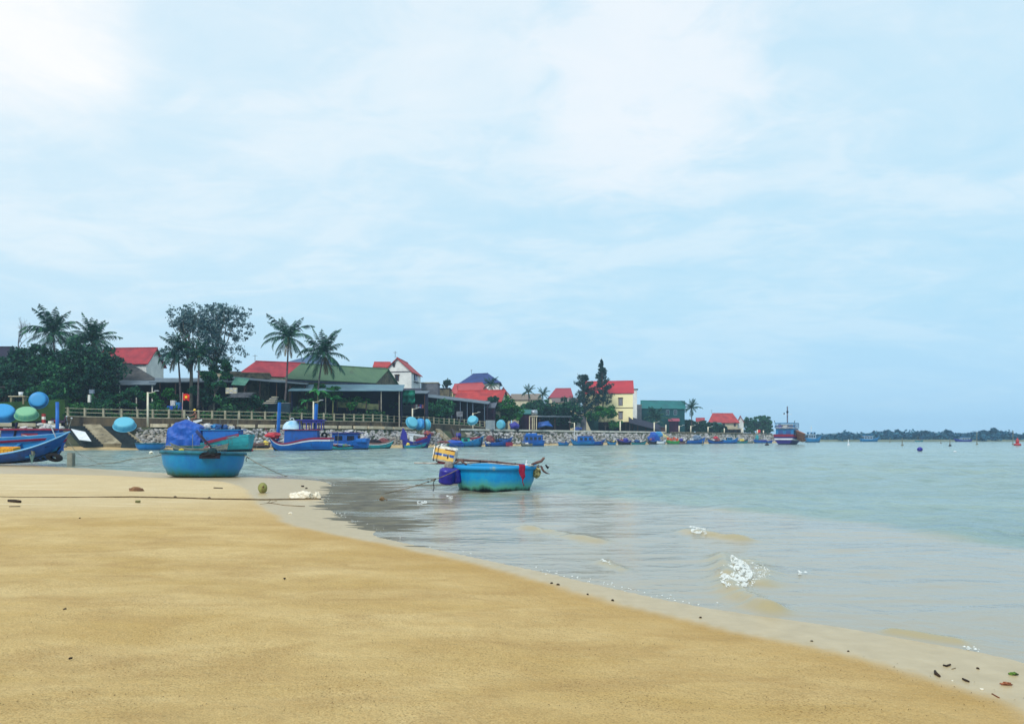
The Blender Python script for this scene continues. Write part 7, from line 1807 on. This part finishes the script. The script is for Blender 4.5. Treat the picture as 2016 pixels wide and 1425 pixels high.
# seated rider: pelvis, spine, neck, head | arms | legs
J = [(-.22, 0, .92), (-.18, 0, 1.15), (-.12, 0, 1.40), (-.08, 0, 1.50), (-.06, 0, 1.62),
     (-.12, .18, 1.38), (.08, .24, 1.18), (.36, .28, 1.08), (-.12, -.18, 1.38), (.08, -.24, 1.18), (.36, -.28, 1.08),
     (-.18, .11, .88), (.2, .17, .82), (.1, .16, .42), (.2, .16, .36), (-.18, -.11, .88), (.2, -.17, .82), (.1, -.16, .42), (.2, -.16, .36)]
E = [(0, 1), (1, 2), (2, 3), (3, 4), (2, 5), (5, 6), (6, 7), (2, 8), (8, 9), (9, 10), (0, 11), (11, 12), (12, 13), (13, 14), (0, 15), (15, 16), (16, 17), (17, 18)]
Rd = [.14, .13, .14, .055, .09, .07, .05, .03, .07, .05, .03, .1, .08, .05, .04, .1, .08, .05, .04]
bl_ = Qt(382, SL + 1.9, PZ + .05)
bike = motorbike('white and dark motorbike on the promenade behind the tarpaulin covered boat', bl_, R(195), white_p, 1.5)
per = person('person in tan jacket and yellow helmet riding the white motorbike', bl_, R(195), J, E, Rd, shirt, None, sc=1.5)
hm = MB(); hm.lathe([(.125, -.02), (.13, .03), (.115, .09), (.07, .135), (.001, .15)], 16, Matrix.Translation((-.06, 0, 1.64))); hm.build('helmet', mat('helmet_yellow', (244, 204, 70), (230, 186, 60), rough=.4), per, smooth=True)
fc = MB(); fc.blob((.0, 0, 1.61), (.06, .075, .085), 1, 2, .03).build('face', skin_m, per, smooth=True)
for s_ in (-1, 1):
    hd = MB()
    for k in range(4): hd.tube([(.36, s_ * .28 + (k - 1.5) * .022, 1.08), (.42, s_ * .28 + (k - 1.5) * .024, 1.08), (.44, s_ * .28 + (k - 1.5) * .024, 1.04)], .011, 5)
    hd.tube([(.36, s_ * .25, 1.07), (.40, s_ * .235, 1.04)], .012, 5); hd.blob((.36, s_ * .28, 1.08), (.035, .045, .02), 1, 1, .02); hd.build('hand', skin_m, per)
motorbike('dark parked motorbike with red trim behind the blue mast at the left', Qt(118, SL + 1.6, PZ), R(20), mat('bike_dark', (60, 50, 72), (150, 44, 50), contrast=(.55, .6), scale=2.5), 1.5)

# ------------------------------------------------------------------ beach litter
co = empty('green_coconut', S(517, 970.5) + Vector((0, 0, .0)), 0, 'yellow green coconut husk on the wet sand', 'coconut')
MB().blob((0, 0, .135), (.125, .12, .15), 3, 3, .07, 1.2).build('husk', mat('husk_green', (150, 156, 92), (118, 112, 62), rough=.7, scale=9, bump=.3, dirt=((110, 84, 58), 7, .56)), co, smooth=True)
MB().blob((.05, -.1, .17), (.03, .03, .04), 3, 1, .2).build('husk_scar', mat('husk_brown', (112, 82, 60), (80, 60, 46), rough=.9), co)
hs = empty('coconut_husk', S(268, 966), 0, 'brown half husk lying flat left on the sand', 'husk')
MB().blob((0, 0, .02), (.20, .13, .085), 6, 3, .25, 2).build('husk', mat('husk_dry', (150, 112, 78), (98, 70, 54), rough=.95, scale=12, bump=.6), hs, smooth=True)
pb = mat('plastic_bag', (240, 234, 216), (214, 204, 182), rough=.45, scale=8, bump=.7, bscale=20)
def litter(name, label, cat, px, py, parts, m, group=None):
    root = empty(name, S(px, py), 0, label, cat, group)
    for nm, c, r, sd, am in parts: MB().blob(c, r, sd, 3, am, 2.6).build(nm, m, root)
    return root
litter('plastic_bag', 'crumpled cream plastic bag at the end of the long rope', 'bag', 590, 981, [('film', (-.12, 0, .06), (.15, .1, .085), 2, .35), ('film', (.12, .02, .07), (.20, .12, .105), 5, .4), ('film', (.02, -.05, .03), (.26, .1, .04), 9, .4)], pb)
litter('plastic_bag', 'small white plastic scrap right of the cream bag', 'bag', 624, 981, [('film', (0, 0, .06), (.09, .07, .09), 3, .7)], pb)
litter('white_scrap', 'tiny white scrap on the pale wet sand below the bag', 'scrap', 572, 1011, [('scrap', (0, 0, .01), (.035, .03, .02), 3, .5)], pb)
stick_m = mat('wet_stick', (66, 50, 38), (36, 30, 28), rough=.9, scale=20, bump=.4)
def stick(label, pts, rad, m=stick_m, name='stick', cat='stick', twigs=None):
    q = [S(a_, b_) + Vector((0, 0, (rad if not hasattr(rad, '__len__') else max(rad)) * .8 + (c_[0] if c_ else 0))) for a_, b_, *c_ in pts]
    og = q[0]; root = empty(name, og, 0, label, cat, 'sticks and scraps washed onto the sand')
    MB().tube([p - og for p in q], rad, 6).build('wood', m, root, smooth=True)
    for tw in twigs or []: MB().tube([S(a_, b_) + Vector((0, 0, c_)) - og for a_, b_, c_ in tw], (rad if not hasattr(rad, '__len__') else max(rad)) * .6, 5).build('twig', m, root)
    return root
stick('short thick dark stick at the left edge of the beach', [(17, 988), (28, 989), (40, 990)], [.03, .04, .03])
stick('thin dark twig just below the short thick stick', [(18, 998), (40, 997.5)], .012)
stick('curved dark twig on the wet sand nearest the right frame corner', [(1841, 1323), (1843, 1328), (1850, 1333)], [.008, .011, .007])
stick('curved twig like a smile on the wet sand at the right', [(1857, 1310), (1863, 1312), (1871, 1309)], [.005, .007, .006])
stick('straight dark twig right of the curved one near the corner', [(1895, 1337), (1902, 1341), (1908, 1343)], [.005, .008, .005])
stick('thin reddish twig at the wet line in the right corner', [(1953, 1366), (1967, 1374)], .004, mat('red_stick', (140, 78, 50), (96, 56, 40), rough=.9))
stick('pale thin twig beside the smile shaped one', [(1874, 1317), (1881, 1315)], .003, mat('pale_stick', (130, 116, 92), (100, 88, 70)))
stick('thin branched twig on the wet sand below the plastic bag', [(512, 993), (530, 990), (560, 995), (600, 997)], .008, mat('dry_twig', (128, 100, 66), (92, 72, 50), rough=.9), twigs=[[(526, 991, .01), (536, 987, .06)], [(530, 991, .01), (545, 990, .05)]])
stick('dark little log above the coconut on the pale sand', [(421, 961), (438, 962)], .018)
stick('short twig under the rope left on the sand', [(267, 989), (276, 989)], .03, mat('green_bit', (120, 120, 70), (84, 84, 50)))
lf = litter('leaf_scrap', 'dark leaf with green edge at the right frame edge', 'leaf', 1995, 1328, [('leaf', (0, 0, .008), (.026, .016, .010), 3, .5)], mat('leaf_scrap', (92, 128, 44), (40, 48, 30), rough=.7, scale=30, contrast=(.45, .55)), 'sticks and scraps washed onto the sand')
litter('leaf_scrap', 'reddish crumpled leaf below the green edged leaf', 'leaf', 1981, 1348, [('leaf', (0, 0, .008), (.03, .014, .011), 6, .8)], mat('leaf_red', (170, 104, 72), (92, 60, 44), rough=.8, scale=30), 'sticks and scraps washed onto the sand')
rg = random.Random(77)
bits = [(128, 1200, .012, 'dark pebble on the dry sand at the left'), (139, 1296, .009, 'dark chip on the dry sand lower left'), (157, 1020, .014, 'small dark bit below the left rope'), (1925, 1316, .008, 'round black pebble on the wet sand near the corner'), (1598, 1262, .007, 'black crumb on the upper wet line'), (1670, 1282, .007, 'dark crumb farther down the wet line'), (1379, 1216, .010, 'dark crumb on the damp strip above the others'), (1206, 1182, .011, 'black crumb at the wet line in mid beach'), (1157, 1170, .009, 'small crumb left of the black crumb at the wet line'), (1086, 1148, .012, 'left one of two dark crumbs close together on the damp strip'), (1099, 1151, .012, 'right one of two dark crumbs close together on the damp strip'), (560, 1139, .01, 'small dark crumb on the golden sand'), (1933, 1357, .008, 'white shell chip in the right corner'), (1875, 1340, .005, 'tiny white shell chip beside the straight twig'), (596, 958, .035, 'first black bit above the plastic bag'), (603, 962, .03, 'second black bit above the plastic bag')]
for px_, py_, s_, lb in bits:
    wh = 'white' in lb; root = empty('pebble', S(px_, py_) + Vector((0, 0, s_ * .4)), rg.uniform(0, 6), lb, 'pebble', 'sticks and scraps washed onto the sand')
    MB().blob((0, 0, 0), (s_ * 1.6, s_, s_ * .8), rg.randint(0, 99), 2, .6, 1.6).build('stone', pb if wh else mat('dark_pebble', (62, 50, 38), (34, 28, 24), rough=.9, scale=30), root)
# fine washed-up crumbs scattered over the foreground sand
mb = MB()
for k in range(900):
    px_ = rg.uniform(-20, 2016); py_ = 1000 + 425 * rg.random() ** .6
    p = G(px_, py_); sd = float(shore_sd(np.array([p.x]), np.array([p.y]))[0])
    if sd < .8: continue
    p.z = float(sand_h(np.array([sd]))[0]) + (vnoise(np.array([p.x]), np.array([p.y]), .35, .6, 1)[0] - .5) * .035 * min(1, sd / 3)
    a_ = rg.uniform(0, 6); l_ = rg.uniform(.003, .009); w_ = l_ * .3
    c_, s_ = math.cos(a_), math.sin(a_)
    mb.add([(p.x - c_ * l_, p.y - s_ * l_, p.z + .004), (p.x + s_ * w_, p.y - c_ * w_, p.z + .007), (p.x + c_ * l_, p.y + s_ * l_, p.z + .004), (p.x - s_ * w_, p.y + c_ * w_, p.z + .009)], [(0, 1, 2, 3)])
tag(mb.build('beach_crumbs', mat('crumbs', (96, 74, 42), (60, 46, 30), rough=.95, scale=30)), 'scattered tiny bark crumbs on the dry sand', None, None, 'stuff')
sk2 = litter('husk_crab', 'small tan tuft standing in the dark shallows', 'tuft', 752, 985, [('tuft', (0, 0, .04), (.06, .05, .05), 6, .6)], mat('tuft', (140, 118, 88), (110, 84, 60), rough=.9)); sk2.name = 'seaweed_tuft'
MB().tube([(.02, 0, .06), (.12, 0, .02), (.14, 0, -.08)], .012, 5).build('stalk', rope_m, sk2)

# ------------------------------------------------------------------ floats, buoys, stakes out on the water
def at_w(px, py): return G(px, py)
def buoy(label, px, py, parts, group='buoys and stakes on the water', name='buoy', cat='buoy'):
    root = empty(name, at_w(px, py), 0, label, cat, group)
    for nm, kind, c, r, m_ in parts:
        if kind == 'b': MB().blob(c, r, 2, 2, .08).build(nm, m_, root, smooth=True)
        else: MB().tube([c, r], .09, 5).build(nm, m_, root)
    return root
redb = paint('buoy_red', (178, 62, 66), (150, 48, 56))
buoy('red floating buoy behind the stern of the teal boat', 494, 888, [('float', 'b', (0, 0, .12), (.3, .25, .22), redb)])
buoy('white and grey float left of the beached basket boat', 298, 893, [('float', 'b', (0, 0, .1), (.22, .2, .16), mat('float_white', (230, 226, 206), (120, 116, 84), scale=3, contrast=(.5, .6)))])
buoy('blue barrel floating far out on the right', 1811, 888, [('barrel', 'b', (0, 0, .22), (.34, .28, .28), drum_m)], name='barrel', cat='barrel')
buoy('red cone buoy by the right frame edge', 2003, 877, [('base', 'b', (0, 0, .2), (.75, .7, .35), redb), ('mast', 't', (0, 0, .3), (0, 0, 1.7), redb), ('cone', 'b', (0, 0, .9), (.35, .35, .6), redb)])
for px_, py_, h_, lb in [(1670, 876.5, 1.3, 'stake with small white float below the far trees'), (1776, 877, 1.7, 'lone thin stake in open water'), (1870, 878, 1.6, 'dark footed stake left of the far right boat'), (1923, 875, 2.9, 'tall dark pole right of the far boat'), (1994, 875, 3.1, 'tall pole just left of the red cone buoy'), (1752, 871, 1.0, 'short far stake right of the hazy trawler'), (1852, 872.5, .9, 'short far stake left of the dark boat'), (1383, 876, 1.0, 'small stake before the long blue boat'), (1280, 874, 1.6, 'white stake before the dark boat by the tarpaulin')]:
    Y_ = at_w(px_, py_).y
    buoy(lb, px_, py_, [('stake', 't', (0, 0, -.3), (.05, 0, h_ * Y_ / 170), wood_g if 'white' not in lb else white_p), ('float', 'b', (.05, 0, .1), (.3, .25, .22), wood_d if 'dark footed' in lb else (white_p if 'white' in lb else wood_g))], name='stake', cat='stake')
buoy('black mooring float off the headland tip', 1510, 876.5, [('float', 'b', (0, 0, .15), (.5, .3, .25), wood_d), ('stick', 't', (0, 0, .2), (0, 0, .8), wood_d)])
buoy('tiny dark float before the small teal skiff', 1095, 875.5, [('float', 'b', (0, 0, .05), (.25, .2, .14), wood_d)])
buoy('white float to the right of the blue barrel', 1880, 889.5, [('float', 'b', (0, 0, .03), (.2, .15, .08), white_p)])

# ------------------------------------------------------------------ far shore
FY = 362.0
fm = mat('far_shore', (120, 128, 108), (84, 98, 84), rough=1, scale=.05)
mb = MB(); rows_ = []
for px_ in range(1540, 2300, 20):
    p0 = P(px_, 0, FY + 6 * math.sin(px_ * .02)); w_ = p0.x
    rows_.append([(w_, p0.y - 3, -.4), (w_, p0.y, .25), (w_, p0.y + 6, .9), (w_, p0.y + 120, 1.4), (w_ + 200, p0.y + 900, 2)])
mb.rings(rows_, closed=False); tag(mb.build('far_shore', fm, smooth=True), kind='structure')
far_leaf = mat_leaf('leaf_far', (22, 70, 104), (38, 96, 128), (68, 122, 142))  # blue of the distant haze is painted into these leaf colours
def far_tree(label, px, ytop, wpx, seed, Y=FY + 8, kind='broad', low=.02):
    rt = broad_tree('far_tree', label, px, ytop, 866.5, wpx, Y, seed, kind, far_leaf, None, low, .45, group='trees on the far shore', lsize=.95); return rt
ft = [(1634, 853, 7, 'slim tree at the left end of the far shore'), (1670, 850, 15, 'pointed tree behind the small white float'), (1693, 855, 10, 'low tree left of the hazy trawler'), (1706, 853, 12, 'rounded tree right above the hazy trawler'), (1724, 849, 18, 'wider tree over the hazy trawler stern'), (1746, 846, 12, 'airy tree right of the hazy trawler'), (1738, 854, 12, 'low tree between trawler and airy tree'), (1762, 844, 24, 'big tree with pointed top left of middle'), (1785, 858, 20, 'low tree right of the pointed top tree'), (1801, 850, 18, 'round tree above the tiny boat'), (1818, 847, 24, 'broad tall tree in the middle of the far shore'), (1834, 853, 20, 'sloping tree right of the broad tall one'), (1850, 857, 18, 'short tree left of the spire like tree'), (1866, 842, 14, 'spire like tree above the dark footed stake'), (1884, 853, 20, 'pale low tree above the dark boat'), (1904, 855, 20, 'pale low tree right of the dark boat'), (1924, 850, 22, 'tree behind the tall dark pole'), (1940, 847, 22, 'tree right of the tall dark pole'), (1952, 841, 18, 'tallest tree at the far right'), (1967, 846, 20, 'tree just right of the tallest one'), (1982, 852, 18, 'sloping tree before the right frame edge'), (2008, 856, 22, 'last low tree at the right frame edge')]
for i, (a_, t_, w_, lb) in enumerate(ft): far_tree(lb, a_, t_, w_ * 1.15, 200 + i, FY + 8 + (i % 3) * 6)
# low continuous scrub on the far shore: one mass
rs = np.random.RandomState(9); cs = []; rr = []
for px_ in np.arange(1575, 2120, 3.0):
    Yk = FY + rs.uniform(6, 40); h_ = rs.uniform(1.2, 2.6) + 1.2 * math.sin(px_ * .05) ** 2
    if px_ < 1640: h_ *= .7
    c = P(px_, 0, Yk); cs.append((c.x, Yk, 1.0 + h_ * .4)); rr.append((2.2, 2.2, h_))
V_, F_ = leaves(rs, cs, rr, 46, 1.0, .2)
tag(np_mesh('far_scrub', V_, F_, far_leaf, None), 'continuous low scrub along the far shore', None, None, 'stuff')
# hazy hills farther back
mb = MB(); rows_ = []
for i in range(70):
    x_ = 380 + i * 26; h_ = 9 + 7 * mnoise.noise(Vector((i * .13, 2, 0))) + 3 * mnoise.noise(Vector((i * .6, 5, 0)))
    rows_.append([(x_, 1250, -1), (x_, 1290, h_ * .8), (x_, 1330, h_ * 1.1), (x_, 1420, -1)])
mb.rings(rows_, closed=False); tag(mb.build('hills', mat('far_hills', (50, 84, 80), (36, 66, 70), rough=1, scale=.02), smooth=True), kind='structure')

# ------------------------------------------------------------------ haze
hm_ = bpy.data.materials.new('haze'); hm_.use_nodes = True; t = hm_.node_tree; t.nodes.clear(); N = NT(t)
out = N.n('ShaderNodeOutputMaterial'); pv = N.n('ShaderNodeVolumePrincipled', ins={'Density': HAZE_D, 'Color': (*srgb(188, 224, 254), 1), 'Anisotropy': 0.0})
N.l(pv.outputs[0], out.inputs['Volume'])
ho = MB().box((0, 800, 20), (3600, 1860, 48)).build('haze', hm_); tag(ho, kind='stuff')
